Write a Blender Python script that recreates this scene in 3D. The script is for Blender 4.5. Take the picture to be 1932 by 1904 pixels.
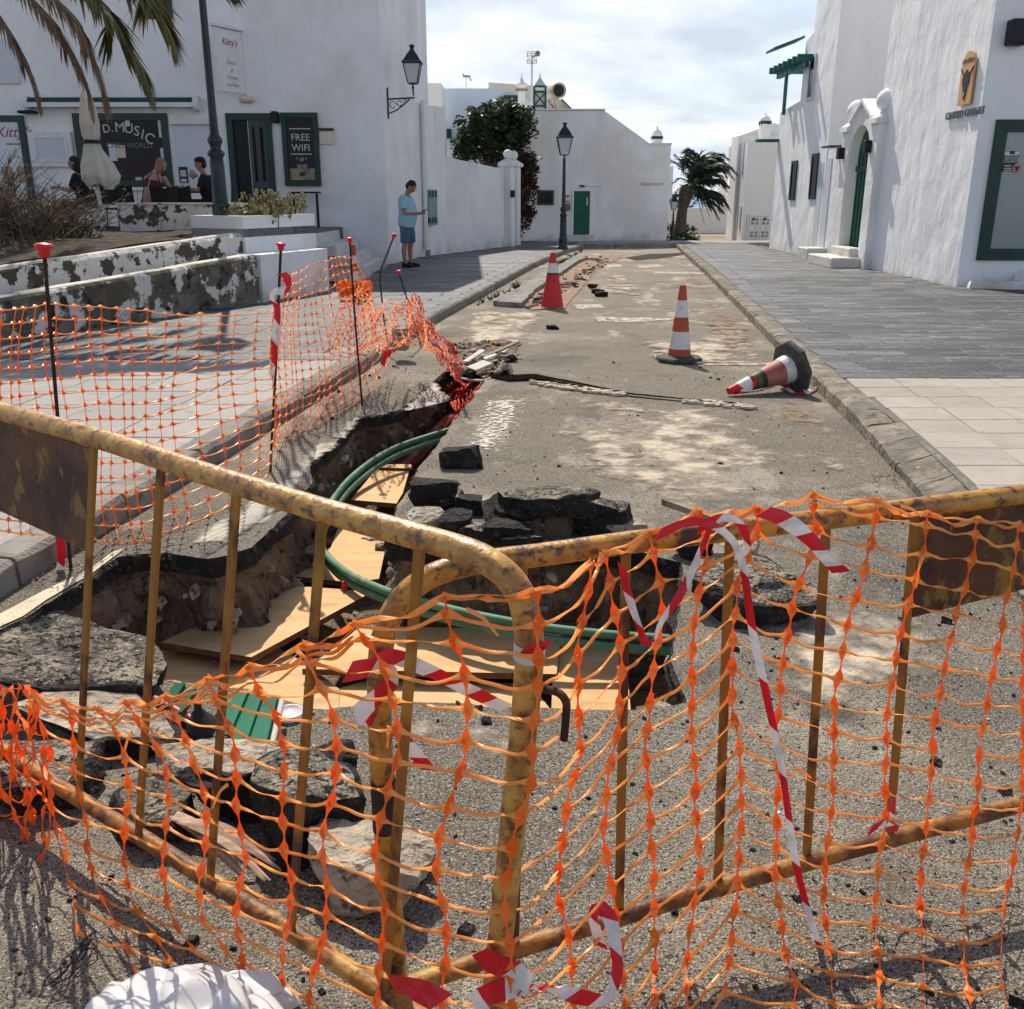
import bpy, bmesh, math, random
from mathutils import Vector, Matrix, Euler, noise
from mathutils.geometry import delaunay_2d_cdt
R = math.radians
SC = bpy.context.scene
COL = SC.collection
for o in list(bpy.data.objects):
    bpy.data.objects.remove(o)

# ------------------------------------------------------------------ camera
FPX, TH, HC = 1800.0, R(18), 1.6          # focal length in units of a 1932 wide frame
cam_d = bpy.data.cameras.new('camera'); cam = bpy.data.objects.new('camera', cam_d); COL.objects.link(cam)
cam.location = (0, 0, HC); cam.rotation_euler = (R(90) - TH, 0, 0)
cam_d.sensor_fit = 'HORIZONTAL'; cam_d.sensor_width = 36; cam_d.lens = 36 * FPX / 1932
cam_d.clip_start = .05; cam_d.clip_end = 30000
SC.camera = cam
SC.render.resolution_x = 1024; SC.render.resolution_y = 1009

# ------------------------------------------------------------------ light
SUN_EL, SUN_AZ = R(50), R(-15)             # azimuth clockwise from +Y (down the street)
sdir = Vector((math.sin(SUN_AZ) * math.cos(SUN_EL), math.cos(SUN_AZ) * math.cos(SUN_EL), math.sin(SUN_EL)))
sun_d = bpy.data.lights.new('sun', 'SUN'); sun_d.energy = 5.0; sun_d.angle = R(.53); sun_d.color = (1, .91, .775)
sun = bpy.data.objects.new('sun', sun_d); COL.objects.link(sun); sun.rotation_euler = sdir.to_track_quat('Z', 'Y').to_euler()
sun.location = (0, 0, 30)
W = bpy.data.worlds.new('World'); SC.world = W; W.use_nodes = True
def build_world():
    nt = W.node_tree; nt.nodes.clear(); N = nt.nodes.new; L = nt.links.new
    out = N('ShaderNodeOutputWorld'); bg = N('ShaderNodeBackground'); bg.inputs[1].default_value = .136
    sky = N('ShaderNodeTexSky'); sky.sky_type = 'NISHITA'; sky.sun_disc = False
    sky.sun_elevation = SUN_EL; sky.sun_rotation = SUN_AZ; sky.dust_density = 1.5; sky.ozone_density = 1.2
    tc = N('ShaderNodeTexCoord'); sep = N('ShaderNodeSeparateXYZ'); L(tc.outputs['Generated'], sep.inputs[0])
    ad = N('ShaderNodeMath'); ad.operation = 'ADD'; ad.inputs[1].default_value = .18; L(sep.outputs[2], ad.inputs[0])
    mx = N('ShaderNodeMath'); mx.operation = 'MAXIMUM'; mx.inputs[1].default_value = .05; L(ad.outputs[0], mx.inputs[0])
    dx = N('ShaderNodeMath'); dx.operation = 'DIVIDE'; L(sep.outputs[0], dx.inputs[0]); L(mx.outputs[0], dx.inputs[1])
    dy = N('ShaderNodeMath'); dy.operation = 'DIVIDE'; L(sep.outputs[1], dy.inputs[0]); L(mx.outputs[0], dy.inputs[1])
    cb = N('ShaderNodeCombineXYZ'); L(dx.outputs[0], cb.inputs[0]); L(dy.outputs[0], cb.inputs[1])
    n1 = N('ShaderNodeTexNoise'); n1.inputs['Scale'].default_value = .9; n1.inputs['Detail'].default_value = 7; n1.inputs['Roughness'].default_value = .52
    n1.inputs['Distortion'].default_value = .35; L(cb.outputs[0], n1.inputs['Vector'])
    r1 = N('ShaderNodeMapRange'); r1.interpolation_type = 'SMOOTHSTEP'; r1.inputs[1].default_value = .26; r1.inputs[2].default_value = .54
    L(n1.outputs[0], r1.inputs[0])
    n2 = N('ShaderNodeTexNoise'); n2.inputs['Scale'].default_value = 2.1; n2.inputs['Detail'].default_value = 6; L(cb.outputs[0], n2.inputs['Vector'])
    cr = N('ShaderNodeValToRGB'); e = cr.color_ramp.elements
    e[0].position = .36; e[0].color = (4.6, 5.2, 6.0, 1); e[1].position = .62; e[1].color = (7.0, 7.35, 7.6, 1)
    L(n2.outputs[0], cr.inputs[0])
    el = N('ShaderNodeMapRange'); el.interpolation_type = 'SMOOTHSTEP'; el.inputs[1].default_value = .30; el.inputs[2].default_value = .72; el.inputs[3].default_value = 0; el.inputs[4].default_value = .36; L(sep.outputs[2], el.inputs[0])
    lo = N('ShaderNodeMapRange'); lo.interpolation_type = 'SMOOTHSTEP'; lo.inputs[1].default_value = .0; lo.inputs[2].default_value = .09; lo.inputs[3].default_value = -.16; lo.inputs[4].default_value = 0; L(sep.outputs[2], lo.inputs[0])
    s0 = N('ShaderNodeMath'); s0.operation = 'ADD'; L(el.outputs[0], s0.inputs[0]); L(lo.outputs[0], s0.inputs[1])
    sb = N('ShaderNodeMath'); sb.operation = 'SUBTRACT'; L(n1.outputs[0], sb.inputs[0]); L(s0.outputs[0], sb.inputs[1]); L(sb.outputs[0], r1.inputs[0])
    mix = N('ShaderNodeMix'); mix.data_type = 'RGBA'; L(r1.outputs[0], mix.inputs[0])
    L(sky.outputs[0], mix.inputs[6]); L(cr.outputs[0], mix.inputs[7])
    L(mix.outputs[2], bg.inputs[0]); L(bg.outputs[0], out.inputs[0])
build_world()
SC.view_settings.view_transform = 'Standard'; SC.view_settings.look = 'None'
SC.view_settings.exposure = .12; SC.view_settings.gamma = 1; SC.view_settings.use_curve_mapping = False
SC.cycles.max_bounces = 6; SC.cycles.transparent_max_bounces = 16
SC.cycles.use_denoising = True

# ------------------------------------------------------------------ surveying: a point of the photograph (u, v in a 1932 x 1904 frame) carried on to a real plane
def ray(u, v):
    a = u - 966; b = v - 952
    return Vector((a, FPX * math.cos(TH) - b * math.sin(TH), -FPX * math.sin(TH) - b * math.cos(TH)))
EYE = Vector((0, 0, HC))
def G(u, v, z=0.):
    d = ray(u, v); return EYE + d * ((z - HC) / d.z)
def Y(u, v, y):
    d = ray(u, v); return EYE + d * (y / d.y)
def X(u, v, x):
    d = ray(u, v); return EYE + d * (x / d.x)
def VP(u, v, a, b, off=0.):                 # vertical plane through ground points a, b, moved by off towards the viewer
    d = ray(u, v); n = Vector((b[1] - a[1], -(b[0] - a[0]), 0)).normalized()
    if n.y > 0: n = -n
    p = Vector((a[0], a[1], 0)) + n * off
    return EYE + d * ((p - EYE).dot(n) / d.dot(n))
def Z(X0, Y0, s, x, y): return (.8782 * (X0 + x / s), .8782 * (Y0 + y / s))

# ------------------------------------------------------------------ mesh helpers
ORG = {}
def rnd(a, b): return random.uniform(a, b)
def nz(p, s=1., seed=0): return noise.noise(Vector((p[0] * s + seed * 7.3, p[1] * s - seed * 3.1, p[2] * s + seed)))
def tags(o, label=None, cat=None, group=None, kind=None):
    if label: o['label'] = label
    if cat: o['category'] = cat
    if group: o['group'] = group
    if kind: o['kind'] = kind
    return o
def thing(name, label, cat, loc, group=None, rz=0):
    o = bpy.data.objects.new(name, None); COL.objects.link(o); o.location = loc; o.rotation_euler = (0, 0, rz)
    o.empty_display_size = .1
    ORG[o] = Vector(loc); return tags(o, label, cat, group)
class MB:
    def __init__(s): s.v = []; s.f = []; s.m = []; s.s = []
    def add(s, vs, fs, mi=0, sm=False):
        b = len(s.v); s.v += [Vector(p) for p in vs]
        for f in fs: s.f.append([b + i for i in f]); s.m.append(mi); s.s.append(sm)
    def box(s, c, d, rz=0, rx=0, ry=0, mi=0, jit=0):
        M = Euler((rx, ry, rz)).to_matrix(); c = Vector(c); h = Vector(d) / 2
        vs = [c + M @ Vector((sx * h.x + rnd(-jit, jit), sy * h.y + rnd(-jit, jit), sz * h.z + rnd(-jit, jit))) for sz in (-1, 1) for sx, sy in ((-1, -1), (1, -1), (1, 1), (-1, 1))]
        s.add(vs, [(3, 2, 1, 0), (4, 5, 6, 7), (0, 1, 5, 4), (1, 2, 6, 5), (2, 3, 7, 6), (3, 0, 4, 7)], mi); return s
    def ab(s, a, b, mi=0):
        a = Vector(a); b = Vector(b); return s.box((a + b) / 2, [abs(x) for x in (b - a)], mi=mi)
    def bbox(s, c, d, r=.01, rz=0, rx=0, ry=0, mi=0):      # bevelled box
        M = Euler((rx, ry, rz)).to_matrix(); c = Vector(c); h = Vector(d) / 2; r = min(r, min(h) * .9)
        bm = bmesh.new(); bmesh.ops.create_cube(bm, size=2)
        for v in bm.verts: v.co = Vector((v.co.x * h.x, v.co.y * h.y, v.co.z * h.z))
        bmesh.ops.bevel(bm, geom=bm.edges[:], offset=r, segments=1, affect='EDGES')
        bm.verts.index_update(); s.add([c + M @ v.co for v in bm.verts], [[v.index for v in f.verts] for f in bm.faces], mi); bm.free(); return s
    def prism(s, poly, ext, mi=0):
        n = len(poly); e = Vector(ext); p = [Vector(q) for q in poly]
        nn = Vector()
        for i in range(n): nn += p[i].cross(p[(i + 1) % n])
        if nn.dot(e) > 0: p.reverse()
        s.add(p + [q + e for q in p], [list(range(n)), list(range(2 * n - 1, n - 1, -1))] + [(i, i + n, (i + 1) % n + n, (i + 1) % n) for i in range(n)], mi); return s
    def tube(s, pts, r, n=8, mi=0, cap=True, sm=True, flat=None):
        P = [Vector(p) for p in pts]; k = len(P); rr = r if isinstance(r, (list, tuple)) else [r] * k
        T = [(P[min(i + 1, k - 1)] - P[max(i - 1, 0)]).normalized() for i in range(k)]
        up = Vector((0, 0, 1)) if abs(T[0].z) < .95 else Vector((0, 1, 0))
        nrm = T[0].cross(up).normalized(); vs = []
        for i in range(k):
            nrm = (nrm - T[i] * nrm.dot(T[i])).normalized(); bi = T[i].cross(nrm)
            for j in range(n):
                a = 2 * math.pi * j / n; vs.append(P[i] + (nrm * math.cos(a) + bi * math.sin(a) * (flat or 1)) * rr[i])
        fs = [(i * n + j, i * n + (j + 1) % n, (i + 1) * n + (j + 1) % n, (i + 1) * n + j) for i in range(k - 1) for j in range(n)]
        s.add(vs, fs, mi, sm)
        if cap: s.add(vs[:n], [list(range(n))[::-1]], mi); s.add(vs[-n:], [list(range(n))], mi)
        return s
    def lathe(s, c, prof, n=12, mi=0, sm=True, M=None, a0=0):
        c = Vector(c); M = M or Matrix.Identity(3); vs = []; k = len(prof)
        for r, z in prof:
            for j in range(n):
                a = 2 * math.pi * j / n + a0; vs.append(c + M @ Vector((r * math.cos(a), r * math.sin(a), z)))
        fs = [(i * n + j, i * n + (j + 1) % n, (i + 1) * n + (j + 1) % n, (i + 1) * n + j) for i in range(k - 1) for j in range(n)]
        s.add(vs, fs, mi, sm)
        s.add(vs[:n], [list(range(n))[::-1]], mi); s.add(vs[-n:], [list(range(n))], mi); return s
    def ball(s, c, r, n=12, mi=0):
        r3 = r if isinstance(r, (tuple, list)) else (r, r, r); m = max(4, n // 2)
        pr = [(max(1e-4, math.sin(math.pi * i / m)), -math.cos(math.pi * i / m)) for i in range(m + 1)]
        return s.lathe(c, pr, n, mi, True, Matrix.Diagonal(Vector(r3)))
    def ribbon(s, pts, w, t=.001, nrm=None, mi=0, mf=None, sh=0):   # flat closed strip; pts, widths, normals; mf(i) picks material
        P = [Vector(p) for p in pts]; k = len(P); ww = w if isinstance(w, (list, tuple)) else [w] * k
        vs = []
        for i in range(k):
            T = (P[min(i + 1, k - 1)] - P[max(i - 1, 0)]).normalized()
            n = Vector(nrm[i] if isinstance(nrm, list) else (nrm or (0, 0, 1)))
            sd = T.cross(n)
            if sd.length < 1e-4: sd = T.cross(Vector((.1, 1, .3)))
            sd.normalize(); n2 = sd.cross(T)
            vs += [P[i] - sd * ww[i] + T * sh, P[i] + n2 * t, P[i] + sd * ww[i] - T * sh, P[i] - n2 * t]
        b = len(s.v); s.v += vs
        for i in range(k - 1):
            for j in range(4):
                s.f.append([b + i * 4 + j, b + i * 4 + (j + 1) % 4, b + (i + 1) * 4 + (j + 1) % 4, b + (i + 1) * 4 + j]); s.m.append(mf(i) if mf else mi); s.s.append(False)
        s.f += [[b + 3, b + 2, b + 1, b], [b + 4 * (k - 1) + j for j in range(4)]]; s.m += [mi, mi]; s.s += [False, False]; return s
    def build(s, name, mats, parent=None, label=None, cat=None, group=None, kind=None, origin=None, world=False):
        me = bpy.data.meshes.new(name)
        if parent is not None: o0 = ORG[parent]
        elif origin is not None: o0 = Vector(origin)
        elif world or kind == 'structure' or not s.v: o0 = Vector((0, 0, 0))
        else:
            xs = [p.x for p in s.v]; ys = [p.y for p in s.v]; zs = [p.z for p in s.v]
            o0 = Vector(((min(xs) + max(xs)) / 2, (min(ys) + max(ys)) / 2, min(zs)))
        me.from_pydata([p - o0 for p in s.v], [], s.f)
        mats = mats if isinstance(mats, (list, tuple)) else [mats]
        for m in mats: me.materials.append(m)
        me.polygons.foreach_set('material_index', s.m); me.polygons.foreach_set('use_smooth', s.s)
        me.validate(); me.update()
        o = bpy.data.objects.new(name, me); COL.objects.link(o); ORG[o] = o0
        if parent is not None: o.parent = parent
        else: o.location = o0
        return tags(o, label, cat, group, kind)
def copy_tree(o, loc=None, rz=None, label=None, parent=None, scale=None):
    c = o.copy(); COL.objects.link(c)
    if parent is not None: c.parent = parent
    if loc is not None: c.location = loc; ORG[c] = Vector(loc)
    if rz is not None: c.rotation_euler = (0, 0, rz)
    if scale is not None: c.scale = (scale,) * 3
    if label: c['label'] = label
    for ch in [k for k in bpy.data.objects if k.parent == o]: copy_tree(ch, parent=c)
    return c
def text(name, body, size, loc, rot, mat, parent, ext=.002, shear=0, align='CENTER', sx=1.):
    cu = bpy.data.curves.new(name, 'FONT'); cu.body = body; cu.size = size; cu.extrude = ext; cu.align_x = align; cu.align_y = 'CENTER'; cu.shear = shear; cu.resolution_u = 3
    t = bpy.data.objects.new('t', cu); me = bpy.data.meshes.new_from_object(t); bpy.data.objects.remove(t); me.materials.clear(); me.materials.append(mat)
    o = bpy.data.objects.new(name, me); COL.objects.link(o); o.parent = parent
    o.location = Vector(loc) - ORG[parent]; o.rotation_euler = rot; o.scale = (sx, 1, 1); return o

# ------------------------------------------------------------------ materials
def new_mat(name):
    m = bpy.data.materials.new(name); m.use_nodes = True; nt = m.node_tree; nt.nodes.clear()
    return m, nt, nt.nodes.new, nt.links.new
def pm(name, base, layers=(), rough=.8, bump=(), metal=0, spec=.3, vary=0, trans=0, sc=(1, 1, 1), alpha=None, coat=0, grime=None):
    """layers: (colour, scale, lo, hi, detail[, stretch]); bump: list of (scale, distance, detail[, kind])"""
    m, nt, N, L = new_mat(name)
    out = N('ShaderNodeOutputMaterial'); b = N('ShaderNodeBsdfPrincipled'); L(b.outputs[0], out.inputs[0])
    tc = N('ShaderNodeTexCoord'); mp = N('ShaderNodeMapping'); mp.inputs['Scale'].default_value = sc
    L(tc.outputs['Object'], mp.inputs['Vector']); oi = N('ShaderNodeObjectInfo')
    off = N('ShaderNodeVectorMath'); off.operation = 'MULTIPLY_ADD'; L(oi.outputs['Random'], off.inputs[0]); off.inputs[1].default_value = (37, 51, 23)
    L(mp.outputs[0], off.inputs[2]); vec = off.outputs[0]
    rgb = N('ShaderNodeRGB'); rgb.outputs[0].default_value = (*base, 1); cur = rgb.outputs[0]
    for k, l in enumerate(layers):
        col, s, lo, hi, det = l[:5]
        v = vec
        if len(l) > 5:
            m2 = N('ShaderNodeMapping'); m2.inputs['Scale'].default_value = l[5]; L(vec, m2.inputs['Vector']); v = m2.outputs[0]
        n = N('ShaderNodeTexNoise'); n.inputs['Scale'].default_value = s; n.inputs['Detail'].default_value = det; n.inputs['Roughness'].default_value = .6
        ofs = N('ShaderNodeVectorMath'); ofs.operation = 'ADD'; ofs.inputs[1].default_value = (k * 3.7, k * 1.9, k * 5.1); L(v, ofs.inputs[0]); L(ofs.outputs[0], n.inputs['Vector'])
        r = N('ShaderNodeMapRange'); r.inputs[1].default_value = lo; r.inputs[2].default_value = hi; L(n.outputs[0], r.inputs[0])
        mx = N('ShaderNodeMix'); mx.data_type = 'RGBA'; L(r.outputs[0], mx.inputs[0]); L(cur, mx.inputs[6]); mx.inputs[7].default_value = (*col, 1); cur = mx.outputs[2]
    if grime:
        gc, gh = grime; sx = N('ShaderNodeSeparateXYZ'); L(tc.outputs['Object'], sx.inputs[0]); g1 = N('ShaderNodeMapRange'); g1.inputs[1].default_value = 0; g1.inputs[2].default_value = gh; g1.inputs[3].default_value = .34; g1.inputs[4].default_value = 0; L(sx.outputs[2], g1.inputs[0])
        n = N('ShaderNodeTexNoise'); n.inputs['Scale'].default_value = 2.2; n.inputs['Detail'].default_value = 11; n.inputs['Roughness'].default_value = .68; L(tc.outputs['Object'], n.inputs['Vector'])
        ad = N('ShaderNodeMath'); ad.operation = 'ADD'; L(g1.outputs[0], ad.inputs[0]); L(n.outputs[0], ad.inputs[1]); g2 = N('ShaderNodeMapRange'); g2.inputs[1].default_value = .66; g2.inputs[2].default_value = .92; g2.inputs[4].default_value = .75; L(ad.outputs[0], g2.inputs[0])
        mx = N('ShaderNodeMix'); mx.data_type = 'RGBA'; L(g2.outputs[0], mx.inputs[0]); L(cur, mx.inputs[6]); mx.inputs[7].default_value = (*gc, 1); cur = mx.outputs[2]
    if vary:
        hs = N('ShaderNodeHueSaturation'); mr = N('ShaderNodeMapRange'); L(oi.outputs['Random'], mr.inputs[0]); mr.inputs[3].default_value = 1 - vary; mr.inputs[4].default_value = 1 + vary
        L(mr.outputs[0], hs.inputs['Value']); L(cur, hs.inputs['Color']); cur = hs.outputs[0]
    L(cur, b.inputs['Base Color']); b.inputs['Roughness'].default_value = rough; b.inputs['Metallic'].default_value = metal
    b.inputs['Specular IOR Level'].default_value = spec; b.inputs['Coat Weight'].default_value = coat
    last = None
    for bp in bump:
        s, dist, det = bp[:3]; kind = bp[3] if len(bp) > 3 else 'noise'
        v = vec
        if len(bp) > 4:
            m2 = N('ShaderNodeMapping'); m2.inputs['Scale'].default_value = bp[4]; L(vec, m2.inputs['Vector']); v = m2.outputs[0]
        if kind == 'voronoi':
            n = N('ShaderNodeTexVoronoi'); n.inputs['Scale'].default_value = s
        else:
            n = N('ShaderNodeTexNoise'); n.inputs['Scale'].default_value = s; n.inputs['Detail'].default_value = det
        L(v, n.inputs['Vector'])
        bn = N('ShaderNodeBump'); bn.inputs['Distance'].default_value = dist; bn.inputs['Strength'].default_value = 1
        L(n.outputs[0], bn.inputs['Height'])
        if last: L(last.outputs[0], bn.inputs['Normal'])
        last = bn
    if last: L(last.outputs[0], b.inputs['Normal'])
    if trans:
        tr = N('ShaderNodeBsdfTranslucent'); L(cur, tr.inputs[0]); ms = N('ShaderNodeMixShader'); ms.inputs[0].default_value = trans
        L(b.outputs[0], ms.inputs[1]); L(tr.outputs[0], ms.inputs[2]); L(ms.outputs[0], out.inputs[0])
    if alpha:
        s, lo, hi, det = alpha; at = N('ShaderNodeAttribute'); at.attribute_name = 'fade'; n = N('ShaderNodeTexNoise'); n.inputs['Scale'].default_value = s; n.inputs['Detail'].default_value = det; n.inputs['Roughness'].default_value = .7
        L(vec, n.inputs['Vector']); r = N('ShaderNodeMapRange'); r.inputs[1].default_value = lo; r.inputs[2].default_value = hi; fa = N('ShaderNodeMath'); fa.operation = 'MULTIPLY_ADD'; fa.inputs[1].default_value = .34; L(at.outputs['Fac'], fa.inputs[0]); L(n.outputs[0], fa.inputs[2]); sb = N('ShaderNodeMath'); sb.operation = 'SUBTRACT'; sb.inputs[1].default_value = .34; L(fa.outputs[0], sb.inputs[0])
        L(sb.outputs[0], r.inputs[0]); L(r.outputs[0], b.inputs['Alpha'])
    return m
m_ = {}
m_['stucco'] = pm('white_stucco', (.80, .81, .82), [((.74, .745, .75), 1.3, .4, .7, 6), ((.62, .605, .58), 1.1, .56, .78, 9, (1, 1, .16)), ((.70, .69, .67), .35, .5, .6, 4)], .9, [(9, .014, 6), (60, .004, 2), (1.2, .04, 3)], grime=((.42, .38, .32), .7))
m_['stucco2'] = pm('trowelled_white_stucco', (.80, .81, .82), [((.72, .73, .75), 1.2, .45, .75, 6, (1, 1.2, .4)), ((.66, .63, .58), 1.0, .60, .8, 9, (1, 1, .2))], .88, [(3.2, .035, 4, 'noise', (1, 1, .45)), (22, .004, 3), (.9, .05, 3)], grime=((.5, .44, .34), .5))
m_['stucco_far'] = pm('far_white_plaster', (.78, .77, .75), [((.72, .71, .69), .6, .4, .7, 5)], .9, [(6, .01, 4)])
m_['cream'] = pm('cream_plaster', (.66, .57, .45), [((.58, .48, .36), .9, .4, .7, 5)], .9)
m_['bluewall'] = pm('pale_blue_plaster', (.58, .66, .74), [((.52, .60, .68), .7, .4, .7, 5)], .9)
m_['peel'] = pm('peeling_whitewash', (.72, .70, .66), [((.64, .61, .54), 3, .45, .65, 6), ((.085, .072, .052), 3.2, .54, .56, 13), ((.2, .175, .13), 5, .58, .66, 7), ((.035, .032, .028), 6, .62, .65, 9)], .92, [(12, .03, 7), (60, .006, 3)])
m_['mould'] = pm('mouldy_wall', (.10, .085, .062), [((.20, .18, .14), 3, .45, .65, 8), ((.62, .6, .56), 3.0, .535, .565, 13), ((.03, .028, .025), 5, .55, .62, 9)], .95, [(12, .03, 7), (60, .006, 3)])
m_['cap'] = pm('worn_wall_coping', (.66, .62, .54), [((.5, .46, .38), 5, .45, .6, 7), ((.12, .1, .08), 7, .6, .66, 8)], .92, [(20, .02, 5)])
m_['asphalt'] = pm('old_asphalt', (.29, .252, .198), [((.125, .118, .108), .8, .52, .68, 9), ((.44, .375, .29), 1.1, .53, .64, 11), ((.60, .53, .42), 2.4, .56, .63, 11, (1, .5, 1)), ((.27, .185, .115), .6, .60, .72, 9), ((.08, .071, .06), 170, .52, .60, 3), ((.60, .54, .44), 150, .54, .62, 3), ((.03, .027, .023), 60, .60, .65, 4), ((.09, .08, .07), 1.5, .63, .76, 9)], .93, [(150, .014, 3), (300, .003, 2), (2.5, .03, 4)])
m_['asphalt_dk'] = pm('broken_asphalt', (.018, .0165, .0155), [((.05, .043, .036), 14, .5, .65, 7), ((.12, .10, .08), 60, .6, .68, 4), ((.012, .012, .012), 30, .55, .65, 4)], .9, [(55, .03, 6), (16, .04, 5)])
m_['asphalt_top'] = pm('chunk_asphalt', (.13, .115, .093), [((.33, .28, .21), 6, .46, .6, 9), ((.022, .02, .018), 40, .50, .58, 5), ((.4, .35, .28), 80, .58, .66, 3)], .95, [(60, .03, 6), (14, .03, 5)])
m_['concrete_rock'] = pm('concrete_rubble', (.31, .26, .20), [((.44, .385, .30), 9, .45, .6, 7), ((.10, .085, .07), 22, .55, .64, 6)], .95, [(35, .03, 7), (9, .04, 5)])
m_['dirt'] = pm('trench_soil', (.17, .115, .078), [((.27, .19, .13), 4, .45, .6, 8), ((.06, .045, .035), 12, .55, .64, 7), ((.34, .28, .22), 25, .64, .7, 4)], 1, [(18, .05, 8), (70, .015, 4)])
m_['dirt2'] = pm('reddish_subbase', (.27, .175, .12), [((.36, .27, .2), 5, .45, .6, 8), ((.13, .09, .065), 14, .55, .66, 7)], 1, [(25, .04, 8)])
m_['brown_dust'] = pm('brown_gutter_dust', (.24, .17, .115), [((.34, .26, .18), 6, .45, .6, 8)], 1, [(90, .01, 5)], alpha=(4, .40, .54, 10))
m_['dust'] = pm('pale_dust', (.54, .46, .35), [((.28, .24, .2), 8, .45, .6, 8)], 1, [(90, .01, 5)], alpha=(3.2, .36, .54, 12))
m_['paint'] = pm('worn_road_paint', (.66, .61, .51), [((.36, .32, .26), 40, .55, .66, 5)], .85, [(120, .008, 3)], alpha=(22, .34, .46, 9))
m_['paint2'] = pm('faded_road_paint', (.60, .54, .44), [((.36, .3, .24), 30, .5, .62, 5)], .9, [(120, .008, 3)], alpha=(13, .42, .52, 11))
m_['ypaint'] = pm('cream_kerb_paint', (.62, .56, .40), [((.26, .24, .19), 18, .56, .64, 7), ((.5, .44, .3), 4, .4, .7, 5)], .8, [(100, .006, 3)])
m_['bedding'] = pm('tile_joint_bedding', (.16, .15, .135), [((.2, .18, .16), 20, .5, .7, 5)], 1, [(80, .01, 4)])
m_['tile_lt'] = pm('pale_paving_stone', (.335, .30, .255), [((.39, .345, .285), 3, .42, .62, 6), ((.25, .235, .22), 7, .55, .7, 7), ((.3, .28, .26), 160, .5, .6, 2)], .82, [(220, .002, 2), (9, .004, 4)], vary=.09)
m_['tile_dk'] = pm('dark_basalt_tile', (.038, .043, .052), [((.20, .20, .196), 2.4, .50, .66, 10, (.45, 2.4, 1)), ((.025, .028, .033), 70, .46, .58, 3), ((.17, .175, .18), 60, .56, .64, 2), ((.3, .285, .255), 4, .62, .70, 9, (.5, 2, 1))], .6, [(100, .006, 2), (6, .01, 4)], vary=.35, spec=.4)
m_['tile_mid'] = pm('grey_paving_slab', (.30, .285, .26), [((.34, .325, .3), 3, .45, .65, 6), ((.18, .18, .175), 6, .55, .7, 7), ((.21, .2, .2), 160, .5, .6, 2)], .72, [(200, .003, 2)], vary=.1)
m_['kerb'] = pm('rough_kerb_stone', (.15, .132, .11), [((.27, .235, .19), 4, .45, .62, 7), ((.09, .082, .07), 9, .55, .68, 7), ((.38, .3, .2), 14, .62, .7, 6)], .9, [(35, .02, 6), (9, .03, 4)], vary=.12)
m_['kerb2'] = pm('grey_kerb_stone', (.20, .19, .175), [((.29, .27, .235), 4, .45, .62, 7), ((.12, .11, .1), 9, .55, .68, 7)], .9, [(60, .012, 6)], vary=.1)
m_['soil'] = pm('volcanic_garden_soil', (.055, .042, .034), [((.12, .09, .07), 5, .5, .66, 8), ((.24, .2, .16), 70, .66, .72, 3)], 1, [(60, .03, 5), (6, .05, 5)])
m_['rust'] = pm('rusty_yellow_paint', (.52, .25, .028), [((.30, .125, .02), 22, .42, .6, 11), ((.085, .036, .018), 42, .52, .63, 12), ((.04, .022, .015), 13, .57, .66, 13)], .34, [(90, .002, 5)], spec=.6)
m_['rust2'] = pm('faded_rusty_yellow', (.55, .30, .06), [((.34, .16, .035), 24, .42, .58, 11), ((.14, .058, .022), 40, .52, .63, 12), ((.07, .034, .02), 15, .57, .67, 13)], .38, [(70, .003, 6)], spec=.6)
m_['rust3'] = pm('rust_stained_sheet', (.105, .045, .024), [((.045, .022, .017), 9, .45, .6, 12), ((.27, .165, .028), 7, .56, .62, 13, (1, 1, .6)), ((.2, .12, .03), 22, .56, .62, 12, (1, 1, .6))], .5, [(60, .002, 5)])
m_['bar'] = pm('shaded_ochre_bar_paint', (.27, .125, .02), [((.07, .03, .018), 14, .50, .62, 10, (1, 1, .4)), ((.36, .19, .035), 6, .55, .68, 8)], .5)  # ochre darkened all over to carry the shade on the bars
m_['net'] = pm('orange_mesh_plastic', (1.0, .205, .022), [((1.0, .31, .05), 14, .42, .66, 4)], .42, spec=.4, trans=.42)
m_['net_lit'] = pm('sunlit_mesh_tape', (1.0, .52, .14), [((1.0, .36, .06), 9, .5, .7, 4)], .34, spec=.5, trans=.5)  # same orange mesh, coloured lighter and yellower for sun on the tapes
m_['net_shaded'] = pm('shaded_orange_mesh', (.75, .06, .03), [((.9, .25, .1), 20, .5, .6, 4)], .5, trans=.4)  # same orange mesh, coloured darker red to stand for its shading
m_['net_far'] = pm('pale_orange_mesh', (1.0, .42, .12), [((1.0, .27, .05), 5, .5, .66, 4)], .5, trans=.42)  # lighter orange than the foreground strands
m_['red'] = pm('red_tape_film', (.72, .015, .03), rough=.35, trans=.3, spec=.4)
m_['white'] = pm('white_tape_film', (.82, .80, .80), [((.7, .66, .64), 20, .5, .7, 5)], .38, trans=.3, spec=.4)
m_['cap_red'] = pm('red_plastic_cap', (.62, .012, .02), rough=.4, spec=.5)
m_['rebar'] = pm('dark_rebar', (.035, .016, .012), [((.08, .03, .018), 30, .5, .6, 5)], .8)
m_['black'] = pm('black_rubber', (.02, .02, .021), [((.035, .033, .03), 12, .5, .6, 5)], .7)
m_['rubber'] = pm('grey_green_rubber', (.045, .05, .043), [((.08, .08, .07), 14, .5, .65, 6)], .75, [(60, .003, 4)])
m_['cone_or'] = pm('faded_cone_orange', (.42, .075, .032), [((.33, .06, .03), 9, .5, .7, 6)], .55)
m_['cone_red'] = pm('cone_red', (.55, .02, .022), [((.4, .02, .02), 9, .5, .7, 6)], .5)
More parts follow.
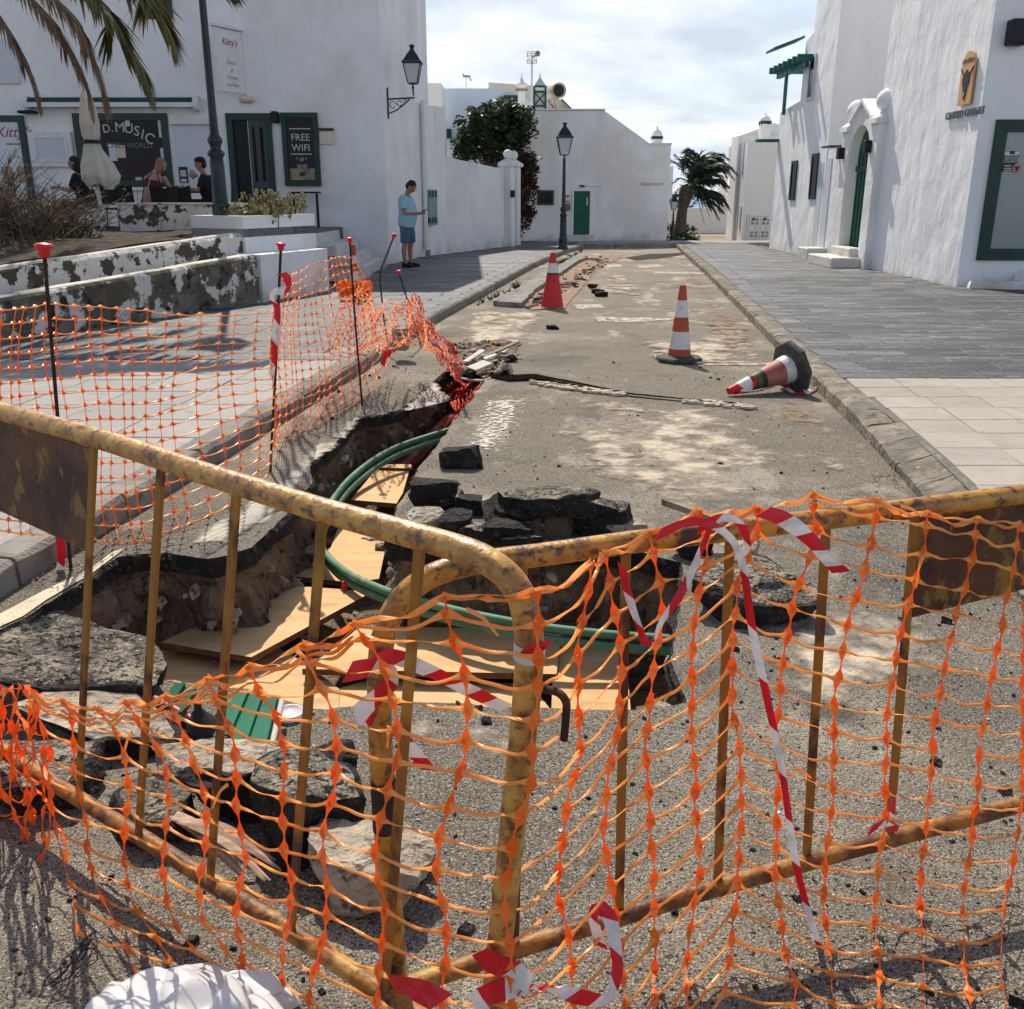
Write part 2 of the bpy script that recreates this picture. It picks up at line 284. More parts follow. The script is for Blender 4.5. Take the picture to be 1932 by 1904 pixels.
m_['reflect'] = pm('reflective_white_band', (.62, .61, .6), [((.42, .41, .4), 9, .5, .7, 6)], .4, spec=.6)
m_['hazy_red'] = pm('faded_pink_cone', (.38, .13, .11), [((.3, .08, .07), 6, .45, .6, 6)], .55)
m_['green_pipe'] = pm('green_conduit', (.11, .25, .145), [((.07, .17, .10), 5, .45, .62, 5), ((.26, .30, .22), 9, .58, .72, 8)], .6, spec=.3)
m_['red_pipe'] = pm('brick_red_pipe', (.22, .035, .03), [((.3, .12, .1), 8, .55, .65, 6)], .5)
m_['pink_pipe'] = pm('pink_plastic_pipe', (.5, .10, .13), rough=.4)
m_['blue_film'] = pm('blue_grey_film', (.03, .04, .075), [((.12, .11, .12), 7, .5, .65, 6)], .45)
m_['ply'] = pm('plywood_sheet', (.60, .35, .145), [((.36, .25, .15), 2.6, .52, .70, 11), ((.68, .43, .20), 1.4, .4, .65, 6, (1, 7, 1)), ((.46, .25, .10), 3, .6, .7, 6, (1, 9, 1)), ((.3, .17, .08), 9, .68, .74, 6)], .7, [(30, .002, 4, 'noise', (1, 8, 1))])
m_['ply_edge'] = pm('plywood_edge', (.13, .065, .035), [((.24, .13, .07), 20, .5, .6, 4, (1, 1, 9))], .9)
m_['green_sheet'] = pm('green_painted_sheet', (.015, .15, .085), [((.35, .38, .33), 16, .64, .68, 6), ((.01, .10, .06), 5, .45, .6, 4)], .7, spec=.15)
m_['green_paint'] = pm('bottle_green_paint', (.004, .033, .024), [((.006, .045, .032), 4, .45, .65, 4)], .45, spec=.4)
m_['green_door'] = pm('bright_green_door_paint', (.003, .105, .058), [((.004, .085, .048), 3, .45, .65, 4)], .5)
m_['green_metal'] = pm('dark_green_cast_iron', (.004, .017, .018), [((.008, .026, .026), 8, .5, .65, 5)], .45, spec=.5)
m_['teal_wood'] = pm('teal_painted_wood', (.01, .095, .085), rough=.6)
m_['glass'] = pm('dark_window_glass', (.006, .008, .011), rough=.12, spec=.16)
m_['frost'] = pm('frosted_lamp_glass', (.72, .74, .78), rough=.3, trans=.4)
m_['frost_win'] = pm('grey_coated_window_glass', (.24, .275, .28), [((.28, .31, .31), 1.1, .4, .65, 4)], .12, spec=.6)
m_['blackpaint'] = pm('black_fitting', (.008, .009, .012), rough=.5)
m_['offwhite'] = pm('offwhite_painted_metal', (.68, .69, .70), [((.6, .6, .6), 4, .5, .7, 5)], .5)
m_['panel'] = pm('grey_white_panel', (.56, .59, .64), rough=.6)
m_['sign_grey'] = pm('grey_white_board', (.62, .65, .68), rough=.5)
m_['chalk'] = pm('white_lettering', (.5, .51, .52), rough=.6)
m_['dim_letter'] = pm('grey_lettering', (.17, .185, .20), rough=.6)
m_['magenta'] = pm('magenta_lettering', (.33, .03, .14), rough=.5)
m_['tan'] = pm('tan_board', (.62, .36, .16), [((.58, .32, .14), 3, .45, .6, 4)], .5)
m_['charcoal'] = pm('charcoal_print', (.03, .03, .033), rough=.6)
m_['canvas'] = pm('cream_canvas', (.62, .58, .5), [((.5, .46, .4), 4, .5, .7, 5)], .9, trans=.15)
m_['wood_grey'] = pm('weathered_plank', (.30, .24, .17), [((.17, .13, .09), 4, .45, .6, 6, (1, 8, 1))], .9)
m_['trunk'] = pm('palm_trunk_fibre', (.10, .075, .055), [((.2, .15, .11), 8, .5, .65, 6, (1, 1, 4))], .95, [(14, .05, 5, 'noise', (1, 1, 3))])
m_['bark'] = pm('grey_bark', (.15, .12, .09), [((.08, .06, .05), 9, .5, .65, 6)], .95, [(20, .02, 5)])
m_['palm_leaf'] = pm('palm_leaflet', (.09, .095, .032), [((.19, .155, .055), 2, .45, .65, 4)], .5, trans=.22, vary=.2)
m_['palm_dry'] = pm('dry_palm_leaflet', (.17, .11, .07), [((.28, .19, .12), 3, .45, .65, 4)], .75, trans=.15)
m_['palm_far'] = pm('dark_palm_leaflet', (.024, .045, .024), [((.08, .095, .035), .6, .5, .7, 4)], .5, trans=.2)
m_['leaf'] = pm('dark_green_leaf', (.024, .042, .018), [((.05, .07, .028), .9, .45, .65, 4)], .5, trans=.25)
m_['leaf2'] = pm('light_green_leaf', (.07, .095, .035), rough=.5, trans=.3)
m_['boug'] = pm('bougainvillea_bract', (.11, .012, .03), [((.035, .014, .022), 2, .45, .6, 4)], .6, trans=.25)
m_['twig'] = pm('dry_twig', (.15, .115, .075), [((.06, .045, .03), 3, .45, .6, 4)], .9)
m_['succ'] = pm('pale_succulent_leaf', (.34, .29, .15), [((.18, .15, .06), 6, .5, .6, 3)], .6, trans=.1)
m_['dead_leaf'] = pm('dry_leaf_litter', (.30, .24, .16), [((.14, .09, .05), 30, .5, .6, 4)], .8, vary=.3)
m_['petal'] = pm('magenta_petal', (.45, .03, .3), rough=.6, trans=.3)
m_['bagm'] = pm('white_plastic_bag', (.82, .81, .82), rough=.28, trans=.35, spec=.5)
m_['skin'] = pm('tanned_skin', (.33, .165, .105), rough=.55)
m_['skin2'] = pm('fair_skin', (.42, .25, .2), rough=.55)
m_['shirt'] = pm('light_blue_cotton', (.29, .48, .56), [((.25, .43, .52), 9, .45, .6, 3)], .9)
m_['denim'] = pm('blue_denim', (.055, .105, .17), [((.08, .14, .21), 12, .45, .6, 3)], .9)
m_['hair'] = pm('black_hair', (.012, .01, .01), rough=.6)
m_['blond'] = pm('light_brown_hair', (.22, .13, .07), rough=.6)
m_['maroon'] = pm('maroon_cotton', (.10, .022, .042), rough=.9)
m_['darkcloth'] = pm('black_cotton', (.012, .012, .016), rough=.9)
m_['sea'] = pm('sea_water', (.05, .16, .28), rough=.35)
m_['farground'] = pm('dry_ground', (.2, .16, .12), [((.28, .23, .18), .5, .45, .6, 6)], 1)
m_['concrete'] = pm('pale_concrete_step', (.60, .585, .55), [((.45, .43, .4), 5, .5, .65, 7), ((.2, .18, .16), 9, .64, .7, 7)], .9, [(30, .01, 5)])
m_['navy'] = pm('navy_blue_paint', (.012, .022, .11), rough=.5)
m_['beige'] = pm('beige_tank_shell', (.5, .43, .34), rough=.5)
m_['terra'] = pm('terracotta_tile', (.4, .26, .2), rough=.9)
# ================================================================== GROUND, ROAD, TRENCH
KZ = .12                                     # pavement height
def poly(mb, pts, z=None, mi=0): mb.add([(p[0], p[1], p[2] if z is None else z) for p in pts], [list(range(len(pts)))], mi)
def dens(pts, step, closed=True, amp=0., seed=0, fs=3.):
    out = []; n = len(pts)
    for i in range(n if closed else n - 1):
        a = Vector(pts[i][:2]); b = Vector(pts[(i + 1) % n][:2]); k = max(1, int((b - a).length / step))
        for j in range(k): out.append(a.lerp(b, j / k))
    if not closed: out.append(Vector(pts[-1][:2]))
    if amp:
        res = []
        for p in out:
            d = Vector((nz((p.x, p.y, 0), fs, seed) + .5 * nz((p.x, p.y, 0), fs * 3, seed + 1) + .35 * nz((p.x, p.y, 0), fs * 8, seed + 2),
                        nz((p.x, p.y, 5), fs, seed + 3) + .5 * nz((p.x, p.y, 5), fs * 3, seed + 4) + .35 * nz((p.x, p.y, 5), fs * 8, seed + 5)))
            res.append(p + d * amp)
        out = res
    return out
KR = [(2.02, -3), (2.10, 1.5), (2.12, 4.2), (2.28, 5.2), (2.46, 6.6), (2.60, 8.0), (3.28, 13.8), (4.05, 20.5), (4.95, 29.0), (5.2, 31.4)]   # right kerb foot
KL = [(-2.75, -3), (-2.42, 1.5), (-2.12, 3.75), (-1.42, 9.0), (-1.03, 12.4), (.42, 22), (1.55, 28.2), (2.3, 31.0)]                        # left kerb foot
def kx(K, y):
    for (x0, y0), (x1, y1) in zip(K, K[1:]):
        if y0 <= y <= y1: return x0 + (x1 - x0) * (y - y0) / (y1 - y0)
    return K[0][0] if y < K[0][1] else K[-1][0]
rimD = [(1300, 1325), (1240, 1332), (1150, 1338), (1050, 1336), (950, 1332), (850, 1325), (760, 1322), (680, 1328), (600, 1335), (540, 1322), (450, 1300), (350, 1290),
        (250, 1275), (150, 1262), (60, 1245), (-20, 1230), (-40, 1205), (0, 1188), (44, 1168), (92, 1134), (126, 1113), (177, 1086), (218, 1054), (262, 1046), (320, 1045), (351, 1050), (390, 1056), (429, 1050), (477, 1032),
        (525, 992), (549, 963), (572, 930), (589, 906), (583, 873), (628, 841), (651, 809), (677, 786), (712, 781), (747, 777), (790, 746), (822, 718), (840, 702), (880, 694), (920, 706), (912, 722),
        (893, 750), (874, 773), (845, 812), (818, 848), (793, 880), (775, 915), (757, 945), (742, 985), (728, 1022), (800, 1030), (900, 1035), (1000, 1030), (1100, 1034), (1200, 1042), (1285, 1062), (1292, 1120), (1272, 1190), (1268, 1250), (1285, 1300)]
rim0 = [G(u, v) for u, v in rimD]
rim = dens(rim0, .035, True, .022, 4, 4)
def slab_lift(x, y):                        # gentle unevenness of the carriageway
    return .012 * nz((x, y, 0), .6, 2) + .004 * nz((x, y, 0), 2.5, 3)
# --- carriageway with the hole
kl = [(kx(KL, y), y) for y in [-3 + i * .5 for i in range(69)]]; kr = [(kx(KR, y), y) for y in [-3 + i * .5 for i in range(69)]]
outer = [Vector(p) for p in kl] + [Vector(p) for p in kr[::-1]]
pts = outer + rim; no = len(outer)
edges = [(i, (i + 1) % no) for i in range(no)] + [(no + i, no + (i + 1) % len(rim)) for i in range(len(rim))]
def inside(p, P):
    c = False; n = len(P); j = n - 1
    for i in range(n):
        if (P[i][1] > p[1]) != (P[j][1] > p[1]) and p[0] < (P[j][0] - P[i][0]) * (p[1] - P[i][1]) / (P[j][1] - P[i][1]) + P[i][0]: c = not c
        j = i
    return c
ins = []
y = -2.5
while y < 31:
    st = .18 if 1 < y < 9 else .6
    x = -2.9
    while x < 5.2:
        if kx(KL, y) + .08 < x < kx(KR, y) - .08 and not inside((x, y), rim): ins.append(Vector((x + rnd(-.03, .03), y + rnd(-.03, .03))))
        x += st
    y += st
vs, _, fs, _, _, _ = delaunay_2d_cdt([Vector((p[0], p[1])) for p in pts + ins], edges, [], 0, 1e-5)
mb = MB(); fz = []
for f in fs:
    c = sum((vs[i] for i in f), Vector((0, 0))) / len(f)
    if inside(c, outer) and not inside(c, rim):
        a, b_, c_ = vs[f[0]], vs[f[1]], vs[f[2]]
        if (b_ - a).cross(c_ - a) < 0: f = f[::-1]
        fz.append(f)
mb.add([(p.x, p.y, slab_lift(p.x, p.y) if kx(KL, p.y) + .05 < p.x < kx(KR, p.y) - .05 else 0) for p in vs], fz, sm=True)
mb.build('road', m_['asphalt'], kind='structure')
# --- trench walls (thick black asphalt edge, then soil) and floor
rc = sum(rim, Vector((0, 0))) / len(rim); n = len(rim)
area = sum(rim[i].x * rim[(i + 1) % n].y - rim[(i + 1) % n].x * rim[i].y for i in range(n))
def inward(i):
    t = (rim[(i + 1) % n] - rim[i - 1]).normalized(); q = Vector((-t.y, t.x)); return q if area > 0 else -q
lay = [(0, 0, 0), (.012, -.02, 0), (.004, -.05, 0), (.012, -.085, 0), (-.05, -.10, 1), (-.035, -.18, 1), (-.02, -.28, 1), (.0, -.40, 1), (.05, -.54, 1), (.12, -.60, 1)]
V = []
for k, (off, z, mi) in enumerate(lay):
    for i in range(n):
        q = inward(i); p = rim[i]; a = .0 if k == 0 else (.02 if mi == 0 else .075)
        d = off + a * (nz((p.x, p.y, z * 3), 5, 9) + .6 * nz((p.x, p.y, z * 3), 16, 10)) * 1.3
        V.append((p.x + q.x * d, p.y + q.y * d, z + (slab_lift(p.x, p.y) if k == 0 else .01 * nz((p.x, p.y, z), 9, 3))))
mb = MB(); b0 = len(mb.v); mb.v = [Vector(v) for v in V]
for k in range(len(lay) - 1):
    for i in range(n):
        j = (i + 1) % n; f = [k * n + i, k * n + j, (k + 1) * n + j, (k + 1) * n + i]
        mb.f.append(f); mb.m.append(lay[k + 1][2]); mb.s.append(False)
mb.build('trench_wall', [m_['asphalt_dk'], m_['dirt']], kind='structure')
mb = MB(); g = 60; x0, x1, y0, y1 = -2.9, 1.6, 2.4, 8.8; V = []
for j in range(g + 1):
    for i in range(g + 1):
        x = x0 + (x1 - x0) * i / g; y = y0 + (y1 - y0) * j / g
        V.append((x, y, -.55 + .05 * nz((x, y, 0), 2.2, 5) + .03 * nz((x, y, 0), 7, 6)))
mb.add(V, [(j * (g + 1) + i, j * (g + 1) + i + 1, (j + 1) * (g + 1) + i + 1, (j + 1) * (g + 1) + i) for j in range(g) for i in range(g)], sm=True)
mb.build('trench_floor', m_['dirt'], kind='structure')
# --- ground sheet to the horizon and the sea
mb = MB()
for a, b in (((-90, -40), (-3, 90)), ((5.4, -40), (90, 90)), ((-3, 33), (5.4, 90)), ((-3, -40), (5.4, -2.9))): poly(mb, [(a[0], a[1], -.03), (b[0], a[1], -.03), (b[0], b[1], -.03), (a[0], b[1], -.03)])
mb.add([(-3, -3, -.8), (5.4, -3, -.8), (5.4, 33.2, -.8), (-3, 33.2, -.8)], [(0, 1, 2, 3)])
poly(mb, [(-90, 90, -.03), (90, 90, -.03), (200, 150, -14), (-200, 150, -14)])
mb.build('ground', m_['farground'], kind='structure')
mb = MB(); poly(mb, [(-12000, 120, -13), (12000, 120, -13), (12000, 24000, -13), (-12000, 24000, -13)]); mb.build('sea', m_['sea'], kind='structure')

# --- pavements: a bedding sheet carrying separate tiles
def bedding(name, pl):
    mb = MB(); poly(mb, pl, KZ - .008); return mb.build(name, m_['bedding'], kind='structure')
LW = [(-16, 3.0), (-6.7, 7.2), (-5.4, 10.1), (-3.58, 14.2), (-3.0, 16.2), (-2.6, 18.6), (-2.75, 22.0), (-2.28, 24.6), (.06, 30.2), (.3, 33.3)]     # foot of the left walls
left_bed = bedding('left_pavement', [(-16, -3), (KL[0][0] - .2, -3)] + [(x - .2, y) for x, y in KL[1:]] + [(2.6, 33.4), (.3, 33.4)] + LW[::-1][1:])
right_bed = bedding('right_pavement', [(KR[0][0] + .2, -3), (12, -3), (12, 16.5), (7.5, 16.6), (7.5, 33.4), (5.4, 33.4)] + [(x + (.2 if y < 7 else .12), y) for x, y in KR[::-1]])
def tile_mesh(name, w, d, t, mat, shear=0):
    mb = MB(); e = .006
    lo = [(-w / 2 - shear * d / 2, -d / 2), (w / 2 - shear * d / 2, -d / 2), (w / 2 + shear * d / 2, d / 2), (-w / 2 + shear * d / 2, d / 2)]
    up = [(x * (1 - e / w * 2), y * (1 - e / d * 2)) for x, y in lo]
    mb.add([(x, y, -t) for x, y in lo] + [(x, y, -e * .6) for x, y in lo] + [(x, y, 0) for x, y in up],
           [(0, 1, 5, 4), (1, 2, 6, 5), (2, 3, 7, 6), (3, 0, 4, 7), (4, 5, 9, 8), (5, 6, 10, 9), (6, 7, 11, 10), (7, 4, 8, 11), (8, 9, 10, 11)])
    o = mb.build(name, mat, world=True); me = o.data; bpy.data.objects.remove(o); return me
def lay_tile(me, name, x, y, parent, rz=0, z=0.):
    o = bpy.data.objects.new(name, me); COL.objects.link(o); o.parent = parent; o.location = (x, y, KZ + z + rnd(-.002, .002)); o.rotation_euler = (rnd(-.003, .003), rnd(-.003, .003), rz); return o
SH = .13
me_lt = tile_mesh('paving_tile', .395, .385, .03, m_['tile_lt'], SH)
for r in range(15):                                   # pale tiles by the dropped kerb
    y = 2.75 + r * .39
    x = kx(KR, y) + (.245 if y < 7.3 else .21) + .2 + (.012 if y < 8.3 else 0)
    if y > 8.1: break
    c = 0
    while x + .2 < 2.2 + .62 * y and c < 9:
        lay_tile(me_lt, 'paving_tile', x, y, right_bed); x += .4; c += 1
me_dk = tile_mesh('basalt_tile', .595, .395, .03, m_['tile_dk'], SH)
cnt = 0; y = 8.225; r = 0
far_mb = MB()
while y < 32.5:
    x = kx(KR, y) + .21 + .3 + .3 * (r % 2); xe = min(7.35, .68 * y) if y > 16.6 else min(11.5, .62 * y + .3)
    first = True
    if r % 2:
        far_mb.box((kx(KR, y) + .21 + .145, y, KZ - .012), (.28, .39, .024))
    while x < xe:
        if cnt < 296 and y < 18.5: lay_tile(me_dk, 'basalt_tile', x, y, right_bed); cnt += 1
        else:
            z = KZ + rnd(-.003, .003); far_mb.box((x, y, z - .012), (.592, .392, .024))
        x += .6
    y += .4; r += 1
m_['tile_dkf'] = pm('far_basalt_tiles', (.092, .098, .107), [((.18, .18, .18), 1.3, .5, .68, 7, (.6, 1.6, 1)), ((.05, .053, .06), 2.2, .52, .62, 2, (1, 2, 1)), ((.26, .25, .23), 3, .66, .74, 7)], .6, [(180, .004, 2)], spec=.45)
far_mb.build('far_tiles', m_['tile_dkf'], parent=right_bed, kind='stuff')
me_md = tile_mesh('paving_slab', .59, .49, .03, m_['tile_mid'], .08)
def lwx(y):
    for (x0, y0), (x1, y1) in zip(LW, LW[1:]):
        if y0 <= y <= y1: return x0 + (x1 - x0) * (y - y0) / (y1 - y0)
    return LW[-1][0]
y = 2.2
while y < 9.2:
    x = kx(KL, y) - .48
    while x > max(lwx(y) - .1, -.62 * y - .5): lay_tile(me_md, 'paving_slab', x, y, left_bed); x -= .6
    y += .5
me_dl = tile_mesh('basalt_tile_left', .595, .395, .03, m_['tile_dk'], .12)
far2 = MB(); cnt = 0; r = 0; y = 9.18
while y < 32.6:
    x = kx(KL, y) - .48 - .3 * (r % 2); lim = lwx(y) + .15
    if r % 2: far2.box((kx(KL, y) - .2 - .13, y, KZ - .012), (.25, .39, .024))
    while x > lim:
        if cnt < 215 and y < 20: lay_tile(me_dl, 'basalt_tile', x, y, left_bed); cnt += 1
        else: far2.box((x, y, KZ - .012 + rnd(-.003, .003)), (.592, .392, .024))
        x -= .6
    y += .4; r += 1
far2.build('far_tiles', m_['tile_dkf'], parent=left_bed, kind='stuff')
# --- kerbs: one stone at a time
kr_root = thing('right_kerb', None, None, (0, 0, 0)); kr_root['kind'] = 'structure'
def stone(name, quad_lo, h0, h1, mat, parent, seed):     # quad_lo: foot polygon [road a, road b, pavement b, pavement a]
    mb = MB(); a, b, c, d = [Vector((p[0], p[1], 0)) for p in quad_lo]; K = 5; J = 3; V = []
    for i in range(K + 1):
        t = i / K
        if i == 0: t = .012
        if i == K: t = .988
        f0 = a.lerp(b, t); f1 = d.lerp(c, t); h = h0 + (h1 - h0) * t
        V.append(f0 + Vector((0, 0, -.08)))
        q = Vector((0, 0, 1))
        V.append(f0 + q * h * .78 + Vector((.015 * nz(f0, 6, seed), .015 * nz(f0, 6, seed + 1), .012 * nz(f0, 5, seed + 2))))
        e = f0.lerp(f1, .14); V.append(e + q * (h - .004 + .012 * nz(e, 7, seed + 3)))
        e = f0.lerp(f1, .6); V.append(e + q * (max(h, .03) * .3 + .7 * (h if h > .1 else (h + KZ) / 2) + .008 * nz(e, 7, seed + 4)))
        V.append(f1 + q * (KZ - .002 if h < .1 else h - .003)); V.append(f1 + Vector((0, 0, -.08)))
    fs = []
    for i in range(K):
        for j in range(5): fs.append((i * 6 + j, i * 6 + j + 1, (i + 1) * 6 + j + 1, (i + 1) * 6 + j))
    fs += [list(range(6))[::-1], [K * 6 + j for j in range(6)]]
    mb.add(V, fs); return mb.build(name, mat, parent=parent)
y = 2.2; i = 0
while y < 31.2:
    L = .42 if y < 6.4 else (.95 if y < 12 else 1.1)
    w0 = .235 if y < 7.2 else .19; w1 = .235 if y + L < 7.2 else .19
    h0 = .035 + .085 * min(1, max(0, (y - 4.6) / 2.4)); h1 = .035 + .085 * min(1, max(0, (y + L - 4.6) / 2.4))
    stone('kerb_stone', [(kx(KR, y), y), (kx(KR, y + L), y + L), (kx(KR, y + L) + w1, y + L), (kx(KR, y) + w0, y)], h0, h1, m_['kerb'], kr_root, i); y += L; i += 1
# the narrow strip between the low kerb stones and the pavers
kl_root = thing('left_kerb', None, None, (0, 0, 0)); kl_root['kind'] = 'structure'
y = 2.0; i = 50
while y < 30.6:
    L = .9
    stone('kerb_stone', [(kx(KL, y), y), (kx(KL, y + L), y + L), (kx(KL, y + L) - .17, y + L), (kx(KL, y) - .17, y)], KZ + .01, KZ + .01, m_['kerb2'], kl_root, i); y += L; i += 1
# cross-street kerb running across the end of the road
A, B = Vector((2.3, 30.95, 0)), Vector((9.0, 32.2, 0))
cross = MB(); poly(cross, [(2.3, 31.0), (9, 32.4), (9, 33.5), (.3, 33.4)], KZ - .002); cross.build('cross_pavement', m_['tile_mid'], kind='structure')
for k in range(7):
    p = A.lerp(B, k / 7); q = A.lerp(B, (k + 1) / 7)
    stone('kerb_stone', [(p.x, p.y), (q.x, q.y), (q.x - .03, q.y + .2), (p.x - .03, p.y + .2)], KZ + .008, KZ + .008, m_['kerb2'], kl_root, 90 + k)

# --- surface marks: thin sheets a few millimetres up, following the road
def sheet(name, D, mat, lift=.006, step=.13, amp=.05, zf=None, seed=0, world=None, fade_w=.28):
    P = dens(world or [G(u, v) for u, v in D], step, True, amp, seed, 2)
    n = len(P); inn = []
    xs = [p.x for p in P]; ys = [p.y for p in P]; x = min(xs)
    while x < max(xs):
        y = min(ys)
        while y < max(ys):
            if inside((x, y), P) and min((Vector((x, y)) - p).length for p in P) > .06: inn.append(Vector((x, y)))
            y += step
        x += step
    vs, _, fs, _, _, _ = delaunay_2d_cdt(P + inn, [(i, (i + 1) % n) for i in range(n)], [], 1, 1e-5)
    mb = MB(); ff = []
    for f in fs:
        a, b, c = vs[f[0]], vs[f[1]], vs[f[2]]; ff.append(f[::-1] if (b - a).cross(c - a) < 0 else f)
    mb.add([(p.x, p.y, slab_lift(p.x, p.y) + lift + (zf(p, i >= n) if zf else 0)) for i, p in enumerate(vs)], ff, sm=True)
    o = mb.build(name, mat, kind='structure'); at = o.data.attributes.new('fade', 'FLOAT', 'POINT')
    L_ = [0.] * len(o.data.vertices)
    for i, v in enumerate(o.data.vertices):
        p = Vector(v.co[:2]); L_[i] = min(1, min((p - q).length for q in P) / fade_w) if i >= n else 0.
    if not fade_w < 50: L_ = [1.] * len(L_)
    at.data.foreach_set('value', L_); return o
sheet('road_marking', [(890, 752), (1022, 750), (985, 830), (948, 905), (905, 905), (915, 862), (838, 852)], m_['paint'], .007, seed=1)
sheet('road_marking', [(1090, 785), (1265, 795), (1290, 915), (1080, 915), (1010, 870)], m_['paint2'], .007, seed=2, fade_w=.5)
sheet('road_marking', [(1400, 770), (1560, 780), (1640, 905), (1470, 905)], m_['paint2'], .007, seed=3, fade_w=.5)
sheet('road_marking', [(1072, 574), (1150, 574), (1148, 583), (1085, 585)], m_['paint2'], .008, .1, .02, seed=4, fade_w=.06)
sheet('road_marking', [(1110, 597), (1290, 601), (1290, 606), (1170, 611), (1120, 607)], m_['paint2'], .008, .1, .02, seed=5, fade_w=.06)
sheet('road_marking', [(1225, 512), (1340, 514), (1345, 519), (1228, 517)], m_['paint2'], .008, .12, .02, seed=6, fade_w=.08)
sheet('road_marking', [(1320, 685), (1480, 684), (1485, 690), (1320, 692)], m_['paint'], .008, .1, .01, seed=7, fade_w=.05)
sheet('pale_dust', [(870, 585), (1040, 590), (1030, 640), (960, 660), (850, 650), (845, 620)], m_['dust'], .009, .15, .05, seed=8, fade_w=.3)
sheet('pale_dust', [(1340, 600), (1400, 600), (1480, 690), (1400, 680), (1300, 640)], m_['dust'], .006, .16, .05, seed=9)
sheet('pale_dust', [(1060, 740), (1400, 760), (1620, 860), (1500, 1000), (1150, 960), (1040, 830)], m_['dust'], .004, .16, .1, seed=10, fade_w=.7)
sheet('kerb_paint', [(-90, 1205), (0, 1160), (80, 1118), (172, 1074), (214, 1044), (236, 1038), (176, 1082), (90, 1132), (44, 1164), (0, 1184), (-60, 1215)], m_['ypaint'], .006, .1, .006, seed=11)
m_['gutter'] = pm('cream_worn_strip', (.45, .41, .33), [((.2, .18, .15), 9, .5, .62, 8), ((.5, .46, .38), 3, .4, .6, 6)], .9, [(80, .01, 4)], alpha=(5, .26, .40, 10))
sheet('gutter_strip', [(590, 880), (700, 790), (860, 760), (820, 712), (760, 770), (660, 790), (590, 840), (500, 920), (380, 1000), (340, 1030), (430, 1034), (530, 980)], m_['gutter'], .005, .1, .02, seed=12, fade_w=.1)
# reddish sub-base exposed beside the far left kerb, with the lifted asphalt strip
sheet('exposed_subbase', [(985, 575), (1000, 545), (1060, 515), (1090, 492), (1150, 482), (1175, 486), (1130, 505), (1110, 530), (1085, 560), (1065, 583), (1000, 586)], m_['dirt2'], .012, .2, .05, lambda p, i: (.03 * nz((p.x, p.y, 0), 4, 7)) if i else 0, seed=13)
sheet('rubble_bed', [(842, 700), (850, 672), (880, 652), (950, 640), (985, 650), (960, 680), (930, 706), (912, 716), (880, 694)], m_['dirt'], .012, .12, .04, lambda p, i: .02 + .04 * nz((p.x, p.y, 0), 6, 7) if i else 0, seed=14)

sheet('gutter_dirt', None, m_['brown_dust'], .008, .16, 0, world=dens([(kx(KR, y) - .02, y) for y in (3, 4, 5, 6, 7, 8, 10, 13, 16, 20, 25, 29)] + [(kx(KR, y) - .5 - .2 * math.sin(y * 2), y) for y in (28, 24, 20, 16, 13, 10.5, 9, 8, 7, 6, 5, 3.5)], .2, True, .04, 5, 2), fade_w=.35)
sheet('road_marking', [(1130, 500), (1175, 499), (1180, 505), (1135, 507)], m_['paint2'], .008, .1, .02, seed=31, fade_w=.08)
sheet('road_marking', [(1195, 500), (1250, 500), (1262, 505), (1200, 508)], m_['paint2'], .008, .1, .02, seed=32, fade_w=.08)
sheet('road_marking', [(1270, 480), (1320, 480), (1322, 483), (1272, 483)], m_['paint2'], .008, .15, .02, seed=33, fade_w=.08)
sheet('pale_dust', [(1300, 520), (1335, 518), (1380, 590), (1350, 600)], m_['dust'], .007, .15, .05, seed=34, fade_w=.3)
for k, (D, mt, fw) in enumerate((([(985, 800), (1260, 780), (1290, 930), (1060, 930)], 'dust', .4), ([(1050, 870), (1350, 850), (1500, 1000), (1250, 1010)], 'dust', .5), ([(1480, 840), (1640, 850), (1720, 960), (1560, 980)], 'dust', .4),
    ([(1060, 745), (1250, 765), (1240, 790), (1090, 775)], 'dust', .2), ([(1330, 1180), (1700, 1100), (1900, 1300), (1600, 1400), (1380, 1330)], 'dust', .35), ([(640, 1360), (900, 1350), (1250, 1400), (1150, 1520), (780, 1480)], 'dust', .3),
    ([(1560, 830), (1640, 860), (1700, 930), (1640, 930)], 'brown_dust', .25), ([(1280, 600), (1420, 590), (1470, 660), (1330, 670)], 'brown_dust', .4), ([(1180, 640), (1400, 640), (1450, 700), (1200, 690)], 'dust', .4), ([(1120, 520), (1200, 520), (1230, 560), (1140, 570)], 'dust', .4), ([(720, 1350), (1330, 1345), (1300, 1370), (800, 1385)], 'brown_dust', .05))):
    sheet('dust_drift', D, m_[mt], .0095 + .0011 * k, .14, .1, seed=50 + k, fade_w=fw)
# ================================================================== BUILDINGS
def rect_front(mb, u0, v0, u1, v1, y, depth, mi=0, back=0):     # box on a wall facing the street end (plane y), standing proud by depth
    a = Y(u0, v0, y); b = Y(u1, v1, y)
    mb.ab((min(a.x, b.x), y - depth, min(a.z, b.z)), (max(a.x, b.x), y + back, max(a.z, b.z)), mi); return mb
def frame_front(mb, x0, z0, x1, z1, y, w, depth, mi=0, wb=None):
    wb = w if wb is None else wb
    mb.ab((x0, y - depth, z0), (x0 + w, y, z1), mi); mb.ab((x1 - w, y - depth, z0), (x1, y, z1), mi)
    mb.ab((x0 + w, y - depth + .002, z1 - w), (x1 - w, y, z1), mi)
    if wb: mb.ab((x0 + w, y - depth + .002, z0), (x1 - w, y, z0 + wb), mi)
def fr(u0, v0, u1, v1, y):
    a = Y((u0 + u1) / 2, v0, y); b = Y((u0 + u1) / 2, v1, y); p = Y(u0, (v0 + v1) / 2, y); q = Y(u1, (v0 + v1) / 2, y)
    return p.x, b.z, q.x, a.z
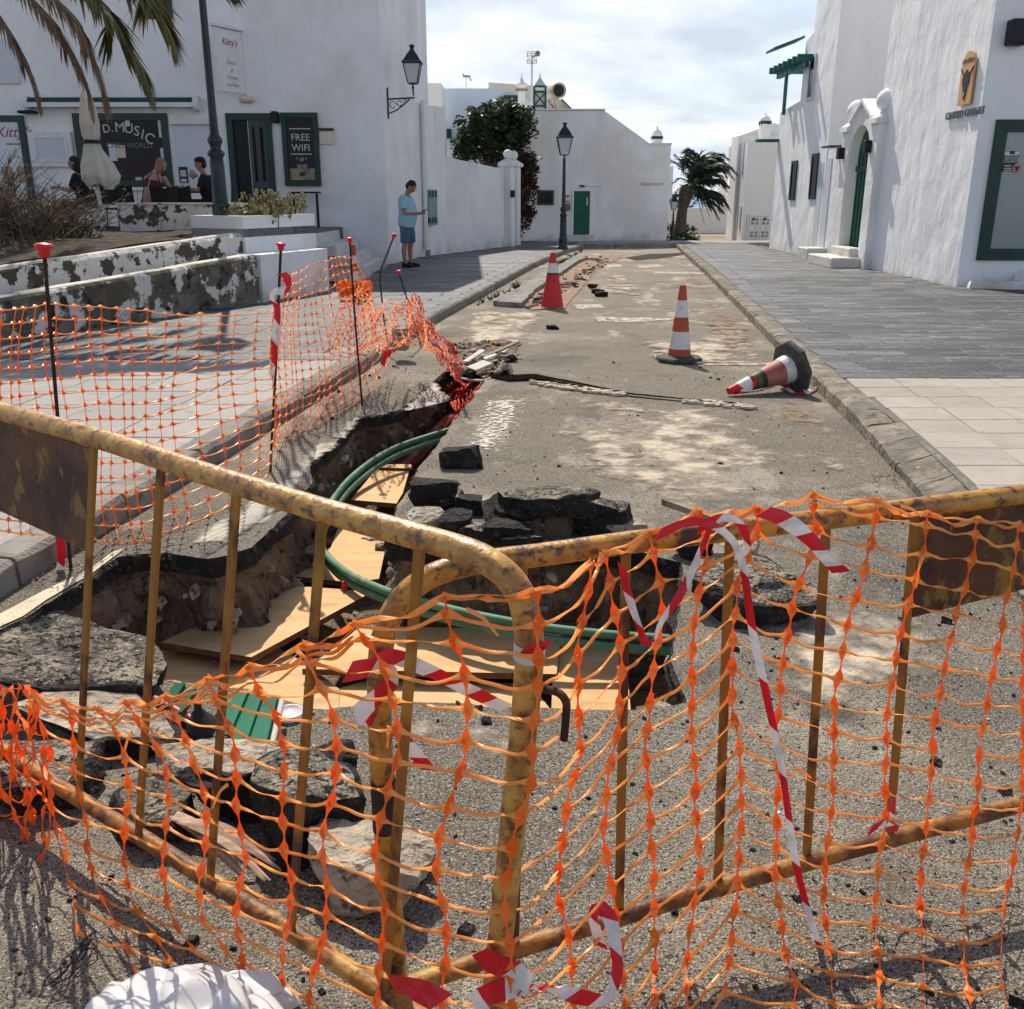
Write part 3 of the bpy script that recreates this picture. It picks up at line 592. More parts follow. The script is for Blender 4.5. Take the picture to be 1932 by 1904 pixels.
def up(pl, z0, z1): return [(p[0], p[1], z0) for p in pl], (0, 0, z1 - z0)
# ---------------------------------------------------- the cafe bar on the left
YF = 22.0
bar = thing('bar_building', 'tall white two storey bar with green framed windows and folded awning on the left', 'building', (-8, 22, 0))
mb = MB(); mb.prism(*up([(-20, YF), (-2.75, YF), (-2.28, 24.6), (-2.6, 32), (-20, 32)], -.1, 8.15)); mb.build('wall', m_['stucco'], bar)
mb = MB(); mb.prism(*up([(-2.285, 24.603), (-1.71, 25.9), (-6, 30), (-8, 24.7)], -.1, 3.68)); mb.build('side_wing', m_['stucco'], bar)
x0, z0, x1, z1 = fr(265, -70, 322, 36, YF)
mb = MB(); frame_front(mb, x0, z0, x1, z1, YF, .09, .05); mb.ab(((x0 + x1) / 2 - .03, YF - .045, z0 + .09), ((x0 + x1) / 2 + .03, YF, z1 - .09)); fw = mb.build('window_frame', m_['green_paint'], bar)
mb = MB(); mb.ab((x0 + .09, YF - .015, z0 + .09), (x1 - .09, YF - .001, z1 - .09)); mb.build('pane', m_['glass'], fw)
# shop window
x0, z0, x1, z1 = fr(146, 214, 322, 353, YF)
mb = MB(); frame_front(mb, x0, z0, x1, z1, YF, .14, .06); wf = mb.build('shop_window_frame', m_['green_paint'], bar)
mb = MB(); mb.ab((x0 + .14, YF - .02, z0 + .14), (x1 - .14, YF - .001, z1 - .14)); mb.build('pane', m_['glass'], wf)
mb = MB(); mb.ab((x0 - .04, YF - .09, z0 - .07), (x1 + .04, YF, z0 - .003)); mb.build('window_sill', m_['stucco'], bar)
F3 = (R(90), 0, 0)
zc = (z0 + z1) / 2
for t_, xx, zz, s_, tilt in (('D.', 203, 243, .28, 6), ('M', 226, 241, .34, 0), ('U', 243, 243, .34, -4), ('S', 258, 248, .34, -12), ('I', 269, 254, .34, -18), ('C', 282, 262, .36, -24)):
    p = Y(xx, zz, YF - .03); text('lettering', t_, s_ * .85, p, (R(90), R(-tilt), 0), m_['chalk'], wf)
p = Y(244, 275, YF - .03); text('lettering', 'CHILL WORLD', .15, p, F3, m_['dim_letter'], wf)
p = Y(262, 318, YF - .03); text('lettering', "Kitty's", .25, p, F3, m_['maroon'], wf, shear=.4)
for (u, v, w, h, mt) in ((213, 288, .16, .34, 'panel'), (228, 286, .2, .26, 'cream'), (310, 295, .14, .34, 'panel'), (304, 240, .12, .42, 'panel'), (240, 228, .1, .22, 'panel'), (205, 340, .16, .14, 'canvas'), (262, 340, .14, .12, 'canvas')):
    p = Y(u, v, YF - .022); MB().ab((p.x - w / 2, YF - .026, p.z - h / 2), (p.x + w / 2, YF - .0205, p.z + h / 2)).build('glass_sticker', m_[mt], wf)
# awning cassette
x0, z0, x1, z1 = fr(58, 186, 380, 204, YF)
aw = thing('folded_awning', 'folded awning with long green roll and white cassette above the shop window', 'awning', ((x0 + x1) / 2, YF, z0))
MB().tube([(x0 + .05, YF - .16, z1 - .09), (x1 - .12, YF - .16, z1 - .09)], .10, 12).build('fabric_roll', m_['green_paint'], aw)
mb = MB(); mb.ab((x0, YF - .3, z0 - .0), (x1, YF - .02, z0 + .09)); mb.build('front_bar', m_['offwhite'], aw)
MB().tube([(x1 - .1, YF - .16, z1 - .12), (x1 + .02, YF - .16, z1 - .12)], .16, 14).build('end_cap', m_['offwhite'], aw)
MB().tube([(x0 - .02, YF - .16, z1 - .12), (x0 + .05, YF - .16, z1 - .12)], .16, 14).build('end_cap', m_['offwhite'], aw)
# roller panel
x0, z0, x1, z1 = fr(331, 216, 417, 354, YF)
mb = MB(); mb.ab((x0, YF - .012, z0), (x1 - .08, YF, z1 - .2)); mb.build('shutter', m_['panel'], bar)
mb = MB(); mb.ab((x0 - .04, YF - .1, z1 - .2), (x1 - .04, YF, z1 - .02)); mb.build('shutter_box', m_['offwhite'], bar)
mb = MB(); mb.ab((x1 - .08, YF - .03, z0), (x1 - .03, YF, z1 - .2)); mb.build('shutter_rail', m_['offwhite'], bar)
x0, z0, x1, z1 = fr(339, 315, 355, 345, YF)
nb = MB().ab((x0, YF - .03, z0), (x1, YF - .013, z1)).build('notice_board', m_['charcoal'], None, 'small black notice with white lines on the roller shutter', 'notice')
for k, h in enumerate((.30, .09, .09)): 
    zz = (z1 - .1, z0 + .16, z0 + .05)[k]; MB().ab((x0 + .03, YF - .034, zz - .03), (x1 - .03, YF - .0305, zz + .03)).build('printed_block', m_['chalk'], nb)
# door
x0, z0, x1, z1 = fr(434, 214, 518, 400, YF); z0 = .98
mb = MB(); frame_front(mb, x0, z0, x1, z1, YF, .13, .07, wb=0); df = mb.build('door_frame', m_['green_paint'], bar)
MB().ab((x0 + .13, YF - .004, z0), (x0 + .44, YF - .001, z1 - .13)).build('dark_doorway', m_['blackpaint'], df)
mb = MB(); a, b = x0 + .47, x1 - .13
for p, q in ((a, a + .07), ((a + b) / 2 - .05, (a + b) / 2 + .05), (b - .06, b)): mb.ab((p, YF - .05, z0), (q, YF - .01, z1 - .13))
for zz in (z0, z0 + .75, z1 - .28): mb.ab((a + .07, YF - .046, zz), (b - .06, YF - .012, zz + .14))
mb.build('door_leaf', pm('dark_grey_door', (.05, .062, .065), rough=.5), df)
MB().ab((a + .02, YF - .022, z0 + .05), (b - .02, YF - .018, z1 - .2)).build('door_glass', m_['glass'], df)
x0, z0, x1, z1 = fr(512, 210, 524, 232, YF - .2)
MB().bbox(((x0 + x1) / 2, YF - .14, (z0 + z1) / 2), (x1 - x0, .26, z1 - z0), .02).build('door_box_lamp', m_['blackpaint'], None, 'small black box lamp at the top right corner of the bar door', 'lamp')  # small box lamp beside the door head
# free wifi board
x0, z0, x1, z1 = fr(535, 213, 603, 351, YF)
wb_ = thing('display_case', 'green framed display board reading FREE WIFI beside the bar door', 'sign', ((x0 + x1) / 2, YF, z0))
mb = MB(); frame_front(mb, x0, z0, x1, z1, YF, .10, .09); mb.build('case_frame', m_['green_paint'], wb_)
MB().ab((x0 + .1, YF - .05, z0 + .1), (x1 - .1, YF - .001, z1 - .1)).build('case_board', m_['glass'], wb_)
MB().ab((x0 + .12, YF - .06, z0 + .12), (x1 - .12, YF - .0505, z0 + .36)).build('lower_plate', m_['wood_grey'], wb_)
MB().ab(((x0 + x1) / 2 - .06, YF - .065, z0 + .2), ((x0 + x1) / 2 + .06, YF - .0605, z0 + .29)).build('small_label', m_['charcoal'], wb_)
xm = (x0 + x1) / 2
text('lettering', 'FREE', .2, (xm, YF - .055, z1 - .5), F3, m_['chalk'], wb_); text('lettering', 'WIFI', .2, (xm, YF - .055, z1 - .71), F3, m_['chalk'], wb_)
for zz in (z1 - .33, z1 - .84): MB().ab((xm - .23, YF - .056, zz), (xm + .23, YF - .0505, zz + .018)).build('rule_line', m_['chalk'], wb_)
text('lettering', '* all *', .1, (xm, YF - .055, z1 - .94), F3, m_['chalk'], wb_)
mb = MB(); mb.ab((xm - .11, YF - .056, z1 - 1.14), (xm - .01, YF - .0505, z1 - 1.04)); mb.ab((xm + .01, YF - .056, z1 - 1.14), (xm + .11, YF - .0505, z1 - 1.04)); mb.build('white_box', m_['dim_letter'], wb_)
x0, z0, x1, z1 = fr(603, 242, 630, 272, YF)
s2 = thing('wall_sign', 'small beige wall plate with a green top strip right of the display board', 'sign', ((x0 + x1) / 2, YF, z0))
MB().ab((x0, YF - .05, z0), (x1, YF, z1 - .06)).build('plate', m_['cream'], s2); MB().ab((x0, YF - .07, z1 - .058), (x1, YF, z1)).build('top_strip', m_['green_paint'], s2)
text('lettering', 'B8', .22, ((x0 + x1) / 2, YF - .055, (z0 + z1) / 2 - .02), F3, m_['sign_grey'], s2)
# projecting hanging sign with its lamp
p = Y(441, 130, YF - .62)
hs = thing('hanging_sign', 'narrow white projecting sign with red script above the bar door', 'sign', (p.x, YF, p.z))
ang = R(64); c = Vector((-5.85, YF - .35, 4.22)); dx = Vector((math.cos(ang), math.sin(ang), 0))
mb = MB(); mb.box(c, (.78, .06, 1.18), rz=ang); mb.build('board', m_['offwhite'], hs)
mb = MB(); mb.box(c + Vector((0, 0, .64)), (.95, .14, .05), rz=ang); mb.build('cap_strip', m_['offwhite'], hs)
MB().box(c - dx * .40, (.03, .09, 1.2), rz=ang).build('edge_bar', m_['offwhite'], hs); MB().box(c + dx * .40, (.03, .09, 1.2), rz=ang).build('edge_bar', m_['offwhite'], hs)
mb = MB(); mb.tube([c + dx * .3 + Vector((0, 0, .45)), c + dx * .7 + Vector((0, 0, .45))], .018, 6); mb.tube([c + dx * .3 - Vector((0, 0, .45)), c + dx * .7 - Vector((0, 0, .45))], .018, 6); mb.build('bracket', m_['blackpaint'], hs)
nrm = Vector((math.sin(ang), -math.cos(ang), 0))
m_['sign_grey2'] = pm('faded_grey_lettering', (.36, .38, .41), rough=.6)
for body, s_, dz, mt in (("Kitty's", .18, .36, 'magenta'), ('Food', .12, -.02, 'sign_grey2'), ('&', .12, -.17, 'sign_grey2'), ('Drinks', .11, -.31, 'sign_grey2'), ('Live Music', .09, -.45, 'sign_grey2')):
    text('lettering', body, s_, c + nrm * .035 + Vector((0, 0, dz)), (R(90), 0, ang), m_[mt], hs, shear=.25)
bl = thing('bulkhead_lamp', 'oval cream bulkhead lamp under the projecting sign', 'lamp', Y(465, 187, YF))
MB().ball(Y(465, 187, YF - .08), (.17, .09, .08), 14).build('lens', m_['cream'], bl)
MB().ab(Y(465, 187, YF) - Vector((.15, .03, .06)), Y(465, 187, YF) + Vector((.15, -.001, .06))).build('back_plate', m_['offwhite'], bl)
# poster door, menu box, grey plate on the far left
x0, z0, x1, z1 = fr(-42, 218, 56, 372, YF); z0 = 1.0
mb = MB(); frame_front(mb, x0, z0, x1, z1, YF, .13, .06, wb=0); pf = mb.build('left_door_frame', m_['green_paint'], bar)
MB().ab((x0 + .13, YF - .03, z0), (x1 - .13, YF - .001, z1 - .13)).build('poster_panel', m_['sign_grey'], pf)
text('lettering', "Kitty's", .30, Y(24, 250, YF - .035), F3, m_['magenta'], pf, shear=.4)
for u, v, w, h, mt in ((28, 290, .12, .14, 'cream'), (15, 330, .22, .34, 'terra'), (44, 330, .2, .34, 'terra'), (26, 272, .3, .03, 'dim_letter')):
    p = Y(u, v, YF); MB().ab((p.x - w / 2, YF - .036, p.z - h / 2), (p.x + w / 2, YF - .0305, p.z + h / 2)).build('printed_block', m_[mt], pf)
x0, z0, x1, z1 = fr(60, 249, 140, 315, YF)
mbx = thing('menu_box', 'white wall mounted menu box left of the shop window', 'menu box', ((x0 + x1) / 2, YF, z0))
MB().ab((x0, YF - .1, z0), (x1, YF, z1)).build('case', m_['offwhite'], mbx)
mb = MB(); frame_front(mb, x0 + .1, z0 + .1, x1 - .1, z1 - .08, YF - .1, .05, .02); mb.build('lid_frame', m_['offwhite'], mbx)
MB().ab((x0 + .16, YF - .106, z0 + .16), (x1 - .16, YF - .1005, z1 - .14)).build('lid_panel', m_['panel'], mbx)
x0, z0, x1, z1 = fr(-40, 74, 34, 158, YF)
MB().ab((x0, YF - .06, z0), (x1, YF, z1)).build('wall_plate', m_['panel'], None, 'plain pale grey plate high on the bar wall behind the palm fronds', 'panel')
x0, z0, x1, z1 = fr(45, 209, 73, 217, YF)
MB().bbox(((x0 + x1) / 2, YF - .16, (z0 + z1) / 2), (x1 - x0, .32, .06), .02).build('outdoor_heater', m_['blackpaint'], None, 'small dark outdoor heater below the left end of the awning', 'heater')
x0, z0, x1, z1 = fr(112, 275 - 3, 124, 279, YF)
# --- side wall fittings
SA, SB = (-2.75, YF), (-2.28, 24.6); WA, WB = (-2.28, 24.6), (.06, 30.2)
wd = Vector((WB[0] - WA[0], WB[1] - WA[1], 0)).normalized(); wn = Vector((wd.y, -wd.x, 0)); wa = math.atan2(wd.y, wd.x)
pipe = thing('drainpipe', 'white drainpipe running down the side wall behind the standing man', 'pipe', (-2.2, 24.75, .1))
b = Vector((WA[0], WA[1], 0)) + wd * .18 + wn * .07
MB().tube([b + Vector((0, 0, .5)), b + Vector((0, 0, 3.75))], .055, 10).build('downpipe', m_['offwhite'], pipe)
MB().tube([b + Vector((0, 0, .32)) + wn * .02, b + Vector((0, 0, .5))], .075, 10).build('pipe_shoe', m_['offwhite'], pipe)
mb = MB()
for zz in (.8, 2.1, 3.3): mb.lathe(b + Vector((0, 0, zz)), [(.066, -.02), (.066, .02)], 10)
mb.build('pipe_clip', m_['offwhite'], pipe)
cab = thing('meter_cabinet', 'pale green meter cabinet with dark vents on the side wall right of the man', 'cabinet', VP(810, 420, WA, WB))
def wallbox(mb, u0, v0, u1, v1, d, mi=0, A=WA, B=WB, n=None, back=.0):
    n = n or wn; p = VP(u0, v0, A, B); q = VP(u1, v1, A, B); d2 = Vector((q.x - p.x, q.y - p.y, 0))
    mb.prism([(p.x, p.y, q.z), (p.x, p.y, p.z), (q.x, q.y, p.z), (q.x, q.y, q.z)], n * d, mi); return mb
m_['palegreen'] = pm('pale_green_enamel', (.2, .34, .3), [((.12, .24, .2), 5, .5, .65, 5)], .5)
wallbox(MB(), 800, 358, 818, 424, .12).build('cabinet_body', m_['palegreen'], cab)
mb = MB()
for v0, v1 in ((360, 372), (411, 421)):
    for k in range(3):
        wallbox(mb, 801 + k * 5.8, v0, 804.8 + k * 5.8, v1, .13)
mb.build('vent_grille', m_['green_paint'], cab)
wallbox(MB(), 803, 472, 811, 487, .02).build('access_hatch', m_['wood_grey'], None, 'small rusty hatch low on the side wall near the drainpipe', 'hatch')
wallbox(MB(), 820, 462, 824, 469, .008).build('wall_outlet', m_['palegreen'], bar) if 0 else None
# wall lantern on the corner
lp = Vector((-2.66, 22.35, 0)); lan = thing('wall_lantern', 'dark green four sided lantern on a scroll bracket at the bar corner', 'wall lamp', (-2.66, 22.3, 3.2))
def lantern(parent, base, s=1., name_pre=''):       # base: bottom of lantern body
    B_ = Vector(base); r0, r1, h = .12 * s, .21 * s, .44 * s; M4 = Matrix.Rotation(R(45), 3, 'Z'); q = math.sqrt(2)
    mb = MB()
    mb.lathe(B_, [(.05 * s, -.12 * s), (.02 * s, -.04 * s), (r0 * q * .95, -.02 * s), (r0 * q, 0)], 4, sm=False, a0=R(45))
    for i in range(4):
        a = R(45 + 90 * i); c_, s_ = math.cos(a) * q, math.sin(a) * q
        mb.tube([B_ + Vector((r0 * c_, r0 * s_, 0)), B_ + Vector((r1 * c_, r1 * s_, h))], .014 * s, 4)
    mb.lathe(B_ + Vector((0, 0, h)), [(r1 * q, 0), (r1 * q * 1.18, .015 * s), (r1 * q * 1.18, .035 * s), (r1 * q * .98, .07 * s), (r1 * q * .62, .2 * s), (.07 * s, .31 * s), (.06 * s, .36 * s), (.09 * s, .39 * s), (.08 * s, .42 * s), (.015 * s, .45 * s)], 4, sm=False, a0=R(45))
    mb.build('lantern_frame', m_['green_metal'], parent)
    mb = MB()
    for i in range(4):
        a0, a1 = R(45 + 90 * i), R(135 + 90 * i); k = .96
        P = [B_ + Vector((r0 * q * k * math.cos(a0), r0 * q * k * math.sin(a0), .01 * s)), B_ + Vector((r0 * q * k * math.cos(a1), r0 * q * k * math.sin(a1), .01 * s)),
             B_ + Vector((r1 * q * k * math.cos(a1), r1 * q * k * math.sin(a1), h - .01)), B_ + Vector((r1 * q * k * math.cos(a0), r1 * q * k * math.sin(a0), h - .01))]
        mb.add(P, [(0, 1, 2, 3)])
    mb.build('lantern_glass', m_['frost'], parent)
lc = Y(779, 157, 22.3); lb = Vector((-2.72, 22.3, 0))
lantern(lan, lc, .86)
zb = lc.z - .32; x_end = lc.x
mb = MB(); xw = -2.70
mb.box((xw + .02, 22.3, zb - .08), (.03, .07, .62)); mb.tube([(xw, 22.3, zb), (x_end + .02, 22.3, zb + .03), (x_end, 22.3, zb + .12), (x_end, 22.3, lc.z - .08)], .02, 6)
mb.tube([(xw, 22.3, zb - .3), (xw + .2, 22.3, zb - .22), (xw + .42, 22.3, zb - .06), (x_end - .08, 22.3, zb)], .016, 6)
for cx, cz, rr in ((xw + .12, zb - .11, .07), (xw + .27, zb - .08, .055), (xw + .4, zb - .04, .035)):
    mb.tube([(cx + rr * math.cos(a / 9 * 5.6), 22.3, cz + rr * math.sin(a / 9 * 5.6)) for a in range(10)], .009, 5)
mb.build('scroll_bracket', m_['green_metal'], lan)
# garden wall and gate piers
gw = thing('garden_wall', 'long low white garden wall sloping down toward the gate pier', 'wall', (-.8, 28, 0))
a = Vector((-1.715, 25.905, 0)); b = Vector((-.24, 29.5, 0)); t = -wn * .22
mb = MB(); mb.add([a, b, b + t, a + t] + [a + Vector((0, 0, 2.52)), b + Vector((0, 0, 2.30)), b + t + Vector((0, 0, 2.30)), a + t + Vector((0, 0, 2.52))],
    [(3, 2, 1, 0), (4, 5, 6, 7), (0, 1, 5, 4), (1, 2, 6, 5), (2, 3, 7, 6), (3, 0, 4, 7)]); mb.build('wall_panel', m_['stucco'], gw)
for k, (p, lab) in enumerate((((-.12, 29.78), 'nearer white gate pier topped by a ball at the end of the garden wall'), ((.04, 30.5), 'farther white gate pier topped by a ball beside the bougainvillea'))):
    gp = thing('gate_pier', lab, 'gate pier', (*p, 0), 'gate piers with ball finials')
    MB().box((p[0], p[1], 1.2), (.34, .34, 2.4), rz=wa).build('shaft', m_['stucco'], gp)
    mb = MB(); mb.box((p[0], p[1], 2.44), (.46, .46, .1), rz=wa); mb.lathe((p[0], p[1], 2.49), [(.3, 0), (.08, .12)], 4, sm=False, a0=wa + R(45)); mb.build('cap', m_['stucco'], gp)
    MB().ball((p[0], p[1], 2.72), .14, 14).build('ball', m_['stucco'], gp)
MB().box((-.03, 30.14, 1.05), (.45, .06, 2.0), rz=wa).build('garden_gate', m_['green_door'], None, 'narrow green garden gate between the two white piers', 'gate')
mb_ = MB().box((.02, 29.56, 1.62), (.14, .1, .2), rz=0); mb_.build('mail_box', m_['blackpaint'], None, 'small black letter box on the nearer gate pier', 'letter box')
# ---------------------------------------------------- pale blue house and white block behind the garden
bh = thing('blue_house', 'pale blue flat roofed house rising behind the tree', 'house', (-1, 40, 0))
zt = Y(860, 167, 40).z; xa = Y(826, 200, 40).x; xb = Y(960, 200, 40).x; xc = Y(1006, 205, 40).x
mb = MB(); mb.prism([(xa, 40, 0), (xb, 40, 0), (xc + .9, 40, 0), (xc + .9, 40, Y(1010, 215, 40).z), (xb - .2, 40, zt), (xa, 40, zt)], (0, 5, 0)); mb.build('wall', m_['bluewall'], bh)
mb = MB(); mb.prism([(xb - .9, 45.2, zt - 1.6), (xb + 2.2, 45.2, zt - 1.6), (xb + 2.2, 45.2, zt + .55), (xb - .9, 45.2, zt + .75)], (0, 2, 0)); mb.build('rear_gable', m_['cream'], bh)
p = Y(960, 187, 39.9); MB().ab((p.x - .2, 39.7, p.z - .1), (p.x + .35, 40, p.z + .12)).build('small_shutter', m_['green_paint'], bh)
p = Y(846, 252, 39.9); MB().ab((p.x - .3, 39.75, p.z - .18), (p.x + .12, 40, p.z + .16)).build('small_shutter', m_['green_paint'], bh)
p0 = Y(780, 157, 37); p1 = Y(832, 157, 37)
MB().ab((p0.x - 3, 37, 0), (p1.x, 39.5, p0.z)).build('white_block_house', m_['stucco_far'], None, 'plain white block behind the low wing of the bar', 'house')
an = thing('roof_aerial', 'small television aerial on the blue house roof', 'aerial', Y(879.5, 167, 41))
q = Y(879.5, 146, 41); MB().tube([Y(879.5, 170, 41), q], .02, 5).build('mast', m_['panel'], an)
mb = MB(); mb.tube([q + Vector((-.12, 0, .04)), q + Vector((.16, 0, .03))], .045, 5); mb.tube([q + Vector((-.1, 0, .1)), q + Vector((-.14, 0, .12))], .03, 4); mb.tube([q + Vector((.14, 0, 0)), q + Vector((.2, 0, -.14))], .02, 4); mb.build('dipole', m_['wood_grey'], an)
# ---------------------------------------------------- gable house at the end of the street
YG = 33.5
gh = thing('gable_house', 'long white house across the street end with sloping gable and one green door', 'house', (3, YG, 0))
P = [Y(940, 300, YG), Y(1000, 208.5, YG), Y(1141, 209.5, YG), Y(1226, 271, YG), Y(1262, 273, YG)]
xl = P[0].x; xr = Y(1262, 360, YG).x
mb = MB(); mb.prism([(xl, YG, -.1), (xr, YG, -.1), (xr, YG, P[4].z), (Y(1226, 271, YG).x, YG, P[3].z), (P[2].x, YG, P[2].z), (xl, YG, P[1].z)], (0, 7, 0)); mb.build('wall', m_['stucco'], gh)
mb = MB(); mb.ab((xl, YG - .05, P[1].z + .002), (P[2].x + .02, YG + .3, P[1].z + .05)); mb.ab((Y(1226, 271, YG).x, YG - .04, P[4].z + .002), (xr + .03, YG + .4, P[4].z + .05)); mb.build('coping', m_['stucco_far'], gh)
x0, z0, x1, z1 = fr(1082, 360.5, 1112.5, 443, YG)
dr = MB().ab((x0, YG - .03, z0), (x1, YG - .001, z1)).build('door', m_['green_door'], gh)
mb = MB(); frame_front(mb, x0 - .06, z0, x1 + .06, z1 + .06, YG, .06, .05, wb=0); mb.build('door_frame', m_['stucco_far'], dr)
MB().ab((x1 - .12, YG - .08, z0 + .95), (x1 - .07, YG - .03, z0 + 1.2)).build('handle', m_['chalk'], dr)
MB().ab((x0 - .2, YG - .45, -.05), (x1 + .12, YG - .001, z0 - .0)).build('doorstep', m_['concrete'], gh)
x0, z0, x1, z1 = fr(1013, 359, 1045, 387, YG)
mb = MB(); frame_front(mb, x0, z0, x1, z1, YG, .07, .05); gf = mb.build('window_frame', m_['green_paint'], gh)
MB().ab((x0 + .07, YG - .02, z0 + .07), (x1 - .07, YG - .001, z1 - .07)).build('pane', m_['glass'], gf)
x0, z0, x1, z1 = fr(1094, 349.5, 1102.5, 353, YG); MB().ab((x0, YG - .1, z0), (x1, YG, z1)).build('door_light', m_['blackpaint'], gh)
MB().tube([(x1, YG - .012, (z0 + z1) / 2), (x1 + .62, YG - .012, (z0 + z1) / 2)], .012, 5).build('surface_cable', m_['panel'], gh)
x0, z0, x1, z1 = fr(1067, 368, 1074.5, 383, YG)
ns = MB().ab((x0, YG - .04, z0), (x1, YG, z1)).build('street_notice', m_['sign_grey'], None, 'small white notice with red bands behind the far lamp post', 'sign')
MB().ab((x0 + .005, YG - .045, z1 - .07), (x1 - .005, YG - .0405, z1 - .005)).build('red_band', m_['cap_red'], ns); MB().ab((x0 + .005, YG - .045, z0 + .02), (x1 - .005, YG - .0405, z0 + .07)).build('red_band', m_['cap_red'], ns)
x0, z0, x1, z1 = fr(1066, 384.5, 1075.5, 397.5, YG); MB().ab((x0, YG - .1, z0), (x1, YG, z1)).build('letter_box', m_['wood_grey'], None, 'grey letter box left of the green door', 'letter box')
text('lettering', 'CALLE MAYO', .13, Y(1230, 348, YG - .01), F3, m_['wood_grey'], gh)
def dome_chimney(u, v_top, v_dome, v_cap, v_base, w, y, lab, zbase=None):
    p = Y(u, v_base, y); px = (Y(u + 10, v_base, y).x - p.x) / 10; wv = w * px; z = lambda v: Y(u, v, y).z
    t = thing('chimney', lab, 'chimney', p); zb = (zbase if zbase is not None else p.z); y2 = y + wv / 2
    MB().ab((p.x - wv / 2, y, zb - .3), (p.x + wv / 2, y + wv, z(v_cap))).build('shaft', m_['stucco_far'], t)
    mb = MB()
    for sx in (-1, 1):
        for sy in (0, 1): mb.ab((p.x + sx * wv * .47 - .025, y - .01 + sy * wv * .96, z(v_cap)), (p.x + sx * wv * .47 + .025, y + .04 + sy * wv * .96, z(v_dome)))
    mb.ab((p.x - wv / 2 - .02, y - .02, z(v_dome) - .09), (p.x + wv / 2 + .02, y + wv + .02, z(v_dome) - .002)); mb.build('lantern_posts', m_['green_metal'], t)
    h = z(v_top) - z(v_dome)
    MB().lathe((p.x, y2, z(v_dome)), [(wv * .56, 0), (wv * .56, h * .12), (wv * .5, h * .35), (wv * .36, h * .56), (wv * .14, h * .68), (.03, h * .74), (.018, h)], 12).build('dome', m_['stucco_far'], t)
    return t
dome_chimney(1240, 237, 257, 262, 272, 18.5, YG + .6, 'white dome chimney on the right end of the gable house roof')
# green framed lantern chimney
def lchim(u, y):
    p = Y(u, 212, y); z = lambda v: Y(u, v, y).z; k = (Y(u + 10, 180, y).x - Y(u, 180, y).x) / 10; w = 21.5 * k
    t = thing('lantern_chimney', 'square chimney with green edge bars and pointed cap on the gable house', 'chimney', p)
    MB().ab((p.x - w / 2 + .03, y + .03, p.z - .4), (p.x + w / 2 - .03, y + w - .03, z(172))).build('shaft', m_['stucco_far'], t)
    mb = MB()
    for sx in (-1, 1):
        for sy in (0, 1): mb.box((p.x + sx * w / 2, y + sy * w, (p.z - .3 + z(163)) / 2), (.06, .06, z(163) - p.z + .3))
    for vv in (163, 173, 200): mb.ab((p.x - w / 2 + .03, y - .03, z(vv) - .03), (p.x + w / 2 - .03, y + .02, z(vv) + .03))
    for a, b in (((-1, 175), (1, 198)), ((1, 175), (-1, 198))): mb.tube([(p.x + a[0] * w * .45, y - .01, z(a[1])), (p.x + b[0] * w * .45, y - .01, z(b[1]))], .02, 4)
    mb.build('green_bars', m_['teal_wood'], t)
    MB().lathe((p.x, y + w / 2, z(162)), [(w * .74, -.04), (w * .74, 0), (.04, z(146) - z(162)), (.015, z(137) - z(162))], 4, sm=False, a0=R(45)).build('pointed_cap', m_['panel'], t)
lchim(1018.5, YG + .5)
# round white chimney pot behind
p = Y(984, 200, 36); z = lambda v: Y(984, v, 36).z; kk = (Y(994, 180, 36).x - Y(984, 180, 36).x) / 10
t = thing('round_chimney', 'round shouldered white chimney behind the tree top', 'chimney', p)
MB().ab((p.x - 6.7 * kk, 36, 3), (p.x + 6.7 * kk, 36 + 13 * kk, z(164))).build('shaft', m_['stucco_far'], t)
MB().lathe((p.x, 36 + 6.5 * kk, z(164)), [(6.6 * kk, 0), (10.5 * kk, .04), (10.8 * kk, z(159) - z(164)), (8 * kk, z(155.5) - z(164)), (5 * kk, z(154) - z(164)), (4 * kk, z(150) - z(164)), (1.6 * kk, z(146.5) - z(164)), (.02, z(144) - z(164)), (.012, z(137) - z(164))], 14).build('cap', m_['stucco_far'], t)
MB().ab((p.x - .2, 35.985, z(172)), (p.x + .22, 35.999, z(167))).build('vent_slot', m_['wood_grey'], t)
# antenna
q = Y(1003, 208, 36.5); tp = Y(1003, 99, 36.5)
t = thing('tall_aerial', 'tall mast with grid television aerial above the roofs', 'aerial', q)
MB().tube([(q.x, 36.5, q.z - .5), (q.x, 36.5, Y(1003, 116, 36.5).z)], .035, 6).build('mast', m_['panel'], t)
mb = MB(); kk = (Y(1013, 120, 36.5).x - Y(1003, 120, 36.5).x) / 10
for dz0, dz1 in ((98, 108), (112, 120)):
    za, zb_ = Y(1003, dz0, 36.5).z, Y(1003, dz1, 36.5).z
    for i in range(4):
        zz = za + (zb_ - za) * i / 3; mb.tube([(q.x - 9 * kk, 36.45, zz), (q.x + 9 * kk, 36.45, zz)], .01, 4)
    for sx in (-9, 0, 9): mb.tube([(q.x + sx * kk, 36.45, za), (q.x + sx * kk, 36.45, zb_)], .01, 4)
mb.tube([(q.x, 36.4, Y(1003, 110, 36.5).z), (q.x + 12 * kk, 35.9, Y(1003, 104, 36.5).z)], .03, 5); mb.ball((q.x + 10 * kk, 36, Y(1003, 105, 36.5).z), .1, 6)
mb.build('reflector_grid', m_['wood_grey'], t)
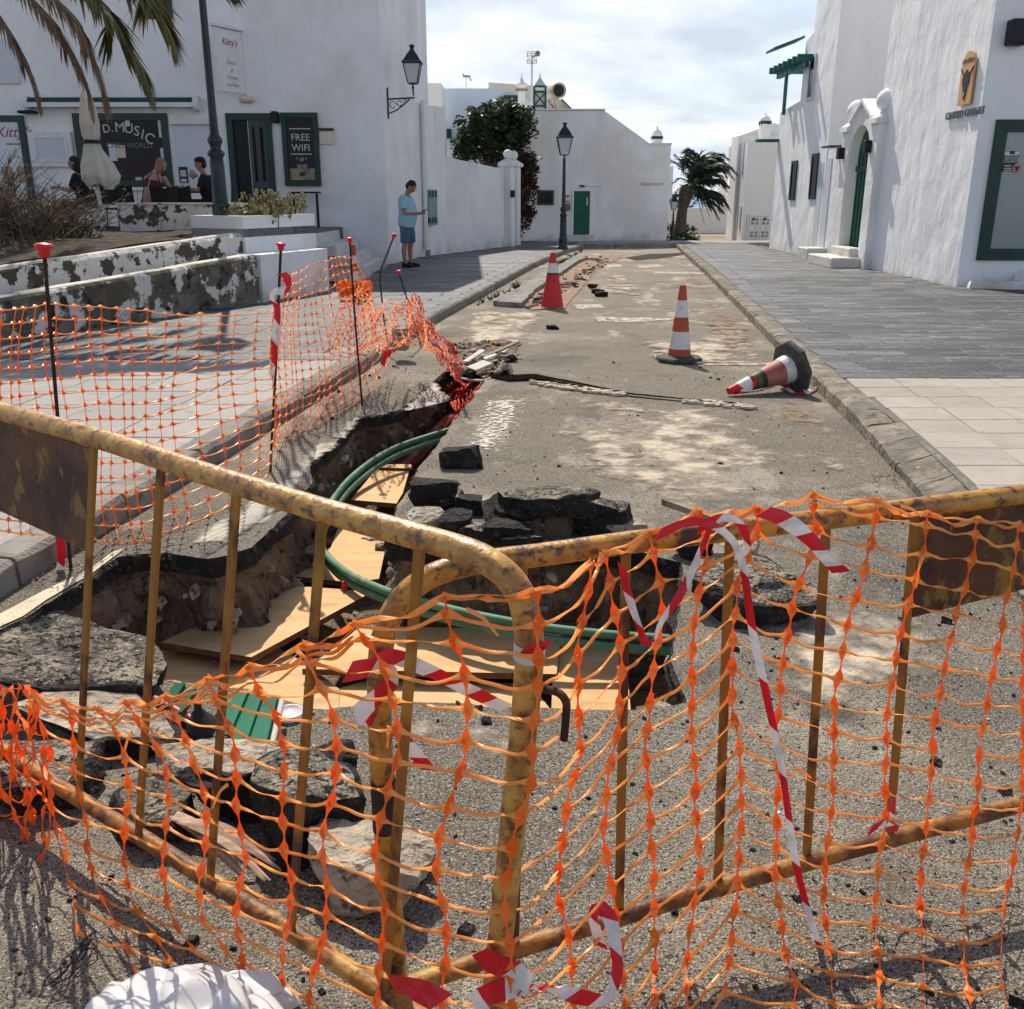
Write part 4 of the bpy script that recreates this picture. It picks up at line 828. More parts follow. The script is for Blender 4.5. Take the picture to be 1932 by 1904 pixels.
# solar water heater
t = thing('solar_water_heater', 'beige cylindrical solar water heater with slanting panel on the roof', 'water heater', Y(1045, 208, 35))
a = Y(1030, 175, 35.6); b = Y(1054, 171, 34.4)
MB().tube([a, b], .24, 16).build('tank', m_['beige'], t); d = (b - a).normalized()
MB().tube([b + d * .001, b + d * .02], .19, 16).build('tank_end', m_['blackpaint'], t)
MB().tube([b - d * .05, b + d * .035], .255, 16, cap=False).build('end_ring', m_['beige'], t)
c0, c1 = Y(1033, 188, 35.4), Y(1060, 188, 34.6); e0, e1 = Y(1050, 209, 35), Y(1081, 209, 34.2)
mb = MB(); mb.prism([c0, c1, e1, e0], (.03, .05, -.06)); mb.build('collector_panel', m_['cream'], t)
mb = MB(); mb.tube([c1, e1], .035, 5); mb.tube([c0, e0], .035, 5); mb.build('panel_rail', m_['wood_grey'], t)
mb = MB()
for u0, v0, u1, v1 in ((1032, 188, 1038, 208), (1040, 190, 1034, 208), (1046, 186, 1047, 209)): mb.tube([Y(u0, v0, 35), Y(u1, v1, 35)], .03, 5)
mb.build('stand', m_['chalk'], t)
# ---------------------------------------------------- far right houses and end wall
fw_ = thing('end_wall', 'plain beige wall closing the side street behind the palm', 'wall', (8, 44, 0))
mb = MB(); p0 = Y(1263, 396, 44); p1 = Y(1362, 396, 44); mb.ab((p0.x - 2, 44, -1.2), (p1.x + 2, 44.3, p0.z)); mb.build('wall_panel', m_['stucco_far'], fw_)
mb = MB(); mb.ab((p0.x - 2, 43.95, p0.z + .002), (p1.x + 2, 44.35, p0.z + .08)); mb.build('coping', m_['stucco_far'], fw_)
p = Y(1262, 320, 50); q = Y(1270.5, 320, 50); MB().ab((p.x - 3, 50, 0), (q.x, 53, Y(1262, 314, 50).z)).build('distant_house', m_['stucco_far'], None, 'sliver of a white house between the gable house and the palm', 'house')
# house 3 (with cabinets) : corner at u 1414
Y3 = 36.
h3 = thing('corner_house', 'white corner house with electricity cabinets at its foot', 'house', (9.5, Y3, 0))
c = Y(1405, 360, Y3).x
z3 = Y(1440, 269, Y3).z
mb = MB(); mb.prism(*up([(c, Y3), (c + 7, Y3), (c + 7, 37.1), (c, 37.1)], -1.2, z3)); mb.build('wall', m_['stucco_far'], h3)
mb = MB(); mb.prism(*up([(c - .1, 37.102), (c + 7, 37.102), (c + 7, 39), (c - .1, 38.2)], -1.2, Y(1400, 256, 37.1).z)); mb.build('rear_wall', m_['stucco_far'], h3)
zr = Y(1400, 256, 37.1).z
mb = MB(); mb.prism([(c - .05, 37.3, zr), (c + 2.6, 37.3, zr), (c + 1.2, 37.3, Y(1444, 232, 37.3).z)], (0, 1.5, 0)); mb.build('pitched_roof', m_['stucco_far'], h3)
for u0, v0, u1, v1 in ((1392, 338, 1396, 373),): 
    p = X(u0, v0, c - .12); 
for y0_, z0_, z1_h in ((36.5, 2.3, 3.4), (36.3, .4, 1.2), (36.8, .4, 1.1)): MB().ab((c - .03, y0_, z0_), (c, y0_ + .18, z1_h)).build('narrow_window', m_['panel'], h3)
x0, z0, x1, z1 = fr(1408, 404, 1450, 457, Y3)
for k in range(2):
    xa_ = x0 + (x1 - x0) * k / 2; xb_ = x0 + (x1 - x0) * (k + 1) / 2
    cb_ = thing('electric_cabinet', ('left' if k == 0 else 'right') + ' white electricity cabinet door with louvres at the corner house', 'cabinet', ((xa_ + xb_) / 2, Y3, z0), 'electricity cabinets')
    MB().ab((xa_, Y3 - .06, z0), (xb_ - .01, Y3 - .001, z1)).build('door_panel', m_['stucco_far'], cb_)
    mb = MB(); frame_front(mb, xa_ + .07, z0 + .08, xb_ - .08, z1 - .06, Y3 - .06, .03, .02); mb.build('door_frame', m_['panel'], cb_)
    mb = MB()
    for zz in (z0 + .18, z0 + .62):
        for i in range(2):
            for j in range(2): mb.ab((xa_ + .15 + i * .14, Y3 - .075, zz + j * .12), (xa_ + .24 + i * .14, Y3 - .061, zz + .08 + j * .12))
    mb.build('louvre', m_['wood_grey'], cb_)
    MB().ab((xa_ + .18, Y3 - .075, z1 - .2), (xa_ + .28, Y3 - .061, z1 - .12)).build('warning_label', m_['cap_red'] if k else m_['dim_letter'], cb_)
dc = dome_chimney(1443, 212, 228, 235, 268, 18, Y3 + .8, 'tall white dome chimney on the corner house roof')
mb = MB(); p = Y(1443, 268, Y3 + .8)
# house 4
Y4 = 48.
h4 = thing('end_house', 'white house beyond the corner house with an outside blue railed stair', 'house', (11, Y4, 0))
p = Y(1383, 400, Y4); zt = Y(1390, 350, Y4).z
mb = MB(); mb.prism(*up([(p.x, Y4), (p.x + 6, Y4), (p.x + 6, Y4 + 4), (p.x, Y4 + 4)], -2, zt)); mb.build('wall', m_['stucco_far'], h4)
mb = MB(); mb.prism([(p.x + .1, Y4 + .2, zt), (p.x + 5.6, Y4 + .2, zt), (p.x + 2.8, Y4 + .2, zt + 1.6)], (0, 5, 0)); mb.build('pitched_roof', m_['cream'], h4)
MB().ab((p.x - .04, Y4 + 1.2, 2.4), (p.x, Y4 + 1.7, 3.8)).build('narrow_window', m_['panel'], h4); MB().ab((p.x - .04, Y4 + 2.6, .5), (p.x, Y4 + 3., 1.3)).build('narrow_window', m_['panel'], h4)
st = thing('blue_stair_rail', 'navy blue stepped stair railing climbing beside the corner house', 'railing', Y(1370, 458, 44))
pts = [(1366, 458), (1374, 425), (1380, 400), (1386, 384), (1391, 384), (1392, 372), (1397, 366), (1398, 345)]
mb = MB(); mb.tube([Y(u, v, 45) for u, v in pts[:4]], .1, 5, sm=False)
q0, q1, q2, q3 = Y(1381, 402, 45), Y(1384, 372, 45), Y(1391, 366, 45), Y(1390, 396, 45); mb.prism([q0, q3, q2, q1], (0, .08, 0))
q0, q1, q2, q3 = Y(1390, 372, 45), Y(1391, 345, 45), Y(1398, 345, 45), Y(1397, 368, 45); mb.prism([q0, q3, q2, q1], (0, .08, 0)); mb.build('rail_panel', m_['navy'], st)
MB().prism([Y(1336, 398, 47), Y(1336, 416, 47), Y(1339, 416, 47), Y(1339, 398, 47)][::-1], (0, .1, 0)).build('blue_shutter', m_['navy'], None, 'small navy shutter panel right of the end wall', 'shutter')
# ---------------------------------------------------- right hand terrace: near house (plane x about 7.5)
XR = 7.5
def xr(u, v): return X(u, v, XR)
R4 = lambda x, y: (1405.1 + .3229 * x, .3229 * y)
nh = thing('corner_restaurant', 'near white building on the right with rough plaster and large green framed window', 'building', (9, 18.5, 0))
C1 = (7.56, 16.6); yb = 20.9
mb = MB(); mb.prism(*up([C1, (14, 16.6), (14, 22), (XR, yb)], -.05, 8.3))
mb.build('wall', m_['stucco2'], nh)
m_['rubble_base'] = m_['concrete_rock']
# low skirt at the foot of the wall
mb = MB(); K = 24
for i in range(K):
    y0_ = 16.6 + (24.2 - 16.6) * i / K
# front window
YR = 16.6
x0, z0, x1, z1 = fr(1860, 226, 2050, 491, YR)
mb = MB(); frame_front(mb, x0, z0, x1, z1, YR, .19, .06); wf2 = mb.build('window_frame', m_['green_paint'], nh)
MB().ab((x0 + .19, YR - .025, z0 + .19), (x1 - .19, YR - .001, z1 - .19)).build('pane', m_['frost_win'], wf2)
def stk(u0, v0, u1, v1, mt, nm='glass_sticker', d=0):
    a = Y(u0, v0, YR); b = Y(u1, v1, YR); return MB().ab((a.x, YR - .032 - d, b.z), (b.x, YR - .0255 - d, a.z)).build(nm, m_[mt], wf2)
stk(1893, 287, 1920, 298, 'sign_grey'); stk(1892, 298.5, 1918, 308, 'maroon'); stk(1889, 308.2, 1912, 324, 'charcoal'); stk(1904, 285, 1912, 291, 'charcoal', d=.008)
text('lettering', 'Bienvenido', .07, Y(1906, 294.5, YR - .04), F3, m_['charcoal'], wf2, shear=.3)
text('lettering', 'Allergens', .075, Y(1905, 301, YR - .04), F3, m_['chalk'], wf2, shear=.2); text('lettering', 'Zona WiFi', .055, Y(1905, 305.5, YR - .04), F3, m_['chalk'], wf2)
for vv in (312, 317, 321): stk(1892, vv, 1906, vv + 2, 'chalk', d=.008)
p = Y(1918, 318, YR - .03); MB().lathe((p.x, p.y, p.z), [(.075, 0), (.075, .008)], 12, M=Matrix.Rotation(R(90), 3, 'X')).build('round_sticker', m_['terra'], wf2)
MB().prism([(p.x - .04, YR - .045, p.z + .03), (p.x, YR - .045, p.z - .05), (p.x + .04, YR - .045, p.z + .03)], (0, .006, 0)).build('round_mark', m_['charcoal'], wf2)
x0, z0, x1, z1 = fr(1896, 39, 1930, 88, YR)
mb = MB(); mb.bbox(((x0 + x1) / 2, YR - .12, (z0 + z1) / 2), (x1 - x0, .24, z1 - z0), .02, rz=0, ry=0); mb.build('box_wall_lamp', m_['blackpaint'], None, 'black box shaped wall lamp high above the restaurant window', 'wall lamp')
# painted board with goat head and metal lettering
bd = thing('arched_sign_board', 'tan arch topped sign board with a black horned goat head', 'sign', xr(1822, 205))
ZS = lambda x, y: (.8782 * (2020 + x / 10.578), .8782 * (80 + y / 10.578))
def sx(x, y, off=0): return X(*ZS(x, y), 7.535 - off)
xa_ = sx(430, 1575); xb_ = sx(715, 1500); zl = (xa_.z + xb_.z) / 2; ya, yb2 = xb_.y, xa_.y; top = sx(735, 305).z; shoulder = sx(820, 480).z
wS = (yb2 - ya) / 2; yc = (ya + yb2) / 2; arc = [(7.53, ya, zl), (7.53, ya, top - wS * 1.0)] + [(7.53, yc - wS * math.cos(a), top - wS + wS * math.sin(a)) for a in [R(k * 15) for k in range(1, 12)]] + [(7.53, yb2, top - wS), (7.53, yb2, zl)]
MB().prism(arc, (-.035, 0, 0)).build('board', m_['tan'], bd)
H_ = top - zl
def head(pts): return [(7.494, yc - s_ * wS, zl + t_ * H_) for s_, t_ in pts]
MB().prism(head([(0, .08), (.2, .17), (.3, .3), (.52, .42), (.55, .5), (.42, .54), (.95, .66), (.98, .7), (.55, .6), (.3, .585), (0, .66), (-.3, .585), (-.55, .6), (-.98, .7), (-.95, .66), (-.42, .54), (-.55, .5), (-.52, .42), (-.3, .3), (-.2, .17)]), (-.012, 0, 0)).build('goat_head', m_['charcoal'], bd)
MB().prism(head([(0, .14), (.1, .2), (0, .25), (-.08, .2)]), (-.02, 0, 0)).build('muzzle_mark', m_['chalk'], bd)
text('lettering', 'CAMPERO', .1, (7.49, yc, zl + .82 * H_), (R(90), 0, R(-90)), m_['wood_grey'], bd, ext=.003)
ml = thing('metal_lettering', 'row of grey raised metal letters under the tan sign board', 'lettering', (7.53, yc, zl - .2))
text('letters', 'CAMPERO', .17, (7.515, yc + .33, zl - .14), (R(90), 0, R(-90)), m_['dim_letter'], ml, ext=.012, sx=.85); text('letters', 'GOURMET', .17, (7.515, yc - .42, zl - .14), (R(90), 0, R(-90)), m_['dim_letter'], ml, ext=.012, sx=.85)
# kerbs / steps at the restaurant front
rs = thing('front_step', 'low whitewashed rubble step in front of the restaurant window', 'step', (9, 15.9, KZ))
mb = MB(); a = G(1806, 541, KZ); mb.box((9.65, 15.75, KZ + .05), (4.2, .22, .13), rz=R(-13), jit=.02); mb.build('lower_step', m_['stucco2'], rs)
mb = MB(); mb.box((10.1, 16.25, KZ + .12), (3.3, .35, .24), rz=0, jit=.02); mb.build('upper_step', m_['stucco2'], rs)
# ---- gate wall between the two houses
XG = 7.34
gt = thing('gate_wall', 'white garden gate wall with arched green door and ball topped piers', 'gate', (XG, 21.6, 0))
p2 = lambda x, y: xr(*R4(x, y))
pg_ = lambda x, y: X(*R4(x, y), XG)
yB = 24.2; y_np0, doorA, doorB, y_lp1 = 20.5, 20.95, 22.2, 22.65
def yz(pl, x, th): return [(x, a_, b_) for a_, b_ in pl], (th, 0, 0)
zarch = X(*R4(745, 725), 7.5).z; zt_ = pg_(760, 585).z; z_imp = zarch - (doorB - doorA) / 2
arcp = [(doorA + (doorB - doorA) / 2 * (1 - math.cos(R(a))), z_imp + (doorB - doorA) / 2 * math.sin(R(a))) for a in range(0, 181, 12)]
zs = pg_(690, 700).z
poly_ = [(doorA - .03, KZ - .1), (doorA, KZ - .1)] + arcp + [(doorB, KZ - .1), (doorB + .03, KZ - .1), (doorB + .03, zs), ((doorA + doorB) / 2, zt_), (doorA - .03, zs)]
mb = MB(); mb.prism(*yz(poly_, XG + .03, .5)); mb.build('arch_wall', m_['stucco'], gt)
mb = MB(); a_, b_ = (doorB + .06, zs - .03), ((doorA + doorB) / 2, zt_ + .02)
mb.prism([(XG - .04, a_[0], a_[1]), (XG - .04, b_[0], b_[1]), (XG - .04, b_[0], b_[1] + .07), (XG - .04, a_[0], a_[1] + .07)], (.5, 0, 0)); a_ = (doorA - .06, zs - .03)
mb.prism([(XG - .038, a_[0], a_[1]), (XG - .038, b_[0], b_[1]), (XG - .038, b_[0], b_[1] + .07), (XG - .038, a_[0], a_[1] + .07)], (.5, 0, 0)); mb.build('gable_coping', m_['stucco'], gt)
ga = MB(); pa = [(doorA - .01, KZ + .3)] + arcp + [(doorB + .01, KZ + .3)]; ga.prism(*yz(pa, XG + .24, .05)); gd = ga.build('arched_door', m_['green_door'], gt)
for i in range(6):
    yy = doorA + (doorB - doorA) * (i + .5) / 6; MB().ab((XG + .225, yy - .008, KZ + .32), (XG + .239, yy + .008, z_imp + .2)).build('door_batten', m_['green_paint'], gd)
MB().ab((XG + .20, doorA + .01, z_imp - .3), (XG + .238, doorB - .01, z_imp - .18)).build('transom_rail', m_['green_paint'], gd)
MB().ab((XG + .1, doorA - .02, KZ - .1), (XG + .5, doorB + .02, KZ + .3)).build('threshold', m_['concrete'], gt)
for k, (a_, b_) in enumerate(((y_np0, doorA - .031), (doorB + .031, y_lp1))):
    zc_ = pg_(775, 690).z if k == 0 else pg_(645, 735).z
    MB().ab((XG, a_, KZ - .05), (XG + .45, b_, zc_ - .1)).build('pier', m_['stucco'], gt)
    mb = MB(); mb.ab((XG - .08, a_ - .05, zc_ - .099), (XG + .5, b_ + .05, zc_)); mb.lathe((XG + .2, (a_ + b_) / 2, zc_), [(.36, 0), (.1, .16)], 4, sm=False, a0=R(45)); mb.build('pier_cap', m_['stucco'], gt)
    MB().ball((XG + .2, (a_ + b_) / 2, zc_ + .34), .22, 20).build('ball', m_['stucco'], gt)
    lb_ = MB(); pz = pg_(735, 857) if k == 0 else pg_(604, 893); lb_.bbox((XG - .07, (a_ + b_) / 2 + (.12 if k == 0 else .05), pz.z), (.14, .16, .24), .01)
    lb_.build('gate_lamp', m_['blackpaint'], None, ('nearer' if k == 0 else 'farther') + ' black cube lamp on the gate pier beside the arched door', 'wall lamp', 'cube lamps by the arched gate')
zlw = p2(560, 850).z
mb = MB(); mb.prism(*yz([(y_lp1 + .002, KZ - .1), (yB + .1, KZ - .1), (yB + .1, p2(500, 880).z), (y_lp1 + .002, p2(610, 830).z)], XR + .02, .3)); mb.build('low_wall', m_['stucco'], gt)
MB().ab((XR - .35, y_lp1 + .25, zlw - .05), (XR + .05, y_lp1 + .9, zlw - .01)).build('canopy_shelf', m_['green_paint'], gt)
MB().ab((XR + .0, yB - .42, KZ), (XR + .019, yB - .02, zlw - .25)).build('recess_panel', m_['panel'], gt)
stp = thing('gate_steps', 'two broad white concrete steps below the arched green door', 'step', (XG - .3, 21.6, KZ))
MB().bbox((XG - .30, 21.55, KZ + .10), (.62, 1.7, .22), .02).build('lower_step', m_['concrete'], stp)
MB().bbox((XG - .02, 21.575, KZ + .20), (.30, 1.3, .38), .02).build('upper_step', m_['concrete'], stp)
MB().bbox((XR - .2, yB - .25, KZ + .12), (.5, .8, .28), .02).build('single_step', m_['concrete'], None, 'single white concrete block step left of the gate steps', 'step')
# ---- second house
sh = thing('terrace_house', 'tall white terrace house with stepped roof and narrow green windows', 'house', (9, 26, 0))
pl = [(24.2, KZ - .1), (28.75, KZ - .1), (28.75, p2(235, 650).z), (xr(*R4(325, 590)).y, p2(325, 590).z), (xr(*R4(330, 590)).y, p2(352, 250).z), (xr(*R4(395, 200)).y, p2(400, 200).z), (xr(*R4(405, 190)).y, p2(430, 175).z), (xr(*R4(430, 60)).y, 8.6), (24.2, 8.6)]
mb = MB(); mb.prism(*yz(pl, XR, 6)); mb.build('wall', m_['stucco2'], sh)
mb = MB(); mb.ab((XR - .01, 24.2 + .12, KZ), (XR - .0, 24.2 + .5, 2.35)); mb.build('side_door', m_['panel'], sh)
for (a0, b0, a1, b1, mt) in ((285, 940, 285, 1170, 'green_paint'), (405, 898, 405, 1165, 'green_paint'), (392, 320, 392, 585, 'panel')):
    pt = p2(a0 + 10, b0); pb = p2(a1 - 5, b1); yy = (pt.y + pb.y) / 2; hw = .26
    mb = MB(); z_lo, z_hi = pb.z, pt.z
    mb.ab((XR - .04, yy - hw, z_lo), (XR, yy - hw + .07, z_hi)); mb.ab((XR - .04, yy + hw - .07, z_lo), (XR, yy + hw, z_hi)); mb.ab((XR - .038, yy - hw + .07, z_hi - .07), (XR, yy + hw - .07, z_hi)); mb.ab((XR - .038, yy - hw + .07, z_lo), (XR, yy + hw - .07, z_lo + .07))
    f_ = mb.build('window_frame', m_[mt], sh); MB().ab((XR - .02, yy - hw + .07, z_lo + .07), (XR - .001, yy + hw - .07, z_hi - .07)).build('pane', m_['glass'], f_)
a_ = p2(345, 230); MB().prism([(XR - .75, a_.y - .1, a_.z - .25), (XR, a_.y - .1, a_.z + .02), (XR, a_.y - .1, a_.z + .08), (XR - .75, a_.y - .1, a_.z - .19)], (0, .9, 0)).build('door_canopy', m_['teal_wood'], None, 'thin slanting dark canopy high on the terrace house', 'canopy')
pg = thing('roof_pergola', 'green timber pergola with sawtooth slats on the terrace roof', 'pergola', p2(280, 620))
q = p2(280, 440); zb_ = p2(280, 620).z - .2
MB().box((XR - .16, q.y, (q.z + zb_) / 2), (.08, .08, q.z - zb_)).build('post', m_['teal_wood'], pg)
MB().ab((XR - .2, 26.0, q.z + .0), (XR - .1, 28.7, q.z + .12)).build('beam', m_['teal_wood'], pg)
for i in range(7):
    MB().ab((XR - .42, 25.9 + i * .45, q.z + .122), (XR + .6, 25.97 + i * .45, q.z + .28)).build('slat', m_['teal_wood'], pg)
bk = p2(200, 820); MB().ab((XR - .6, 28.6, bk.z - .04), (XR, 28.95, bk.z + .03)).build('small_canopy', m_['teal_wood'], None, 'small green shelf canopy at the far end of the terrace house', 'canopy')
# far chimney behind terrace house
# ---------------------------------------------------- retaining walls, planter, terrace, steps on the left
rw = thing('retaining_walls', 'two stepped retaining walls with peeling whitewash beside the left pavement', 'wall', (-4.5, 12, 0))
def wl(y, off=0): return -5.4 + .444 * (y - 10.1) - off
def longwall(mb, y0_, y1_, off, thick, zt0, zt1, K=26, seed=0, zb=-.05):
    V = []
    for i in range(K + 1):
        y = y0_ + (y1_ - y0_) * i / K; x = wl(y, off); z = zt0 + (zt1 - zt0) * i / K + .012 * nz((x, y, 0), 2, seed); j = .02 * nz((x, y, 3), 1.5, seed)
        V += [(x + j, y, zb), (x + j * .5, y, (z + zb) / 2), (x + j, y, z - .03), (x + j - .03, y, z), (x - thick + .03, y, z), (x - thick, y, z - .03), (x - thick, y, zb)]
    fs = [(i * 7 + k, i * 7 + k + 1, (i + 1) * 7 + k + 1, (i + 1) * 7 + k) for i in range(K) for k in range(6)]
    fs = [f[::-1] for f in fs] + [list(range(7)), [K * 7 + k for k in range(7)][::-1]]
    mb.add(V, fs)
mb = MB(); longwall(mb, 4.5, 14.05, 0, .28, .12 + .12, .78, seed=1); mb.build('lower_wall', m_['mould'], rw)
mb = MB(); longwall(mb, 4.5, 14.9, .56, .26, .44, 1.06, seed=2); mb.build('upper_wall', m_['peel'], rw)
mb = MB(); longwall(mb, 4.5, 14.8, .585, .2, .455, 1.073, seed=3, zb=.4); mb.build('coping', m_['cap'], rw)
mb = MB(); longwall(mb, 4.5, 14.0, .03, .22, .25, .787, seed=4, zb=.2); mb.build('coping', m_['cap'], rw)
mb = MB(); mb.prism([(wl(4.5, .28), 4.5, .1), (wl(4.5, .56), 4.5, .1), (wl(14, .56), 14, .1), (wl(14, .28), 14, .1)], (0, 0, .02)); mb.build('gutter', m_['mould'], rw)
pt_ = thing('planter_box', 'large white rendered planter box holding succulents beside the lamp post', 'planter', (-4, 15.3, 0))
A_, B_, C_, D_ = Vector((-3.93, 14.55, 0)), Vector((-3.22, 16.25, 0)), Vector((-4.15, 16.75, 0)), Vector((-4.86, 15.05, 0))
def ringbox(mb, P, z0_, z1_, w, slope=0):
    c_ = sum(P, Vector()) / 4; I = [p + (c_ - p).normalized() * w * 1.4 for p in P]
    for i in range(4):
        j = (i + 1) % 4; mb.prism([(p.x, p.y, z0_) for p in (P[i], P[j], I[j], I[i])], (0, 0, z1_ - z0_))
mb = MB(); ringbox(mb, [A_, B_, C_, D_], .05, 1.3, .16); mb.build('box_wall', m_['stucco'], pt_)
mb = MB(); mb.prism([(p.x, p.y, 1.0) for p in (A_, B_, C_, D_)], (0, 0, .12)); mb.build('planter_soil', m_['soil'], pt_)
mb = MB(); mb.prism([(-3.60, 14.06, -.05), (-2.95, 15.75, -.05), (-3.5, 16.0, -.05), (-4.1, 14.3, -.05)], (0, 0, .83)); mb.build('plinth', m_['stucco'], pt_)
bw = thing('bench_wall', 'low whitewashed wall with flaking patches behind the garden bed', 'wall', (-7, 17, 1))
a = Y(222, 390, 16.6); b = Y(450, 392, 16.2)
mb = MB(); mb.prism([(a.x, 16.6, .5), (b.x, 16.2, .5), (b.x + .05, 16.45, .5), (a.x, 16.9, .5)], (0, 0, .94)); mb.build('wall_panel', m_['peel'], bw)
mb = MB(); mb.prism([(a.x - .03, 16.57, 1.441), (b.x + .03, 16.17, 1.441), (b.x + .08, 16.49, 1.441), (a.x - .03, 16.94, 1.441)], (0, 0, .03)); mb.build('coping', m_['cap'], bw)
# garden bed soil
mb = MB(); K = 40; V = []
for j in range(K + 1):
    for i in range(K + 1):
        y = 4.5 + (19 - 4.5) * j / K; xr0 = wl(min(y, 14.9), .8) if y < 14.2 else (-5.0 if y < 16.2 else -4.9); x = xr0 - 7.5 * i / K
        z = .38 + (1.02 - .38) * min(1, max(0, (y - 4.5) / 9)) + .06 * nz((x, y, 0), .8, 4) + .03 * nz((x, y, 0), 3, 5); V.append((x, y, z))
mb.add(V, [(j * (K + 1) + i, (j + 1) * (K + 1) + i, (j + 1) * (K + 1) + i + 1, j * (K + 1) + i + 1) for j in range(K) for i in range(K)], sm=True); mb.build('garden_bed', m_['soil'], kind='structure')
mb = MB(); mb.prism([(-18, 17.0, .3), (-4.0, 17.0, .3), (-3.75, 22, .3), (-18, 22, .3)], (0, 0, .62)); mb.build('terrace', m_['bedding'], kind='structure')
ss = thing('street_steps', 'flight of worn whitewashed steps up to the bar terrace', 'steps', (-3.3, 20, 0))
for k, (xe, zt2) in enumerate(((-2.82, .30), (-3.05, .48), (-3.32, .68), (-3.7, .87))):
    MB().bbox(((xe - 4.1) / 2, 20.3 - k * .12, (zt2 + (0 if k == 0 else zt2 - .2)) / 2), (xe + 4.1, 3.0 - k * .1, .21 if k else .3), .02).build('step', m_['concrete'], ss)
pt = thing('plant_stand', 'dark stand below the display board with metal legs', 'stand', (-4.5, 21.7, .92))
xx = Y(580, 380, 21.6).x
mb = MB(); mb.ab((xx - .3, 21.5, .92), (xx - .25, 21.55, 1.62)); mb.ab((xx + .2, 21.5, .92), (xx + .25, 21.55, 1.62)); mb.build('leg', m_['blackpaint'], pt)
MB().ab((xx - .32, 21.4, 1.621), (xx + .27, 21.8, 1.66)).build('shelf', m_['blackpaint'], pt)
# ================================================================== FOREGROUND BARRIERS
LA, LB_ = (.015, 1.274), (-1.145, 2.095)         # left barrier, as seen from above
RA, RB_ = (-.061, 1.55), (1.068, 1.90)           # right barrier
def pl(u, v, off=0.): return VP(u, v, LA, LB_, off)
def pr(u, v, off=0.): return VP(u, v, RA, RB_, off)
def smooth(P, k=6):                              # Catmull-Rom
    P = [Vector(p) for p in P]; Q = [P[0] * 2 - P[1]] + P + [P[-1] * 2 - P[-2]]; out = []
    for i in range(1, len(Q) - 2):
        for j in range(k):
            t = j / k; a, b, c, d = Q[i - 1:i + 3]
            out.append(.5 * ((2 * b) + (c - a) * t + (2 * a - 5 * b + 4 * c - d) * t * t + (3 * b - a - 3 * c + d) * t ** 3))
    return out + [P[-1]]
ldir = (Vector((*LB_, 0)) - Vector((*LA, 0))).normalized(); rdir = (Vector((*RB_, 0)) - Vector((*RA, 0))).normalized()
# left barrier
lbar = thing('left_barrier', 'rusty yellow crowd barrier running off to the left with blank sign panel', 'barrier', (-.5, 1.65, 0), 'yellow crowd barriers')
top = [pl(-260, 705), pl(0, 776), pl(200, 832), pl(400, 898), pl(600, 960), pl(780, 1010), pl(880, 1040)]
bend = [pl(925, 1062), pl(960, 1090), pl(985, 1130), pl(997, 1190), pl(998, 1260)]
post = [pl(985, 1400), pl(963, 1600), pl(935, 1850), pl(905, 2080)]
MB().tube(smooth(top + bend + post, 5), .0215, 14).build('tube_frame', m_['rust2'], lbar)
rb = [pl(-200, 1265), pl(40, 1440), pl(300, 1600), pl(560, 1765), pl(740, 1885), pl(915, 1998)]
m_['rust4'] = pm('heavily_rusted_rail', (.30, .135, .025), [((.10, .042, .02), 16, .42, .56, 12), ((.42, .25, .06), 9, .56, .64, 11), ((.035, .02, .015), 22, .56, .66, 12)], .5, [(60, .004, 6)])
MB().tube(rb, .0195, 12).build('bottom_rail', m_['rust4'], lbar)
for (u0, v0, u1, v1) in ((181, 840, 152, 1500), (308, 880, 265, 1568), (450, 925, 400, 1655), (612, 975, 552, 1752), (795, 1035, 728, 1868), (-60, 800, -80, 1360), (-200, 760, -215, 1250)):
    a = pl(u0, v0); b = pl(u1, v1); mb = MB(); w = .0088
    mb.prism([a - ldir * w, a + ldir * w, b + ldir * w, b - ldir * w], Vector((-ldir.y, ldir.x, 0)) * .009); mb.build('upright_bar', m_['bar'], lbar)
d2 = Vector((-ldir.y, ldir.x, 0)) * .004
pan = [pl(-140, 750), pl(0, 790), pl(176, 846), pl(170, 1040), pl(0, 962), pl(-140, 900)]
MB().prism(pan, d2).build('sign_panel', m_['rust3'], lbar)
hk = [pl(1030, 1300, -.01), pl(1055, 1308, -.01), pl(1068, 1325, -.01), pl(1068, 1350, -.01), pl(1064, 1396, -.01)]
MB().tube(smooth(hk, 4), .0062, 8).build('coupling_hook', m_['rebar'], lbar)
MB().tube([pl(1000, 1285, -.004), pl(1034, 1303, -.01)], .007, 8).build('hook_weld', m_['rebar'], lbar)
ft = pl(905, 2080); MB().tube([Vector((ft.x, ft.y, .0)) + Vector((-.05, -.25, .015)), Vector((ft.x, ft.y, .015)), Vector((ft.x, ft.y, .015)) + Vector((.05, .25, 0))], .018, 10).build('foot', m_['rust2'], lbar)
# right barrier
rbar = thing('right_barrier', 'rusty yellow crowd barrier running off to the right with netting hung over it', 'barrier', (.5, 1.7, 0), 'yellow crowd barriers')
topr = [pr(2235, 1700), pr(2255, 1300), pr(2262, 1000), pr(2250, 930), pr(2215, 900), pr(2150, 898), pr(1932, 932), pr(1700, 962), pr(1450, 992), pr(1200, 1022), pr(1050, 1043), pr(900, 1062)]
bendr = [pr(830, 1080), pr(780, 1108), pr(745, 1148), pr(724, 1200), pr(716, 1270)]
postr = [pr(718, 1400), pr(730, 1600), pr(745, 1800), pr(752, 1905), pr(757, 1975)]
MB().tube(smooth(topr + bendr + postr, 5), .0215, 14).build('tube_frame', m_['rust'], rbar)
rr_ = [pr(748, 1868), pr(1000, 1782), pr(1300, 1690), pr(1600, 1605), pr(1932, 1516), pr(2240, 1432)]
MB().tube(rr_, .0195, 12).build('bottom_rail', m_['rust4'], rbar)
